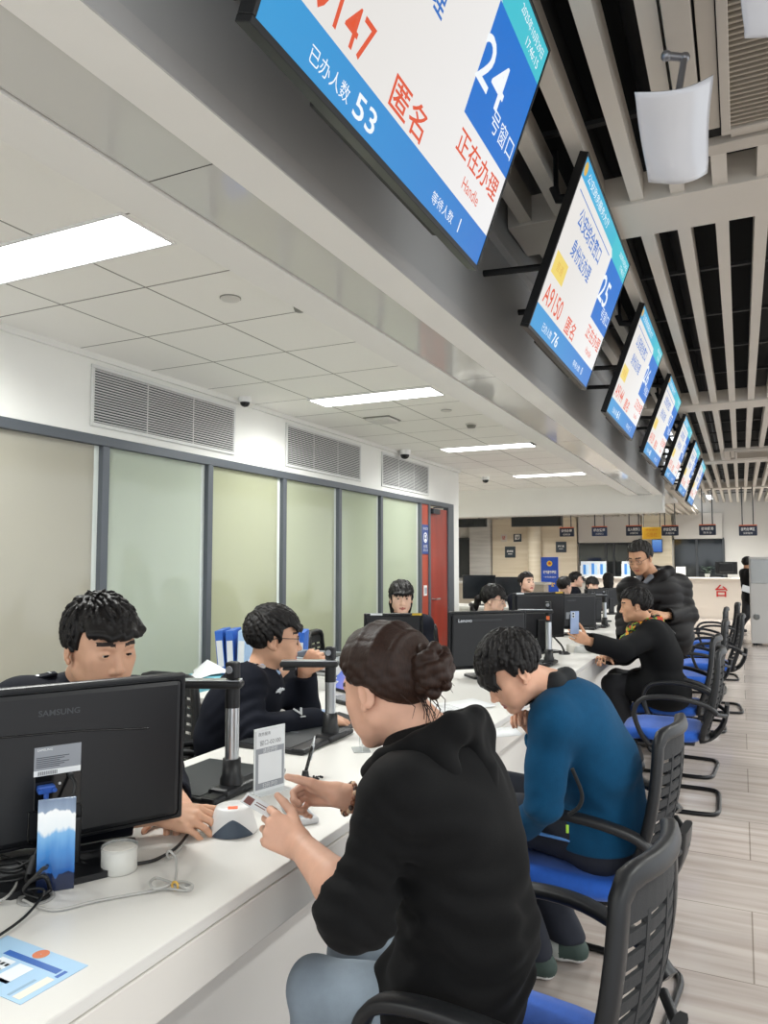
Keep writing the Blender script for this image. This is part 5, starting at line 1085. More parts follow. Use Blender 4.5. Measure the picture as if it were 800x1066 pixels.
class Head:
    "c centre between the ears, f facing, u up; s scale (1 = 23 cm head)"
    def __init__(s, c, f, u=(0, 0, 1), sc=1.0):
        s.c = np.asarray(c, float); s.f = nrm(f); u = np.asarray(u, float); u = nrm(u - s.f * (u @ s.f)); s.u = u; s.r = np.cross(s.f, u); s.s = sc; s.R = np.stack([s.r, s.f, s.u])
    def P(s, x, y, z): return s.c + s.s * (x * s.r + y * s.f + z * s.u)
    def loc(s, P): return (P - s.c) @ s.R.T / s.s
    def skin(s, S, fine=True, fat=1.0, eyes=True):
        k = s.s; P = s.P; R = s.R
        S.el(P(0, -.006, .030), np.array([.0765, .097, .088]) * k, R, .01)
        S.el(P(0, .028, -.030), np.array([.064 * fat, .066, .085]) * k, R, .03 * k)
        for e in (-1, 1):
            S.rc(P(e*.048*fat, .008, -.060), P(e*.018, .072, -.098), .021*k, .017*k, .022*k)
            S.el(P(e*.042, .060, -.022), np.array([.024*fat, .022, .026]) * k, R, .02*k)
            S.el(P(e*.034*fat, .062, -.058), np.array([.022, .026, .03]) * k, R, .02*k)
        S.el(P(0, .064, -.055), np.array([.036, .030, .045]) * k, R, .02*k)
        S.el(P(0, .079, -.099), np.array([.020, .016, .015]) * k, R, .018*k)
        S.rc(P(-.034, .079, .024), P(.034, .079, .024), .0125*k, None, .016*k)
        if fine:
            for e in (-1, 1):
                S.el(P(e*.033, .101, .001), np.array([.019, .014, .012]) * k, R, .012*k, 1)
                S.el(P(e*.032, .0775, .0), np.array([.0165, .0150, .0135]) * k, R, .005*k)
                if eyes: S.el(P(e*.032, .0955, -.001), np.array([.0135, .012, .0042 if eyes is True else eyes]) * k, R, .0012*k, 1)
        S.rc(P(0, .087, .008), P(0, .107, -.034), .0075*k, .0105*k, .010*k)
        S.el(P(0, .110, -.037), np.array([.0105, .0095, .009]) * k, R, .005*k)
        if fine:
            for e in (-1, 1): S.el(P(e*.0125, .098, -.041), np.array([.0078, .010, .0075]) * k, R, .005*k)
            S.rc(P(0, .094, -.050), P(0, .096, -.060), .005*k, .004*k, .006*k)
            for e in (-1, 1):
                S.rc(P(e*.021, .086, -.070), P(e*.005, .0955, -.066), .0035*k, .0058*k, .004*k); S.rc(P(e*.019, .085, -.0725), P(0, .0935, -.0775), .0035*k, .0068*k, .004*k)
            S.rc(P(-.02, .0985, -.0716), P(.02, .0985, -.0716), .0016*k, None, .002*k, 1)
        for e in (-1, 1):
            Re = np.stack([nrm(s.r*e*.93 + s.f*-.36), nrm(s.f*.93 + s.r*e*.36), s.u])
            S.el(P(e*.080, -.010, -.010), np.array([.0075, .0185, .031]) * k, Re, .006*k)
            if fine: S.el(P(e*.088, -.004, -.008), np.array([.0055, .0105, .019]) * k, Re, .004*k, 1); S.el(P(e*.081, .004, -.036), np.array([.006, .007, .009])*k, Re, .004*k)
    def eyeballs(s):
        return [eye_ball(s.P(e*.032, .0772, -.0005), .0140*s.s, s.f) for e in (-1, 1)]
    def mfun(s, lips=1, half=False):
        "0 skin 1 lips 2 brow 3 eye white 4 eye dark"
        def f(c):
            L = s.loc(c); x, y, z = L.T; a = np.abs(x); o = np.zeros(len(c), int); near = (np.abs(L) < .14).all(1) & (y > .055)
            o[near & (a < .0235) & (y > .078) & (z > -.0835 + a*.35) & (z < -.0605 - a*.25) & (z < -.06)] = 1
            zb = .026 + .004*np.sin(np.clip((a - .012)/.045, 0, 1)*PI) - .05*np.maximum(0, a-.04)
            o[near & (a > .013) & (a < .052) & (np.abs(z - zb) < .0045 - .02*np.maximum(0, a-.04))] = 2
            return o
        return f
    def hair(s, h=.0, style='short', seed=0, fringe=None, line=None, thick=.009, n_locks=90, lock=.011, skinS=None):
        k = s.s; S = SDF(); r = np.random.default_rng(seed); P = s.P
        S.el(P(0, -.010, .034), np.array([.0785 + thick, .099 + thick, .089 + thick]) * k, s.R, .01)
        yk, zk = zip(*(line or [(-.12, -.07), (-.05, -.05), (-.02, -.02), (.012, -.012), (.022, -.008), (.03, .045), (.06, .062), (.12, .064)]))
        def cut(Pw):
            L = s.loc(Pw); return ((np.interp(L[:, 1], yk, zk) - L[:, 2]) * .55 * k).astype(f32)
        def ear(Pw):
            L = s.loc(Pw); q = (L - np.array([0, -.006, -.018])) / np.array([1, .022, .034]); return ((1 - np.sqrt(q[:, 1]**2 + q[:, 2]**2)) * .02 * k).astype(f32) - f32(0)
        # shell carved by the hairline, then locks laid over it
        T = SDF(); T.group(S, .001)
        Sx = SDF(); Sx.el(P(0, -.010, .034), np.array([.0785 + thick, .099 + thick, .089 + thick]) * k, s.R, .01); Sx.cuts = [cut] + ([ear] if style != 'long' else [])
        Sx.disp = folds(.0012 * k, 260 / k, seed, (1, 1, .5))
        T = SDF(); T.group(Sx, .004)
        R0 = np.array([.0785 + thick, .099 + thick, .089 + thick]); q0 = np.array([0, -.01, .034]); crown = nrm(np.array([.12, -.45, .9])); ga = 2.39996
        for i in range(n_locks):
            zz = 1 - 1.35 * (i + .5) / n_locks; a = i * ga + .3 * r.random(); rr_ = math.sqrt(max(0, 1 - zz * zz)); d = np.array([rr_ * math.cos(a), rr_ * math.sin(a), zz])
            q = q0 + d * R0
            if q[2] < np.interp(q[1], yk, zk) + .003: continue
            fl = d - crown * (d @ crown) * .2 - crown * .8
            if style == 'forward': fl = fl + np.array([0, .55, 0]) * max(0, d[2])
            if style == 'long': fl = fl + np.array([0, 0, -.4])
            fl = fl - d * (fl @ d) + r.normal(size=3) * (.22 if style == 'spiky' else .10); fl = nrm(fl); L = (.030 + .022 * r.random()) * (.75 if style == 'spiky' else 1.15)
            up = (.007 + .006 * r.random()) * max(0, d[2]) if style == 'spiky' else .0022
            pts = []
            for u, lift in ((-.25, -.004), (.3, .0012), (.7, .0016 + up * .5), (1.0, (up if style == 'spiky' else -.0005))):
                dd = nrm(d + fl * L * u / .095); pts.append(q0 + dd * (R0 + lift))
            if pts[-1][2] < np.interp(pts[-1][1], yk, zk) - .006: continue
            rs = [lock * .55, lock * .62, lock * .46, .0013]
            for u in range(3): T.rc(P(*pts[u]), P(*pts[u + 1]), rs[u] * k, rs[u + 1] * k, .0025 * k)
        if fringe:
            n, zt, ln, w0, drop, sw = fringe   # count, root height, length, half width, droop, sweep
            for i in range(n):
                x = (-1 + 2*i/(n-1)) * w0; y = .095 - (x/.075)**2*.035
                p0 = np.array([x*.9, y - .02, zt + .012]); p1 = np.array([x + sw*.5, y + .012, zt - ln*.45 + .004*r.normal()]); p2 = np.array([x + sw + .004*r.normal(), y + .010 - drop, zt - ln*(.85 + .3*r.random())])
                T.rc(P(*p0), P(*p1), .011*k, .0085*k, .006*k); T.rc(P(*p1), P(*p2), .0085*k, .0022*k, .004*k)
        return T
def hand(S, w, d, n, side, s=1.0, curl=(.5, .5, .5, .5), mid=None, spread=.06, thumb=(.55, .70, -.35), tcurl=.3, nails=None, kpalm=.008):
    "w wrist, d towards fingers, n back-of-hand normal, side +1/-1 puts the thumb on d x n times side"
    d = nrm(d); n = nrm(np.asarray(n, float) - d * (np.asarray(n) @ d)); t = np.cross(d, n) * side; w = np.asarray(w, float)
    G = SDF(); kn = []
    for i in range(4):
        x = (1.5 - i) * .0205; K = w + s*(d*(.088 - .004*abs(i - 1.2)**1.5) + t*x + n*(.004 - .0025*abs(i-1.3))); kn.append(K)
        G.rc(w + s*(d*.006 + t*x*.62), K, .0145*s, .0105*s, .014*s)
    G.rc(w + s*(d*.018 + t*.016 - n*.004), w + s*(d*.055 + t*.026 - n*.006), .0155*s, .0115*s, .014*s); G.rc(w + s*(d*.02 - t*.016 - n*.004), w + s*(d*.065 - t*.024 - n*.004), .0145*s, .011*s, .012*s)
    S.group(G, .012*s)
    FS = SDF()
    for i, (ln, rr) in enumerate(((.074, .0086), (.082, .0088), (.076, .0083), (.060, .0074))):
        a = curl[i]; b = (mid[i] if mid else a * 1.15); sp = (1.5 - i) * spread; f = nrm(d * math.cos(sp) + t * math.sin(sp)); p = kn[i]; F = SDF(); A = 0; pr = rr * 1.12
        for j, (fr, an) in enumerate(((.44, a), (.31, b), (.25, b * .65))):
            A += an; q = p + s * ln * fr * (f * math.cos(A) - n * math.sin(A)); r2 = rr * (1.0, .92, .78)[j]; F.rc(p, q, pr*s, r2*s, .002*s); pr = r2; p = q
        if nails is not None: nails.append((p + s*rr*.55*(f*math.sin(A) + n*math.cos(A)), s))
        S.group(F, .005*s)
    th = nrm(d*thumb[0] + t*thumb[1] + n*thumb[2]); p0 = w + s*(d*.022 + t*.022 - n*.004); p1 = p0 + th*.045*s; th2 = nrm(th*(1 - tcurl) + d*tcurl*1.0); p2 = p1 + th2*.034*s; th3 = nrm(th2*(1 - tcurl*.5) + d*tcurl*.5); p3 = p2 + th3*.026*s
    F = SDF(); F.rc(p0, p1, .0155*s, .0115*s, .006*s); F.rc(p1, p2, .0112*s, .0098*s, .003*s); F.rc(p2, p3, .0098*s, .0078*s, .003*s); S.group(F, .008*s)
    return kn
def torso(S, J, t=0, w=1.0, k=.05):
    pe, ne = np.asarray(J['pelvis'], float), np.asarray(J['neck'], float); L = nrm(np.asarray(J['shR'], float) - J['shL']); up = nrm(ne - pe); F = nrm(np.cross(up, L)); 
    bend = np.asarray(J.get('bend', (0, 0, 0)), float)
    lp = lambda a, x, f=0: pe + (ne - pe) * a + L * x * w + F * f + bend * math.sin(PI * min(1, max(0, a)))
    hL = nrm(np.asarray(J['hipR'], float) - J['hipL'])
    for e in (-1, 1):
        hp = (np.asarray(J['hipL'] if e < 0 else J['hipR'], float))
        S.rc(lp(.80, e*.075), lp(.45, e*.065), .088*w + t, .082*w + t, k); S.rc(lp(.45, e*.065), hp * .7 + pe * .3, .082*w + t, .105*w + t, k)
        sh = np.asarray(J['shL'] if e < 0 else J['shR'], float); S.rc(lp(.93, 0), sh, .058*w + t, .052*w + t, k)
        S.rc(sh, lp(.72, e*.085), .052*w + t, .075*w + t, k)
    S.rc(lp(.85, 0, .03), lp(.3, 0, .03), .085*w + t, .085*w + t, k)
    S.rc(lp(.85, 0, -.035), lp(.5, 0, -.03), .07*w + t, .07*w + t, k)
    return lp
def limb(S, a, b, c, ra, rb, rc_, k=.02, rm=None):
    a, b, c = (np.asarray(q, float) for q in (a, b, c)); S.rc(a, b, ra, rb, k); m = b + (c - b) * .3
    S.rc(b, m, rb, (rb * .98 if rm is None else rm), k * .6); S.rc(m, c, (rb * .98 if rm is None else rm), rc_, k * .6)
def half(p, n, off=0):
    p = np.asarray(p, float); n = nrm(n).astype(f32); c = f32(p @ n + off)
    return lambda P: P @ n - c
# ------------------------------------------------------------------ people
A3 = lambda *v: np.array(v, float)
def region_cut(w, ax, c, R, inv=False, ov=0.0):
    w, c = np.asarray(w, float), np.asarray(c, float); ax = nrm(ax).astype(f32); w32, c32 = w.astype(f32), c.astype(f32)
    def f(P):
        d = np.minimum((P - w32) @ ax, f32(R) - np.sqrt(((P - c32) ** 2).sum(1)))
        return (-d - f32(ov)) if inv else d
    return f
def fill(J, bf, seat=True):
    bf = nrm(A3(bf[0], bf[1], 0)); r = np.cross(bf, A3(0, 0, 1)); J = {k: np.asarray(v, float) for k, v in J.items()}
    J['r'] = r; J['bf'] = bf; D = J.setdefault
    D('shL', J['neck'] - r * .165 - A3(0, 0, .035)); D('shR', J['neck'] + r * .165 - A3(0, 0, .035))
    D('hipL', J['pelvis'] - r * .09); D('hipR', J['pelvis'] + r * .09)
    for s in 'LR':
        D('kn' + s, J['hip' + s] + (bf * .42 + A3(0, 0, .02) if seat else bf * .02 - A3(0, 0, .42)))
        D('an' + s, A3(J['kn' + s][0], J['kn' + s][1], .085) + (bf * .0 if seat else -bf * .03))
        D('el' + s, J['sh' + s] - A3(0, 0, .24) + bf * .08 + r * (.04 if s == 'R' else -.04)); D('wr' + s, J['el' + s] + bf * .22 - A3(0, 0, .02))
    return J
def person(label, H, J, sk, bf, hh=.004, h=.012, hands=None, eyes=True, lip=None, top=None, pants=None, shoe=None, hair=None, seat=True, aw=1.0, bodyw=1.0, fat=1.0, group=None, dots=True):
    J = fill(J, bf, seat); J['neck'] = np.asarray(J['neck'], float); hands = hands or {}
    t = thing('person', label, 'person', (J['pelvis'][0], J['pelvis'][1], 0), group=group)
    bpy.context.view_layer.update()
    S = SDF(); fine = hh < .0045
    H.skin(S, fine, fat, eyes)
    S.rc(H.P(0, -.022, -.055), J['neck'] + A3(0, 0, .02), .053 * H.s * aw, .060 * aw, .03)
    torso(S, J, -.008, bodyw)
    nails = []
    cuts = []; regs = []
    top_ = H.P(0, 0, -.122)
    hc = region_cut(top_, H.u, H.c, .175 * H.s); regs.append(('head', H.c, .18 * H.s, hh, [region_cut(top_, H.u, H.c, .175 * H.s, True, .009)])); cuts.append(hc)
    for s in 'LR':
        limb(S, J['sh' + s], J['el' + s], J['wr' + s], .050 * aw, .041 * aw, .0275 * aw, .02, .043 * aw)
        k = hands.get(s); d = k['d'] if k else J['wr' + s] - J['el' + s]; n = k['n'] if k else A3(0, 0, 1); sc = k.get('s', 1) if k else 1
        kw = {q: v for q, v in (k or {}).items() if q not in ('d', 'n', 's', 'h')}
        hand(S, J['wr' + s], d, n, 1 if s == 'L' else -1, sc, **kw)
        hv = (k or {}).get('h', h)
        if hv < h:
            c = J['wr' + s] + nrm(d) * .085 * sc; w = J['wr' + s] - nrm(d) * .004; regs.append(('hand', c, .135 * sc, hv, [region_cut(w, d, c, .13 * sc, True, .009)])); cuts.append(region_cut(w, d, c, .13 * sc)); regs[0][4].append(region_cut(w, d, c, .13 * sc))
        S.rc(J['hip' + s], J['kn' + s], .078 * bodyw, .054, .03); S.rc(J['kn' + s], J['kn' + s] * .7 + J['an' + s] * .3, .054, .053, .02); S.rc(J['kn' + s] * .7 + J['an' + s] * .3, J['an' + s], .053, .036, .02)
        S.rc(J['an' + s] + A3(0, 0, -.03), J['an' + s] + J['bf'] * .13 + A3(0, 0, -.05), .036, .026, .02)
    VF = []
    for nm, c, R, hv, cu in regs: S.cuts = cu; v = mesh_sdf(S, c - R, c + R, hv, open_=cu); VF.append(v)
    S.cuts = cuts; lo, hi = bounds(S); VF.append(mesh_sdf(S, lo, hi, h, open_=cuts)); S.cuts = []
    mf0 = H.mfun(); nb = sum(len(f) for v, f in VF); e_ = []; VF = [q for q in VF if len(q[1])]
    if fine and eyes: e_ = H.eyeballs()
    def mf(c):
        o = mf0(c); m = np.arange(len(c)) >= nb
        if m.any(): L = H.loc(c[m]); o[m] = np.where(((np.abs(np.abs(L[:, 0]) - .0318 + .0) < .0072) & (L[:, 1] > .082)), 4, 3)
        if not fine and dots: L = H.loc(c); a = np.abs(L[:, 0]); o[(a > .020) & (a < .044) & (np.abs(L[:, 2]) < .0055) & (L[:, 1] > .06) & (np.abs(L) < .14).all(1)] = 4
        return o
    obj_np('body', VF + e_, [sk, lip or LIP, BROW, EYEW, EYED], t, mf)
    if hair is not None:
        hs = hair if isinstance(hair, list) else [hair]
        for T, hm in hs: lo, hi = bounds(T, .01); obj_np('hair', [mesh_sdf(T, lo, hi, max(hh * .85, .0022))], hm, t)
    if pants:
        m_, tt = pants[0], pants[1]; T = SDF(); k = .03; pe = J['pelvis']
        T.rc(J['hipL'], J['hipR'], .105 * bodyw + tt, None, .03); T.rc(pe, pe + (J['neck'] - pe) * .25, .11 * bodyw + tt, .11 * bodyw + tt, .03)
        for s in 'LR':
            T.rc(J['hip' + s], J['kn' + s], .083 * bodyw + tt, .060 + tt, .03); T.rc(J['kn' + s], J['an' + s], .060 + tt, .046 + tt * 1.2, .02)
            a = J['an' + s]; T.cuts.append(region_cut(a - A3(0, 0, .005), A3(0, 0, -1), a, .2))
        T.disp = folds(.003 if len(pants) < 3 else pants[2], 38, 5); lo, hi = bounds(T); obj_np('trousers', [mesh_sdf(T, lo, hi, h)], m_, t)
    if shoe:
        for s in 'LR':
            a = J['an' + s]; T = SDF(); f_ = J.get('ft' + s, J['bf']); f_ = nrm(A3(f_[0], f_[1], 0)); g = a[2] - .085
            T.rc(A3(a[0], a[1], g + .045) - f_ * .035, A3(a[0], a[1], g + .036) + f_ * .15, .043, .034, .02); T.rc(A3(a[0], a[1], g + .09), A3(a[0], a[1], g + .05) + f_ * .03, .046, .046, .03); T.cuts.append(half(A3(0, 0, g + .004), A3(0, 0, -1))); T.cuts.append(half(A3(0, 0, g + .115), A3(0, 0, 1)))
            lo, hi = bounds(T); so = obj_np('shoe', [mesh_sdf(T, lo, hi, min(h, .008))], shoe, t, (lambda c, g=g, a=a, f_=f_: np.where(c[:, 2] < g + .024, 1, np.where((np.abs((c - a) @ f_ - .045) < .022) | ((c - a) @ f_ > .13), len(shoe) - 1 if len(shoe) > 2 else 0, 0))))
    if top:
        T = SDF(); tt = top['t']; a0, a1, a2 = top['arm']; torso(T, J, tt, bodyw, .06)
        T.rc(J['neck'] - A3(0, 0, .02), J['neck'] + (H.P(0, -.03, -.10) - J['neck']) * top.get('col', .25), .068 + tt * .6, .060 + tt * .3, .03)
        T.rc(J['hipL'], J['hipR'], .11 * bodyw + tt, None, .05)
        for s in 'LR':
            e = top.get('end' + s, .93); E_ = J['el' + s] + (J['wr' + s] - J['el' + s]) * e; ax = J['wr' + s] - J['el' + s]
            T.rc(J['sh' + s], J['el' + s], a0, a1, .035); T.rc(J['el' + s], E_, a1, a1 + (a2 - a1) * min(1, e), .02)
            if 'bunch' in top and e < .5: T.rc(E_ - nrm(ax) * .045, E_ - nrm(ax) * .01, a1 * 1.02, a1 * .96, .03)
            T.rc(E_ + nrm(ax) * .0, E_ + nrm(ax) * .05, (a2 if e > .5 else a1 * .80) - .008, (a2 if e > .5 else a1 * .6) - .008, .008, 1)
            T.cuts.append(region_cut(E_, ax, E_, .12 if e > .5 else .11))
        for q in top.get('extra', []): q(T, J)
        hem = top.get('hem')
        if hem is not None: T.cuts.append(half(hem[0], hem[1]))
        fa, ff = top.get('fold', (.0035, 30)); d1 = folds(fa, ff, top.get('seed', 1), top.get('st', (1, 1, 1)))
        rings = top.get('rings', [])
        def disp(P):
            o = d1(P)
            for c, ax, R, am, wl in rings:
                v = P - np.asarray(c, f32); q = v @ nrm(ax).astype(f32); r2 = (v ** 2).sum(1); o = o + f32(am) * np.sin(q * f32(6.283 / wl) + 30 * o / f32(max(fa, .002)) * .03 + 1.2*np.sin(v[:, 0]*40)) * np.exp(-r2 / f32(R * R))
            return o
        T.disp = disp; lo, hi = bounds(T); o = obj_np(top.get('name', 'jacket'), [mesh_sdf(T, lo, hi, top.get('h', h))], top['mats'], t, top.get('mf'))
        J['top'] = o
    return t, J
def part(name, mb, m_, parent):
    "a mesh given in room coordinates as a child of a figure"
    org = Vector(parent.matrix_world.translation)
    mb.v = [tuple(Vector(v) - org) for v in mb.v]; return mb.build(name, m_, parent)
def spart(name, T, m_, parent, h=.004, mf=None): lo, hi = bounds(T); return obj_np(name, [mesh_sdf(T, lo, hi, h)], m_, parent, mf)
def glasses(H, parent, m_, rw=.024, rh=.018, half_rim=False, lens=True):
    mb = MB()
    for e in (-1, 1):
        L = []
        for i in range(20):
            a = 2*PI*i/20; c, s = math.cos(a), math.sin(a); L.append(H.P(e*.034 + rw*math.copysign(abs(c)**.7, c), .099 - .006*abs(c), -.002 + rh*math.copysign(abs(s)**.7, s)))
        mb.tube(L, .0016*H.s, 6, 0, True); mb.tube([H.P(e*(.034 + rw), .094, .006), H.P(e*.072, .085, .008), H.P(e*.086, .02, .008), H.P(e*.088, -.005, .004), H.P(e*.086, -.02, -.012)], .0016*H.s, 6)
    mb.tube([H.P(-.011, .100, .003), H.P(0, .104, .006), H.P(.011, .100, .003)], .0015*H.s, 6)
    o = part('glasses', mb, m_, parent)
    if lens:
        mb = MB()
        for e in (-1, 1): mb.add([H.P(e*.034 + rw*.95*math.cos(a), .0985, -.002 + rh*.95*math.sin(a)) for a in np.linspace(0, 2*PI, 16, endpoint=False)], [tuple(range(16))])
        org = Vector(parent.matrix_world.translation); mb.v = [tuple(Vector(v) - org) for v in mb.v]; mb.build('lens', mat('lens_clear', '#e8eef2', .03, spec=.4, alpha=.05), o)
    return o
NAVYU = mat('uniform_navy', '#12151f', .85, noise=.08, nscale=40, bump=.15, bscale=300, spec=.2); SHIRTB = mat('shirt_blue', '#9fb6d6', .7); TROUK = mat('trousers_black', '#15161b', .8, bump=.1, bscale=200); SHOEK = mat('shoe_black', '#121214', .4); SILV = mat('badge_silver', '#c9cdd2', .3, .8)
RIGHT = nrm(CR[:, 0] * A3(1, 1, 0)); TOWARD = -nrm(CR[:, 2] * A3(1, 1, 0))
def face(r, tw, dn=0): return nrm(RIGHT * r + TOWARD * tw + A3(0, 0, -dn))

# ---- the woman in the black hoodie
H = Head(W(403, 714, 1.62), face(-.74, -.67, .36), sc=.99)
SKW = skin('warm', '#d2a48c')
J = dict(neck=A3(-.605, 1.49, 1.075), shL=A3(-.600, 1.345, 1.015), shR=A3(-.60, 1.635, 1.015), elL=W(366, 938, 1.40), elR=A3(-.71, 1.68, .86), wrL=W(313, 880, 1.57), wrR=W(352, 827, 1.72), pelvis=A3(-.55, 1.53, .575), hipL=A3(-.56, 1.445, .56), hipR=A3(-.56, 1.625, .56), knL=A3(-.845, 1.45, .55), knR=A3(-.84, 1.62, .55), anL=A3(-.83, 1.45, .085), anR=A3(-.86, 1.64, .085), bend=A3(.05, 0, 0))
hoodm = mat('hoodie_black', '#060607', .9, noise=.08, nscale=50, bump=.2, bscale=350, sheen=.02, spec=.25)
def hoodf(T, J):
    T.rc(A3(-.55, 1.46, .60), A3(-.55, 1.60, .60), .118, None, .05); T.rc(A3(-.66, 1.47, .60), A3(-.66, 1.60, .60), .07, None, .05); T.rc(A3(-.49, 1.46, .72), A3(-.49, 1.56, .72), .09, None, .06)
def bunhair(H, bun, line, n=46, seed=3, r0=.012):
    T = H.hair(style='long', n_locks=0, line=line, thick=.008, seed=seed); R0 = A3(.0785 + .008, .099 + .008, .089 + .008); q0 = A3(0, -.010, .034); rr = np.random.default_rng(seed); b = nrm((bun - q0) / R0)
    yk, zk = zip(*line)
    for i in range(n):
        a = 2*PI*(i + .5*rr.random())/n; best = None
        for t in np.linspace(.15, 2.6, 60):      # walk away from the bun until the hairline
            perp = nrm(np.cross(b, A3(0, 0, 1) if abs(b[2]) < .9 else A3(1, 0, 0))); p2 = np.cross(b, perp); d = b*math.cos(t) + (perp*math.cos(a) + p2*math.sin(a))*math.sin(t); q = q0 + d*R0
            if q[2] < np.interp(q[1], yk, zk) + .002: break
            best = (t, perp, p2)
        if best is None: continue
        tm, perp, p2 = best; pts = []
        for u in np.linspace(1, 0, 7):
            t = tm*u; d = b*math.cos(t) + (perp*math.cos(a) + p2*math.sin(a))*math.sin(t); pts.append(H.P(*(q0 + d*R0*(1 + .008*rr.normal()*.4 - .04*(u > .98)))))
        T.chain(pts, [r0*.45] + [r0*.8]*5 + [r0*.7], .006)
    return T
line_w = [(-.12, -.075), (-.06, -.055), (-.03, -.02), (-.012, .012), (.01, .018), (.028, .02), (.045, .045), (.062, .062), (.12, .064)]
bun = A3(0, -.112, .005); T = bunhair(H, bun, line_w, 56)
bc = H.P(0, -.135, .002); T2 = SDF()
for i in range(22):
    a = i*2.399; z = -1 + 2*(i + .5)/22; rr_ = math.sqrt(1 - z*z); d = A3(rr_*math.cos(a), rr_*math.sin(a), z); p = A3(d[1], -d[0], d[2]*.6); p = nrm(p)
    pts = [bc + H.s*.036*(math.cos(t)*d + math.sin(t)*p) for t in np.linspace(0, 1.5, 5)]; T2.chain(pts, [.006, .011, .012, .010, .004], .006)
T2.el(bc, A3(.034, .032, .034)*H.s, None, .01)
hands = {'L': dict(d=A3(-.93, -.05, .32), n=A3(.45, -.85, .28), s=.93, h=.0024, curl=(.55, .75, .85, .95), mid=(.75, .9, .95, 1.0), thumb=(.75, .62, -.25), tcurl=.5), 'R': dict(d=A3(-.95, -.22, -.02), n=A3(.05, .80, .55), s=.93, h=.0024, curl=(.95, 1.05, 1.1, 1.15), mid=(1.0, 1.05, 1.05, 1.0), thumb=(.80, .62, -.1), tcurl=.35)}
wom, J = person('seated woman wearing a black hoodie and pale jeans, hair in bun', H, J, SKW, (-1, .1), .0024, .0065, hands, .0028, None,
    dict(name='hoodie', t=.012, arm=(.062, .064, .05), endL=.10, endR=.30, bunch=1, mats=hoodm, fold=(.006, 24), extra=[hoodf], hem=(A3(0, 0, .495), A3(0, 0, -1)), h=.0055, col=.35, seed=4,
         rings=[(J['elL'], J['elL'] - J['shL'], .12, .005, .04), (J['shL'] + A3(0, 0, -.05), A3(.3, 0, 1), .12, .004, .05), (A3(-.50, 1.40, .75), A3(0, .4, 1), .16, .006, .07), (A3(-.48, 1.5, .62), A3(0, 0, 1), .15, .005, .06)]),
    (mat('denim_pale', '#8b99a6', .8, noise=.04, nscale=45, bump=.4, bscale=320), .006, .003), [mat('sneaker_white', '#d8d8d6', .6), mat('sole_white', '#e6e6e4', .6)], [(T, HBROWN)])
HD = SDF(); pts = [A3(-.72, 1.43, 1.03), A3(-.665, 1.405, 1.07), A3(-.59, 1.40, 1.105), A3(-.525, 1.435, 1.135), A3(-.505, 1.50, 1.145), A3(-.525, 1.555, 1.135), A3(-.59, 1.585, 1.11), A3(-.69, 1.57, 1.05)]
HD.chain(pts, [.016, .022, .026, .028, .028, .028, .024, .018], .012)
HD.rc(A3(-.545, 1.40, 1.085), A3(-.475, 1.45, .945), .030, .016, .03); HD.rc(A3(-.51, 1.56, 1.10), A3(-.475, 1.47, .945), .030, .016, .03); HD.rc(A3(-.50, 1.50, 1.11), A3(-.462, 1.47, .95), .034, .018, .03); HD.el(A3(-.46, 1.50, 1.115), A3(.022, .05, .045), None, .02, 1)
HD.disp = folds(.003, 45, 8); spart('hood', HD, hoodm, wom, .0045)
T2b = spart('hair_bun', T2, HBROWN, wom, .0026)
mb = MB(); cb = H.P(-.012, -.108, .022); pts = [H.P(-.034 + .0, -.088, .006), H.P(-.026, -.1, .032), H.P(-.004, -.108, .046), H.P(.02, -.106, .040)]
mb.tube(spline(pts, 6), .005, 8, 0, False); mb.sphere(H.P(.024, -.106, .044), .010, 1); part('hair_clip', mb, [mat('clip_beige', '#d9b795', .35), mat('clip_pearl', '#e8e2d8', .25)], wom)
mb = MB(); rr = np.random.default_rng(9)
for i in range(14):
    p = H.P(*(A3(.03*rr.normal(), -.10 + .01*rr.normal(), -.03 - .02*rr.random()))); mb.tube([p, p + nrm(A3(.5, .1, -.9))*.03 + rr.normal(size=3)*.006, p + A3(.015, 0, -.055 - .02*rr.random()) + rr.normal(size=3)*.01], [.0012, .001, .0004], 5)
for i in range(8):
    p = bc + nrm(rr.normal(size=3))*.034; mb.tube([p, p + A3(.012, 0, -.02) + rr.normal(size=3)*.006, p + A3(.02, .0, -.045) + rr.normal(size=3)*.008], [.0014, .001, .0004], 5)
part('loose_hair', mb, HBROWN, wom)
# bead bracelet
w = J['wrR']; ax = nrm(J['elR'] - J['wrR']); c = w + ax*.028; a = nrm(np.cross(ax, A3(0, 0, 1))); b = np.cross(ax, a); BW = [mat('bead_brown', '#7a4a30', .35), mat('bead_dark', '#3f2a20', .35), mat('bead_pale', '#c9a98a', .35), mat('bead_red', '#b04a2a', .35)]
t = thing('bead_bracelet', 'string of brown wooden beads on the hoodie woman wrist', 'bracelet', c)
for i in range(19):
    an = 2*PI*i/19; q = .034*(math.cos(an)*a + math.sin(an)*b) - A3(0, 0, .002); mb = MB(); mb.sphere(q, .0062, 0, None, 12, 8); mb.build('bead', BW[(i*5 + i//3) % 4], t)
mb = MB(); mb.tube([.034*(math.cos(x)*a + math.sin(x)*b) - A3(0, 0, .002) for x in np.linspace(0, 2*PI, 24, endpoint=False)], .0012, 6, 0, True); mb.build('string', BW[1], t)
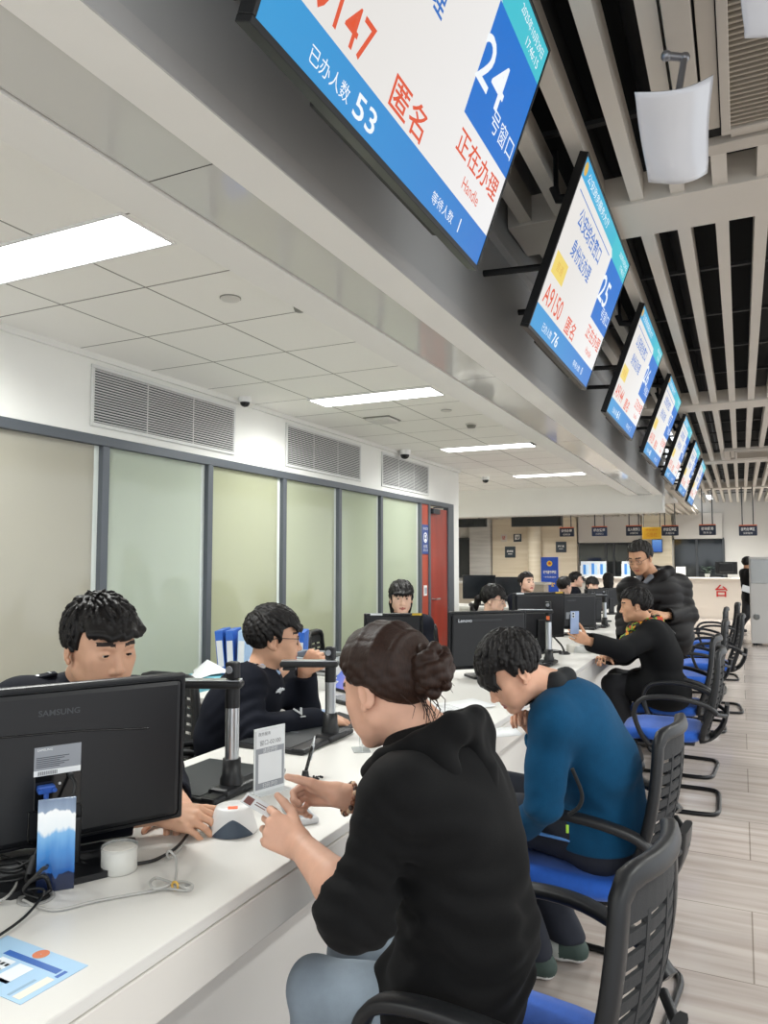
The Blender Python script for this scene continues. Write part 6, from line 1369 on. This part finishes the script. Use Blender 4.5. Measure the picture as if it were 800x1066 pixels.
# small card she holds
c = J['wrL'] + nrm(hands['L']['d'])*.125 + A3(0, .02, .022); t = thing('id_card', 'small pale card pinched in the hoodie woman fingers', 'card', c); mb = MB(); Xc = Matrix.Rotation(.5, 4, 'Y') @ Matrix.Rotation(.3, 4, 'Z'); mb.box((-.035, -.022, -.0006), (.035, .022, .0006), 0, .0004, Xc); mb.build('card', mat('card_pale', '#cfd3d6', .35), t); mb = MB(); mb.box((-.03, -.018, .0006), (-.012, .012, .0009), 0, 0, Xc); mb.box((-.006, .004, .0006), (.028, .007, .0009), 0, 0, Xc); mb.box((-.006, -.006, .0006), (.02, -.003, .0009), 0, 0, Xc); mb.build('print', mat('card_print', '#6a3a35', .5), t)

# ---- the boy in the teal fleece
H = Head(W(533, 697, 2.42), face(-.74, .10, .62), sc=.98); SKB = skin('fair', '#d6a58a')
J = dict(neck=W(577, 722, 2.50), shL=W(577, 750, 2.35), shR=W(600, 742, 2.66), elL=W(566, 838, 2.34), wrL=W(540, 868, 2.52), elR=W(578, 800, 2.66), wrR=W(556, 758, 2.50), pelvis=A3(-.455, 2.70, .575), knL=A3(-.86, 2.60, .585), knR=A3(-.88, 2.82, .60), anL=A3(-.70, 2.72, .085), anR=A3(-.62, 2.88, .085), bend=A3(.065, .0, .02), hipL=A3(-.455, 2.61, .56), hipR=A3(-.455, 2.79, .56))
TEAL = mat('fleece_teal', '#0a4467', .9, noise=.06, nscale=40, bump=.3, bscale=280, sheen=.03, spec=.2); FLK = mat('fleece_black', '#15181b', .85, bump=.2, bscale=280)
def fleece(T, J): T.rc(J['pelvis'] + A3(.0, 0, .06), J['pelvis'] + A3(-.02, 0, .16), .135, .13, .05)
hn = J['wrR']; hands = {'R': dict(d=W(536, 733, 2.44) - hn, n=A3(.25, .75, -.45), s=.92, h=.0026, curl=(.55, .6, .7, .8), mid=(.9, .95, 1.0, 1.0), thumb=(.85, .45, -.3), tcurl=.2), 'L': dict(d=A3(-.8, .5, -.1), n=A3(0, -.3, .9), h=.005, s=.92)}
nk = J['neck']; cb = H.P(0, -.06, -.115)
boy, J = person('seated boy wearing a teal fleece jacket, head bowed and hand at mouth', H, J, SKB, (-1, .02), .0026, .0075, hands, .0022, None,
    dict(t=.016, arm=(.066, .058, .048), endL=.95, endR=.80, mats=[TEAL, FLK], fold=(.0065, 22), extra=[fleece], hem=(A3(0, 0, .53), A3(0, 0, -1)), h=.006, col=.1, seed=11, rings=[(J['elL'], J['elL'] - J['shL'] + A3(.1, .05, .1), .10, .003, .075), (A3(-.42, 2.6, .72), A3(.3, 0, 1), .15, .003, .09)]),
    (mat('tracksuit_navy', '#161b28', .8, noise=.06, nscale=30), .016, .004), [mat('sneaker_green', '#35453f', .7), mat('sole_white', '#e6e6e4', .6), mat('sneaker_pale', '#b9bdb8', .65)],
    [(H.hair(style='forward', seed=5, line=[(-.12, -.062), (-.06, -.05), (-.03, -.03), (-.004, -.006), (.012, -.005), (.022, .0), (.03, .040), (.06, .052), (.12, .054)], fringe=(15, .056, .062, .062, .004, .0), n_locks=300, lock=.012, thick=.010), HBLACK)])
CT = SDF(); cpts = [nk + q for q in (A3(-.085, -.065, -.015), A3(-.04, -.088, .025), A3(.02, -.078, .050), A3(.045, -.01, .060), A3(.02, .06, .05), A3(-.05, .075, .02))]; CT.chain(cpts, [.022, .026, .028, .028, .026, .022], .02); spart('collar', CT, FLK, boy, .005)
mb = MB(); a0 = W(607, 790, 2.30); zp = [W(596, 800, 2.235), W(606, 826, 2.23), W(603, 840, 2.235), W(592, 848, 2.25)]; mb.tube(spline(zp, 5), .006, 8); part('pocket_zip', mb, FLK, boy)
mb = MB(); q = W(591, 863, 2.26); mb.box(q - A3(.004, .002, .012), q + A3(.004, .002, .012), 0, .001); part('zip_pull', mb, mat('tag_green', '#a8d84a', .4), boy)
mb = MB(); hL, kL = J['hipL'], J['knL']; off = A3(0, -.098, .0); mb.tube([hL + (kL - hL)*u + off*(1 - .22*u) for u in np.linspace(.12, .95, 8)], .006, 6, 0, False, flat=(.004, .010), up=(0, -1, 0)); part('stripe', mb, mat('stripe_blue', '#5b8fd0', .6), boy)
# ---- officer leaning behind the nearest monitor
H = Head(W(104, 671, 1.97), face(.76, .64, .22), sc=1.02); SKO = skin('tan', '#d0a286')
J = dict(neck=W(88, 719, 2.07), pelvis=A3(-2.02, 1.40, .58), elR=A3(-1.62, 1.12, .87), wrR=W(168, 846, 1.84), elL=A3(-1.55, 1.75, .86), wrL=A3(-1.36, 1.58, .845), shR=W(22, 737, 1.98), shL=W(140, 733, 2.24), bend=A3(0, 0, 0))
hands = {'R': dict(d=A3(.92, .30, -.13), n=A3(.05, -.48, .86), s=1.0, h=.0026, curl=(.35, .38, .42, .45), mid=(.45, .5, .5, .5), spread=.03, thumb=(.85, .45, -.25), tcurl=.2)}
def lapel(T, J): pass
of1, J = person('young officer leaning behind the nearest monitor, short black hair, hand on reader', H, J, SKO, (.85, .1), .0026, .0085, hands, .0026, None,
    dict(t=.014, arm=(.064, .056, .044), endL=.95, endR=.86, mats=NAVYU, fold=(.003, 24), hem=(A3(0, 0, .52), A3(0, 0, -1)), h=.007, col=.45, seed=21), (TROUK, .016), [SHOEK, SHOEK],
    [(H.hair(style='spiky', seed=12, line=[(-.12, -.055), (-.06, -.045), (-.03, -.025), (.0, .0), (.014, -.004), (.026, -.002), (.032, .046), (.06, .058), (.12, .060)], fringe=(19, .062, .020, .072, .0, .003), n_locks=330, lock=.0085, thick=.008), HBLACK)])
def epaulette(J, s, parent, ln=.10):
    a = J['neck'] + (J['sh' + s] - J['neck'])*.45 + A3(0, 0, .052); b = J['neck'] + (J['sh' + s] - J['neck'])*1.05 + A3(0, 0, .055); x = nrm(b - a); z = nrm(A3(0, 0, 1) - x*x[2]); y = np.cross(z, x); Xe = XF(a, x, y, z); L = np.linalg.norm(b - a)
    mb = MB(); mb.box((0, -.022, .012), (L, .022, .020), 0, .003, Xe); o = part('epaulette', mb, NAVYU, parent)
    mb = MB(); mb.box((L*.15, -.018, .0205), (L*.2, .018, .022), 0, 0, Xe); mb.box((L*.78, -.018, .0205), (L*.83, .018, .022), 0, 0, Xe); mb.lathe([(.008, 0), (.003, .003)], Xe @ Vector((L*.5, 0, .0205)), z, 8); part('insignia', mb, SILV, parent)
for s in 'LR': epaulette(J, s, of1)
# ---- officer with glasses, seen side-on
H = Head(W(285, 664, 3.08), face(.97, -.20, .08), sc=1.02)
J = dict(neck=W(270, 706, 3.06), shR=W(256, 714, 2.92), shL=W(294, 708, 3.24), pelvis=A3(-1.95, 2.56, .58), elR=W(264, 758, 2.84), wrR=W(336, 748, 3.02), elL=W(318, 738, 3.26), wrL=W(317, 698, 3.20), bend=A3(-.03, -.03, 0))
hands = {'R': dict(d=W(372, 752, 3.1) - J['wrR'], n=A3(.1, -.2, .97), h=.004, curl=(.25, .25, .3, .35), mid=(.3, .3, .35, .4)), 'L': dict(d=A3(.50, .25, .75), n=A3(.3, -.8, .3), h=.004, curl=(1.2, 1.3, 1.3, 1.3), mid=(1.3, 1.3, 1.3, 1.3), thumb=(.7, .5, -.5))}
of2, J = person('officer wearing glasses seen side-on, chin near fist, hand on mouse', H, J, SKO, (.70, .71), .0034, .009, hands, .0032, None,
    dict(t=.015, arm=(.070, .062, .048), endL=.93, endR=.95, mats=NAVYU, fold=(.004, 22), hem=(A3(0, 0, .52), A3(0, 0, -1)), h=.0075, col=.15, seed=31, rings=[(J['elR'], J['elR'] - J['shR'], .13, .006, .05)]), (TROUK, .016), [SHOEK, SHOEK],
    [(H.hair(style='forward', seed=6, line=[(-.12, -.068), (-.06, -.055), (-.03, -.03), (.0, -.012), (.014, -.018), (.026, -.01), (.032, .042), (.06, .054), (.12, .058)], fringe=(10, .062, .03, .058, -.004, .0), n_locks=260, lock=.012, thick=.011), HBLACK)])
glasses(H, of2, BEZ); epaulette(J, 'R', of2)
CT = SDF(); nk = J['neck']; bf = J['bf']; r_ = J['r']; CT.chain([nk + bf*.07 + r_*.03 + A3(0, 0, .0), nk + r_*.07 + A3(0, 0, .035), nk - bf*.05 + A3(0, 0, .055), nk - r_*.07 + A3(0, 0, .035), nk + bf*.07 - r_*.03], [.014]*5, .01); spart('collar', CT, NAVYU, of2, .005)
CT = SDF(); CT.chain([nk + bf*.075 + r_*.02 + A3(0, 0, .02), nk + r_*.055 + A3(0, 0, .055), nk - bf*.035 + A3(0, 0, .07), nk - r_*.055 + A3(0, 0, .055), nk + bf*.075 - r_*.02 + A3(0, 0, .02)], [.010]*5, .01); spart('shirt_collar', CT, SHIRTB, of2, .005)
def decal(px, py, tgt, parent, name, build, m_, nrm_=TOWARD):
    "a badge sewn on cloth: dropped along the cloth normal onto the jacket"
    dg = bpy.context.evaluated_depsgraph_get(); mw = tgt.matrix_world; iv = mw.inverted(); o = iv @ Vector(CO); r = (iv.to_3x3() @ Vector(CR @ A3(px - CXP, py - CYP, FPX))).normalized()
    ok, loc, n, _ = tgt.ray_cast(o, r)
    if not ok: return
    loc = mw @ loc; n = (mw.to_3x3() @ n).normalized(); x = Vector((0, 0, 1)).cross(n).normalized(); y = n.cross(x); mb = MB(); build(mb, XF(loc + n*.003, x, y, n)); return part(name, mb, m_, parent)
bpy.context.view_layer.update()
def badge(mb, X): mb.sphere((0, 0, 0), (.016, .013, .003), 0, X); mb.box((-.04, -.004, -.001), (.04, .004, .002), 0, .001, X); mb.box((-.028, .004, -.001), (.028, .009, .002), 0, .001, X)
def vee(mb, X): mb.prism([(-.022, .02), (-.014, .024), (0, .0), (.014, .024), (.022, .02), (.002, -.018), (-.002, -.018)], 0, .002, 0, X); mb.box((-.012, -.03, 0), (.012, -.024, .002), 0, 0, X)
decal(291, 719, J['top'], of2, 'chest_badge', badge, SILV); decal(312, 742, J['top'], of2, 'sleeve_mark', vee, SILV); decal(273, 694, J['top'], of2, 'shoulder_mark', badge, SILV)
CT = SDF(); ax = nrm(J['wrR'] - J['elR']); e = J['elR'] + (J['wrR'] - J['elR'])*.95; CT.rc(e - ax*.01, e + ax*.012, .038, .037, .01); spart('shirt_cuff', CT, SHIRTB, of2, .005)
# ---- other officers further along
longl = [(-.12, -.16), (-.03, -.16), (-.015, -.14), (.0, -.06), (.02, -.02), (.03, .02), (.05, .03), (.12, .032)]
ofm = dict(t=.014, arm=(.062, .055, .044), mats=NAVYU, fold=(.003, 22), col=.2, hem=(A3(0, 0, .50), A3(0, 0, -1)))
def lhair(H, seed, bangs=True, tail=None, bun_=False):
    T = H.hair(style='long', seed=seed, line=([(-.12, -.12), (-.03, -.12), (-.015, -.10), (.0, -.03), (.02, .0), (.03, .03), (.05, .058), (.12, .066)] if bun_ else longl) if tail is None else [(-.12, -.065), (-.06, -.05), (-.02, -.01), (.0, .012), (.03, .02), (.05, .05), (.12, .06)], fringe=(11, .058, .045, .058, .0, .0) if bangs else None, n_locks=60, thick=.012)
    if tail is not None: T.chain([H.P(0, -.095, .0), H.P(0, -.135, -.02), H.P(0, -.145, -.08), H.P(0, -.13, -.14)], [.022, .026, .022, .008], .02)
    elif not bun_: T.rc(H.P(-.055, -.05, -.05), H.P(-.05, -.06, -.15), .035, .02, .03); T.rc(H.P(.055, -.05, -.05), H.P(.05, -.06, -.15), .035, .02, .03); T.rc(H.P(0, -.08, -.04), H.P(0, -.085, -.16), .05, .03, .03)
    return T
def officer(px, py, d, fc, bf, lab, hairfn, sk=SKO, sc=.98, hh=.006, pel=None, lip=None, glass=False, h=.014, grp=None, body='officer', mats=None):
    c = np.array(W(px, py, d)); H = Head(c, fc, sc=sc); b = nrm(A3(bf[0], bf[1], 0)); nk = c - A3(0, 0, .165) - b*.03; pe = A3(nk[0], nk[1], .58) - b*.12 if pel is None else A3(*pel); tp = dict(ofm)
    if mats is not None: tp['mats'] = mats
    p_, J = person(lab, H, dict(neck=nk, pelvis=pe), sk, bf, hh, h, None, False if hh > .0045 else .003, lip, tp, (TROUK, .014), [SHOEK, SHOEK], [(hairfn(H), HBLACK)], aw=.92, bodyw=.92, group=grp)
    if glass: glasses(H, p_, mat('glasses_frame', '#3b4252', .4))
    return p_, H, J
SKL = skin('pale', '#dfb8a2')
officer(418, 622, 5.5, face(.08, .99, .06), (.45, -.9), 'woman officer with black bangs facing out above the stickered monitor', lambda H: lhair(H, 1), SKL, hh=.0044)
officer(514, 624, 6.3, face(.88, .40, .16), (.9, .3), 'ponytailed woman officer with glasses seen side-on', lambda H: lhair(H, 2, True, 1), SKL, hh=.0044, glass=True)
officer(548.5, 606.5, 9.0, face(.45, .88, -.08), (.6, -.6), 'smiling woman officer with red lips before the wood wall', lambda H: lhair(H, 3, False, None, True), SKL, hh=.0058, lip=LIPR)
officer(588, 610, 10.2, face(.85, -.45, .1), (.8, .5), 'person with short black hair seen from behind at far counter, by banner', lambda H: H.hair(seed=4, n_locks=40, thick=.014), SKL, hh=.007, h=.018)
officer(600, 603.5, 12.0, face(.9, .25, 0), (.9, .1), 'dark-haired person in profile just behind the short-haired one near banner', lambda H: lhair(H, 5, False, None, True), SKL, hh=.007, h=.018)
officer(617, 609, 11.2, face(.25, .96, .1), (.5, -.8), 'woman with black bangs facing out below the brochure rack', lambda H: lhair(H, 6), SKL, hh=.007, h=.018)
officer(633.5, 604, 12.6, face(.2, -.95, 0), (.3, .9), 'person with long black hair turned away beside the standing man', lambda H: lhair(H, 7, False), SKL, hh=.007, h=.018)
# ---- woman in the black coat with the raised phone
H = Head(W(662, 630, 5.3), face(-.93, -.25, .12), sc=.96); SKC = skin('olive', '#c99a7b')
J = dict(neck=W(674, 653, 5.34), shL=W(680, 661, 5.2), shR=W(683, 657, 5.5), elL=W(648, 677, 5.06), wrL=W(611, 667, 4.98), elR=W(650, 682, 5.45), wrR=W(632, 684, 5.2), pelvis=A3(-.52, 5.70, .58), knL=A3(-.86, 5.62, .585), knR=A3(-.86, 5.86, .585), anL=A3(-.72, 5.58, .085), anR=A3(-.78, 5.86, .085), bend=A3(.05, 0, 0))
hands = {'L': dict(d=W(596, 660, 4.93) - J['wrL'], n=A3(.35, -.75, -.1), h=.005, s=.95, curl=(.35, .4, .45, .5), mid=(.6, .6, .6, .6), thumb=(.6, .7, -.4))}
COATK = mat('coat_black', '#0d0e10', .88, noise=.06, nscale=30, bump=.2, bscale=200, spec=.25)
def coat(T, J):
    for s in 'LR': T.rc(J['hip' + s], J['hip' + s] + (J['kn' + s] - J['hip' + s])*.55 - A3(0, 0, .0), .125, .105, .05)
    T.rc(J['hipL'] + A3(.05, 0, -.02), J['hipR'] + A3(.05, 0, -.02), .13, None, .05)
cw, J = person('seated woman in black coat and flowered scarf holding up a phone', H, J, SKC, (-1, -.1), .0044, .011, hands, .003, None,
    dict(name='coat', t=.024, arm=(.078, .072, .058), endL=.93, endR=.93, mats=COATK, fold=(.005, 20), extra=[coat], h=.009, col=.3, seed=41), (TROUK, .02), [SHOEK, SHOEK], [(H.hair(seed=9, n_locks=110, thick=.013, lock=.012, line=[(-.12, -.075), (-.06, -.06), (-.03, -.03), (.0, -.005), (.014, -.004), (.026, .0), (.032, .046), (.06, .06), (.12, .062)]), HBLACK)])
sm, nt, b = nodes_mat('scarf_flowers'); N = nt.nodes.new; v = N('ShaderNodeTexVoronoi'); v.inputs['Scale'].default_value = 38; tc = N('ShaderNodeTexCoord'); nt.links.new(tc.outputs['Object'], v.inputs['Vector']); cr = N('ShaderNodeValToRGB'); sp = N('ShaderNodeSeparateColor'); nt.links.new(v.outputs['Color'], sp.inputs[0]); nt.links.new(sp.outputs[0], cr.inputs[0]); cr.color_ramp.interpolation = 'CONSTANT'
e = cr.color_ramp.elements; e[0].color = srgb('#1c1d18'); e[1].position = .8; e[1].color = srgb('#7fa03c')
for p_, c_ in ((.35, '#b8402a'), (.5, '#d99a2e'), (.62, '#2f5d3a'), (.72, '#23231f')): x = e.new(p_); x.color = srgb(c_)
nt.links.new(cr.outputs[0], b.inputs['Base Color']); b.inputs['Roughness'].default_value = .8
ST = SDF(); nk = J['neck']; ST.chain([nk + q for q in (A3(-.05, -.10, .0), A3(.03, -.085, .035), A3(.07, 0, .05), A3(.03, .08, .035), A3(-.06, .08, .0), A3(-.10, .0, -.02), A3(-.05, -.10, .0))], [.038]*7, .02); ST.chain([nk + A3(-.09, -.04, -.02), nk + A3(-.135, -.06, -.09), nk + A3(-.14, -.07, -.15)], [.045, .04, .03], .03); ST.disp = folds(.006, 60, 3); spart('scarf', ST, sm, cw, .007)
q = W(598.5, 648, 4.93); xh = nrm(W(606, 648, 4.96) - q); t = thing('mobile_phone', 'blue-backed phone held up by the woman in black coat', 'phone', X=XF(q, xh, nrm(np.cross(A3(0, 0, 1), xh)), (0, 0, 1))); mb = MB(); mb.box((-.036, -.004, -.075), (.036, .004, .075), 0, .003); mb.build('body', mat('phone_blue', '#8d9dbb', .2, .3, noise=.12, nscale=12), t)
mb = MB(); mb.box((-.032, .004, -.07), (.032, .0045, .07)); mb.build('display', SCRG, t); mb = MB(); mb.box((-.031, -.0055, .03), (-.003, -.004, .068), 0, .002); mb.cyl((-.017, -.0055, .058), (-.017, -.007, .058), .007, n=14, mi=1); mb.cyl((-.017, -.0055, .04), (-.017, -.007, .04), .007, n=14, mi=1); mb.build('camera_block', [mat('phone_pale', '#c3ccd8', .2), SCRG], t)
t = thing('shoulder_bag', 'black shoulder bag on the lap of woman wearing scarf', 'bag', A3(-.66, 5.60, .66)); T = SDF(); T.rc(A3(-.70, 5.52, .74), A3(-.62, 5.66, .74), .075, .08, .05); T.rc(A3(-.68, 5.54, .82), A3(-.64, 5.62, .82), .03, .03, .05); T.disp = folds(.004, 30, 2); spart('pouch', T, mat('bag_black', '#101114', .45), t, .008)
mb = MB(); org = Vector(t.location); P_ = [A3(-.62, 5.66, .80), A3(-.50, 5.60, .92), J['neck'] + A3(.0, -.12, .02), J['neck'] + A3(.10, .02, .03), A3(-.44, 5.74, .95)]; mb.tube([Vector(p) - org for p in spline(P_, 6)], .009, 8); mb.build('strap', MATS['bag_black'], t)
# ---- standing man in the puffer jacket
H = Head(W(667, 580, 5.85), face(-.72, .62, .42), sc=1.0)
fz = W(690, 700, 5.95)
J = dict(neck=W(682, 606, 5.92), shR=W(658, 615, 5.80), shL=W(705, 612, 6.05), elR=W(653, 645, 5.75), wrR=W(650, 668, 5.62), elL=W(716, 640, 5.95), wrL=W(692, 641, 5.70), pelvis=A3(W(690, 690, 5.95)[0], W(690, 690, 5.95)[1], .86), bend=A3(0, .02, 0))
PUFF = mat('puffer_black', '#131112', .6, noise=.05, nscale=20, spec=.22)
def puff(P):
    z = P[:, 2] * 17 + .25*np.sin(P[:, 0]*9 + P[:, 1]*7); return (-.010*np.abs(np.sin(z*PI*.72)) + .004*np.sin(P[:, 0]*31 + P[:, 2]*11)*np.sin(P[:, 1]*27)).astype(f32)
def puffx(T, J):
    T.rc(J['pelvis'] + A3(-.08, 0, .05), J['pelvis'] + A3(.08, 0, .05), .15, None, .05); T.rc(J['neck'] + J['bf']*.16 + A3(0, 0, .06), J['neck'] + J['bf']*.25 - A3(0, 0, .45), .085, .07, .02, 1)
hands = {'L': dict(d=W(680, 639, 5.6) - J['wrL'], n=A3(.1, -.7, .5), h=.005, curl=(.5, .55, .6, .65))}
man, J = person('standing man wearing glasses and a black puffer jacket, looking down', H, J, SKC, (-.55, -.75), .0040, .012, hands, .003, None,
    dict(t=.05, arm=(.092, .082, .060), endL=.92, endR=.92, mats=PUFF, fold=(.003, 20), extra=[puffx], hem=(A3(0, 0, .74), A3(0, 0, -1)), h=.010, col=.0, seed=51), (mat('jeans_slate', '#3a424c', .8, noise=.08, nscale=20), .016), [SHOEK, SHOEK], [(H.hair(seed=14, n_locks=110, thick=.010, line=[(-.12, -.06), (-.06, -.05), (-.03, -.028), (.0, .0), (.014, -.006), (.026, -.004), (.030, .05), (.05, .076), (.12, .080)], style='forward', fringe=None), hair_mat('hair_greying', '#151413', '#3a3835'))], seat=False)
glasses(H, man, mat('glasses_brown', '#54362a', .35))
VT = J['top']; me = VT.data; co = np.empty(len(me.vertices)*3, f32); me.vertices.foreach_get('co', co); co = co.reshape(-1, 3); no = np.empty(len(me.vertices)*3, f32); me.vertices.foreach_get('normal', no); no = no.reshape(-1, 3); wz = co[:, 2] + float(VT.parent.location.z); amp = np.abs(np.sin(PI*(wz*13 + .5*np.sin(co[:, 0]*9) + .4*np.sin(co[:, 1]*13 + wz*5)))) ** .6; co += no * (amp*.009 - .006)[:, None]; me.vertices.foreach_set('co', co.ravel()); me.update()
CT = SDF(); nk = J['neck'] + A3(0, 0, .035); bf, r_ = J['bf'], J['r']; CT.chain([nk + bf*.10 + r_*.07 - A3(0, 0, .05), nk + bf*.03 + r_*.10 + A3(0, 0, .02), nk - bf*.08 + r_*.07 + A3(0, 0, .05), nk - bf*.08 - r_*.07 + A3(0, 0, .05), nk + bf*.03 - r_*.10 + A3(0, 0, .02), nk + bf*.10 - r_*.07 - A3(0, 0, .05)], [.035, .04, .042, .042, .04, .035], .03); spart('jacket_collar', CT, PUFF, man, .009)
CT = SDF(); CT.rc(nk + bf*.105 + r_*.055 + A3(0, 0, .005), nk + bf*.17 + r_*.03 - A3(0, 0, .06), .026, .014, .01); CT.rc(nk + bf*.105 - r_*.055 + A3(0, 0, .005), nk + bf*.17 - r_*.03 - A3(0, 0, .06), .026, .014, .01); CT.chain([nk + bf*.07 + r_*.05, nk - bf*.02 + r_*.07 + A3(0, 0, .04), nk - bf*.05 + A3(0, 0, .055), nk - bf*.02 - r_*.07 + A3(0, 0, .04), nk + bf*.07 - r_*.05], [.018]*5, .01); spart('shirt_collar', CT, mat('shirt_grey', '#70737a', .8), man, .006)
CT = SDF(); CT.rc(nk + bf*.085 - A3(0, 0, .10), nk + bf*.125 - A3(0, 0, .46), .075, .075, .02); spart('sweater', CT, mat('sweater_dark', '#1b1d22', .85), man, .009)
mb = MB(); 
for e in (-1, 1): mb.tube(spline([nk + bf*.12 + r_*e*.06 - A3(0, 0, .06), nk + bf*.17 + r_*e*.055 - A3(0, 0, .2), nk + bf*.18 + r_*e*.05 - A3(0, 0, .42)], 5), .006, 6)
part('jacket_zip', mb, mat('zip_grey', '#4a4b4e', .4, .4), man)
# ---- walking figure at the far side
H = Head(W(778.5, 586, 15.4), face(.9, -.4, 0), sc=1.0); hd = H.c
J = dict(neck=hd - A3(.02, 0, .17), pelvis=A3(*(W(781, 622, 15.4))), knL=W(777, 641, 15.3), anL=W(768.5, 657, 15.4), knR=W(787, 641, 15.6), anR=W(792, 659, 15.7)); J['anL'][2] = .09; J['anR'][2] = .09
wk, J = person('walking person in black partly hidden behind the grey kiosk', H, J, SKC, (.9, .3), .008, .018, None, False, None, dict(t=.02, arm=(.07, .062, .05), mats=COATK, fold=(.004, 20), h=.016, col=.3), (TROUK, .025), [SHOEK, SHOEK], [(H.hair(seed=2, n_locks=30, thick=.014), HBLACK)], seat=False)
q = W(778, 613, 15.15); t = thing('paper_sheet', 'white folded paper carried by the walking person', 'paper', q, .4); mb = MB(); mb.box((-.10, -.004, -.07), (.12, .004, .06), 0, .002, Matrix.Rotation(.3, 4, 'Y')); mb.build('sheet', WST, t)
print('PEOPLE', round(time.time() - T0, 1))
# ------------------------------------------------------------------ light level and view
w = bpy.data.worlds.new('world'); bpy.context.scene.world = w; w.use_nodes = True
w.node_tree.nodes['Background'].inputs[0].default_value = (.9, .95, 1, 1); w.node_tree.nodes['Background'].inputs[1].default_value = 1.25
sc = bpy.context.scene
sc.view_settings.view_transform = 'Standard'; sc.view_settings.look = 'None'; sc.view_settings.exposure = .40; sc.view_settings.gamma = 1; sc.view_settings.use_curve_mapping = False
sc.cycles.use_denoising = True; sc.cycles.max_bounces = 6; sc.cycles.diffuse_bounces = 4; sc.cycles.glossy_bounces = 3; sc.cycles.transmission_bounces = 4; sc.cycles.transparent_max_bounces = 6
sc.cycles.caustics_reflective = False; sc.cycles.caustics_refractive = False; sc.cycles.sample_clamp_indirect = 6
print('SCRIPT', round(time.time() - T0, 1))
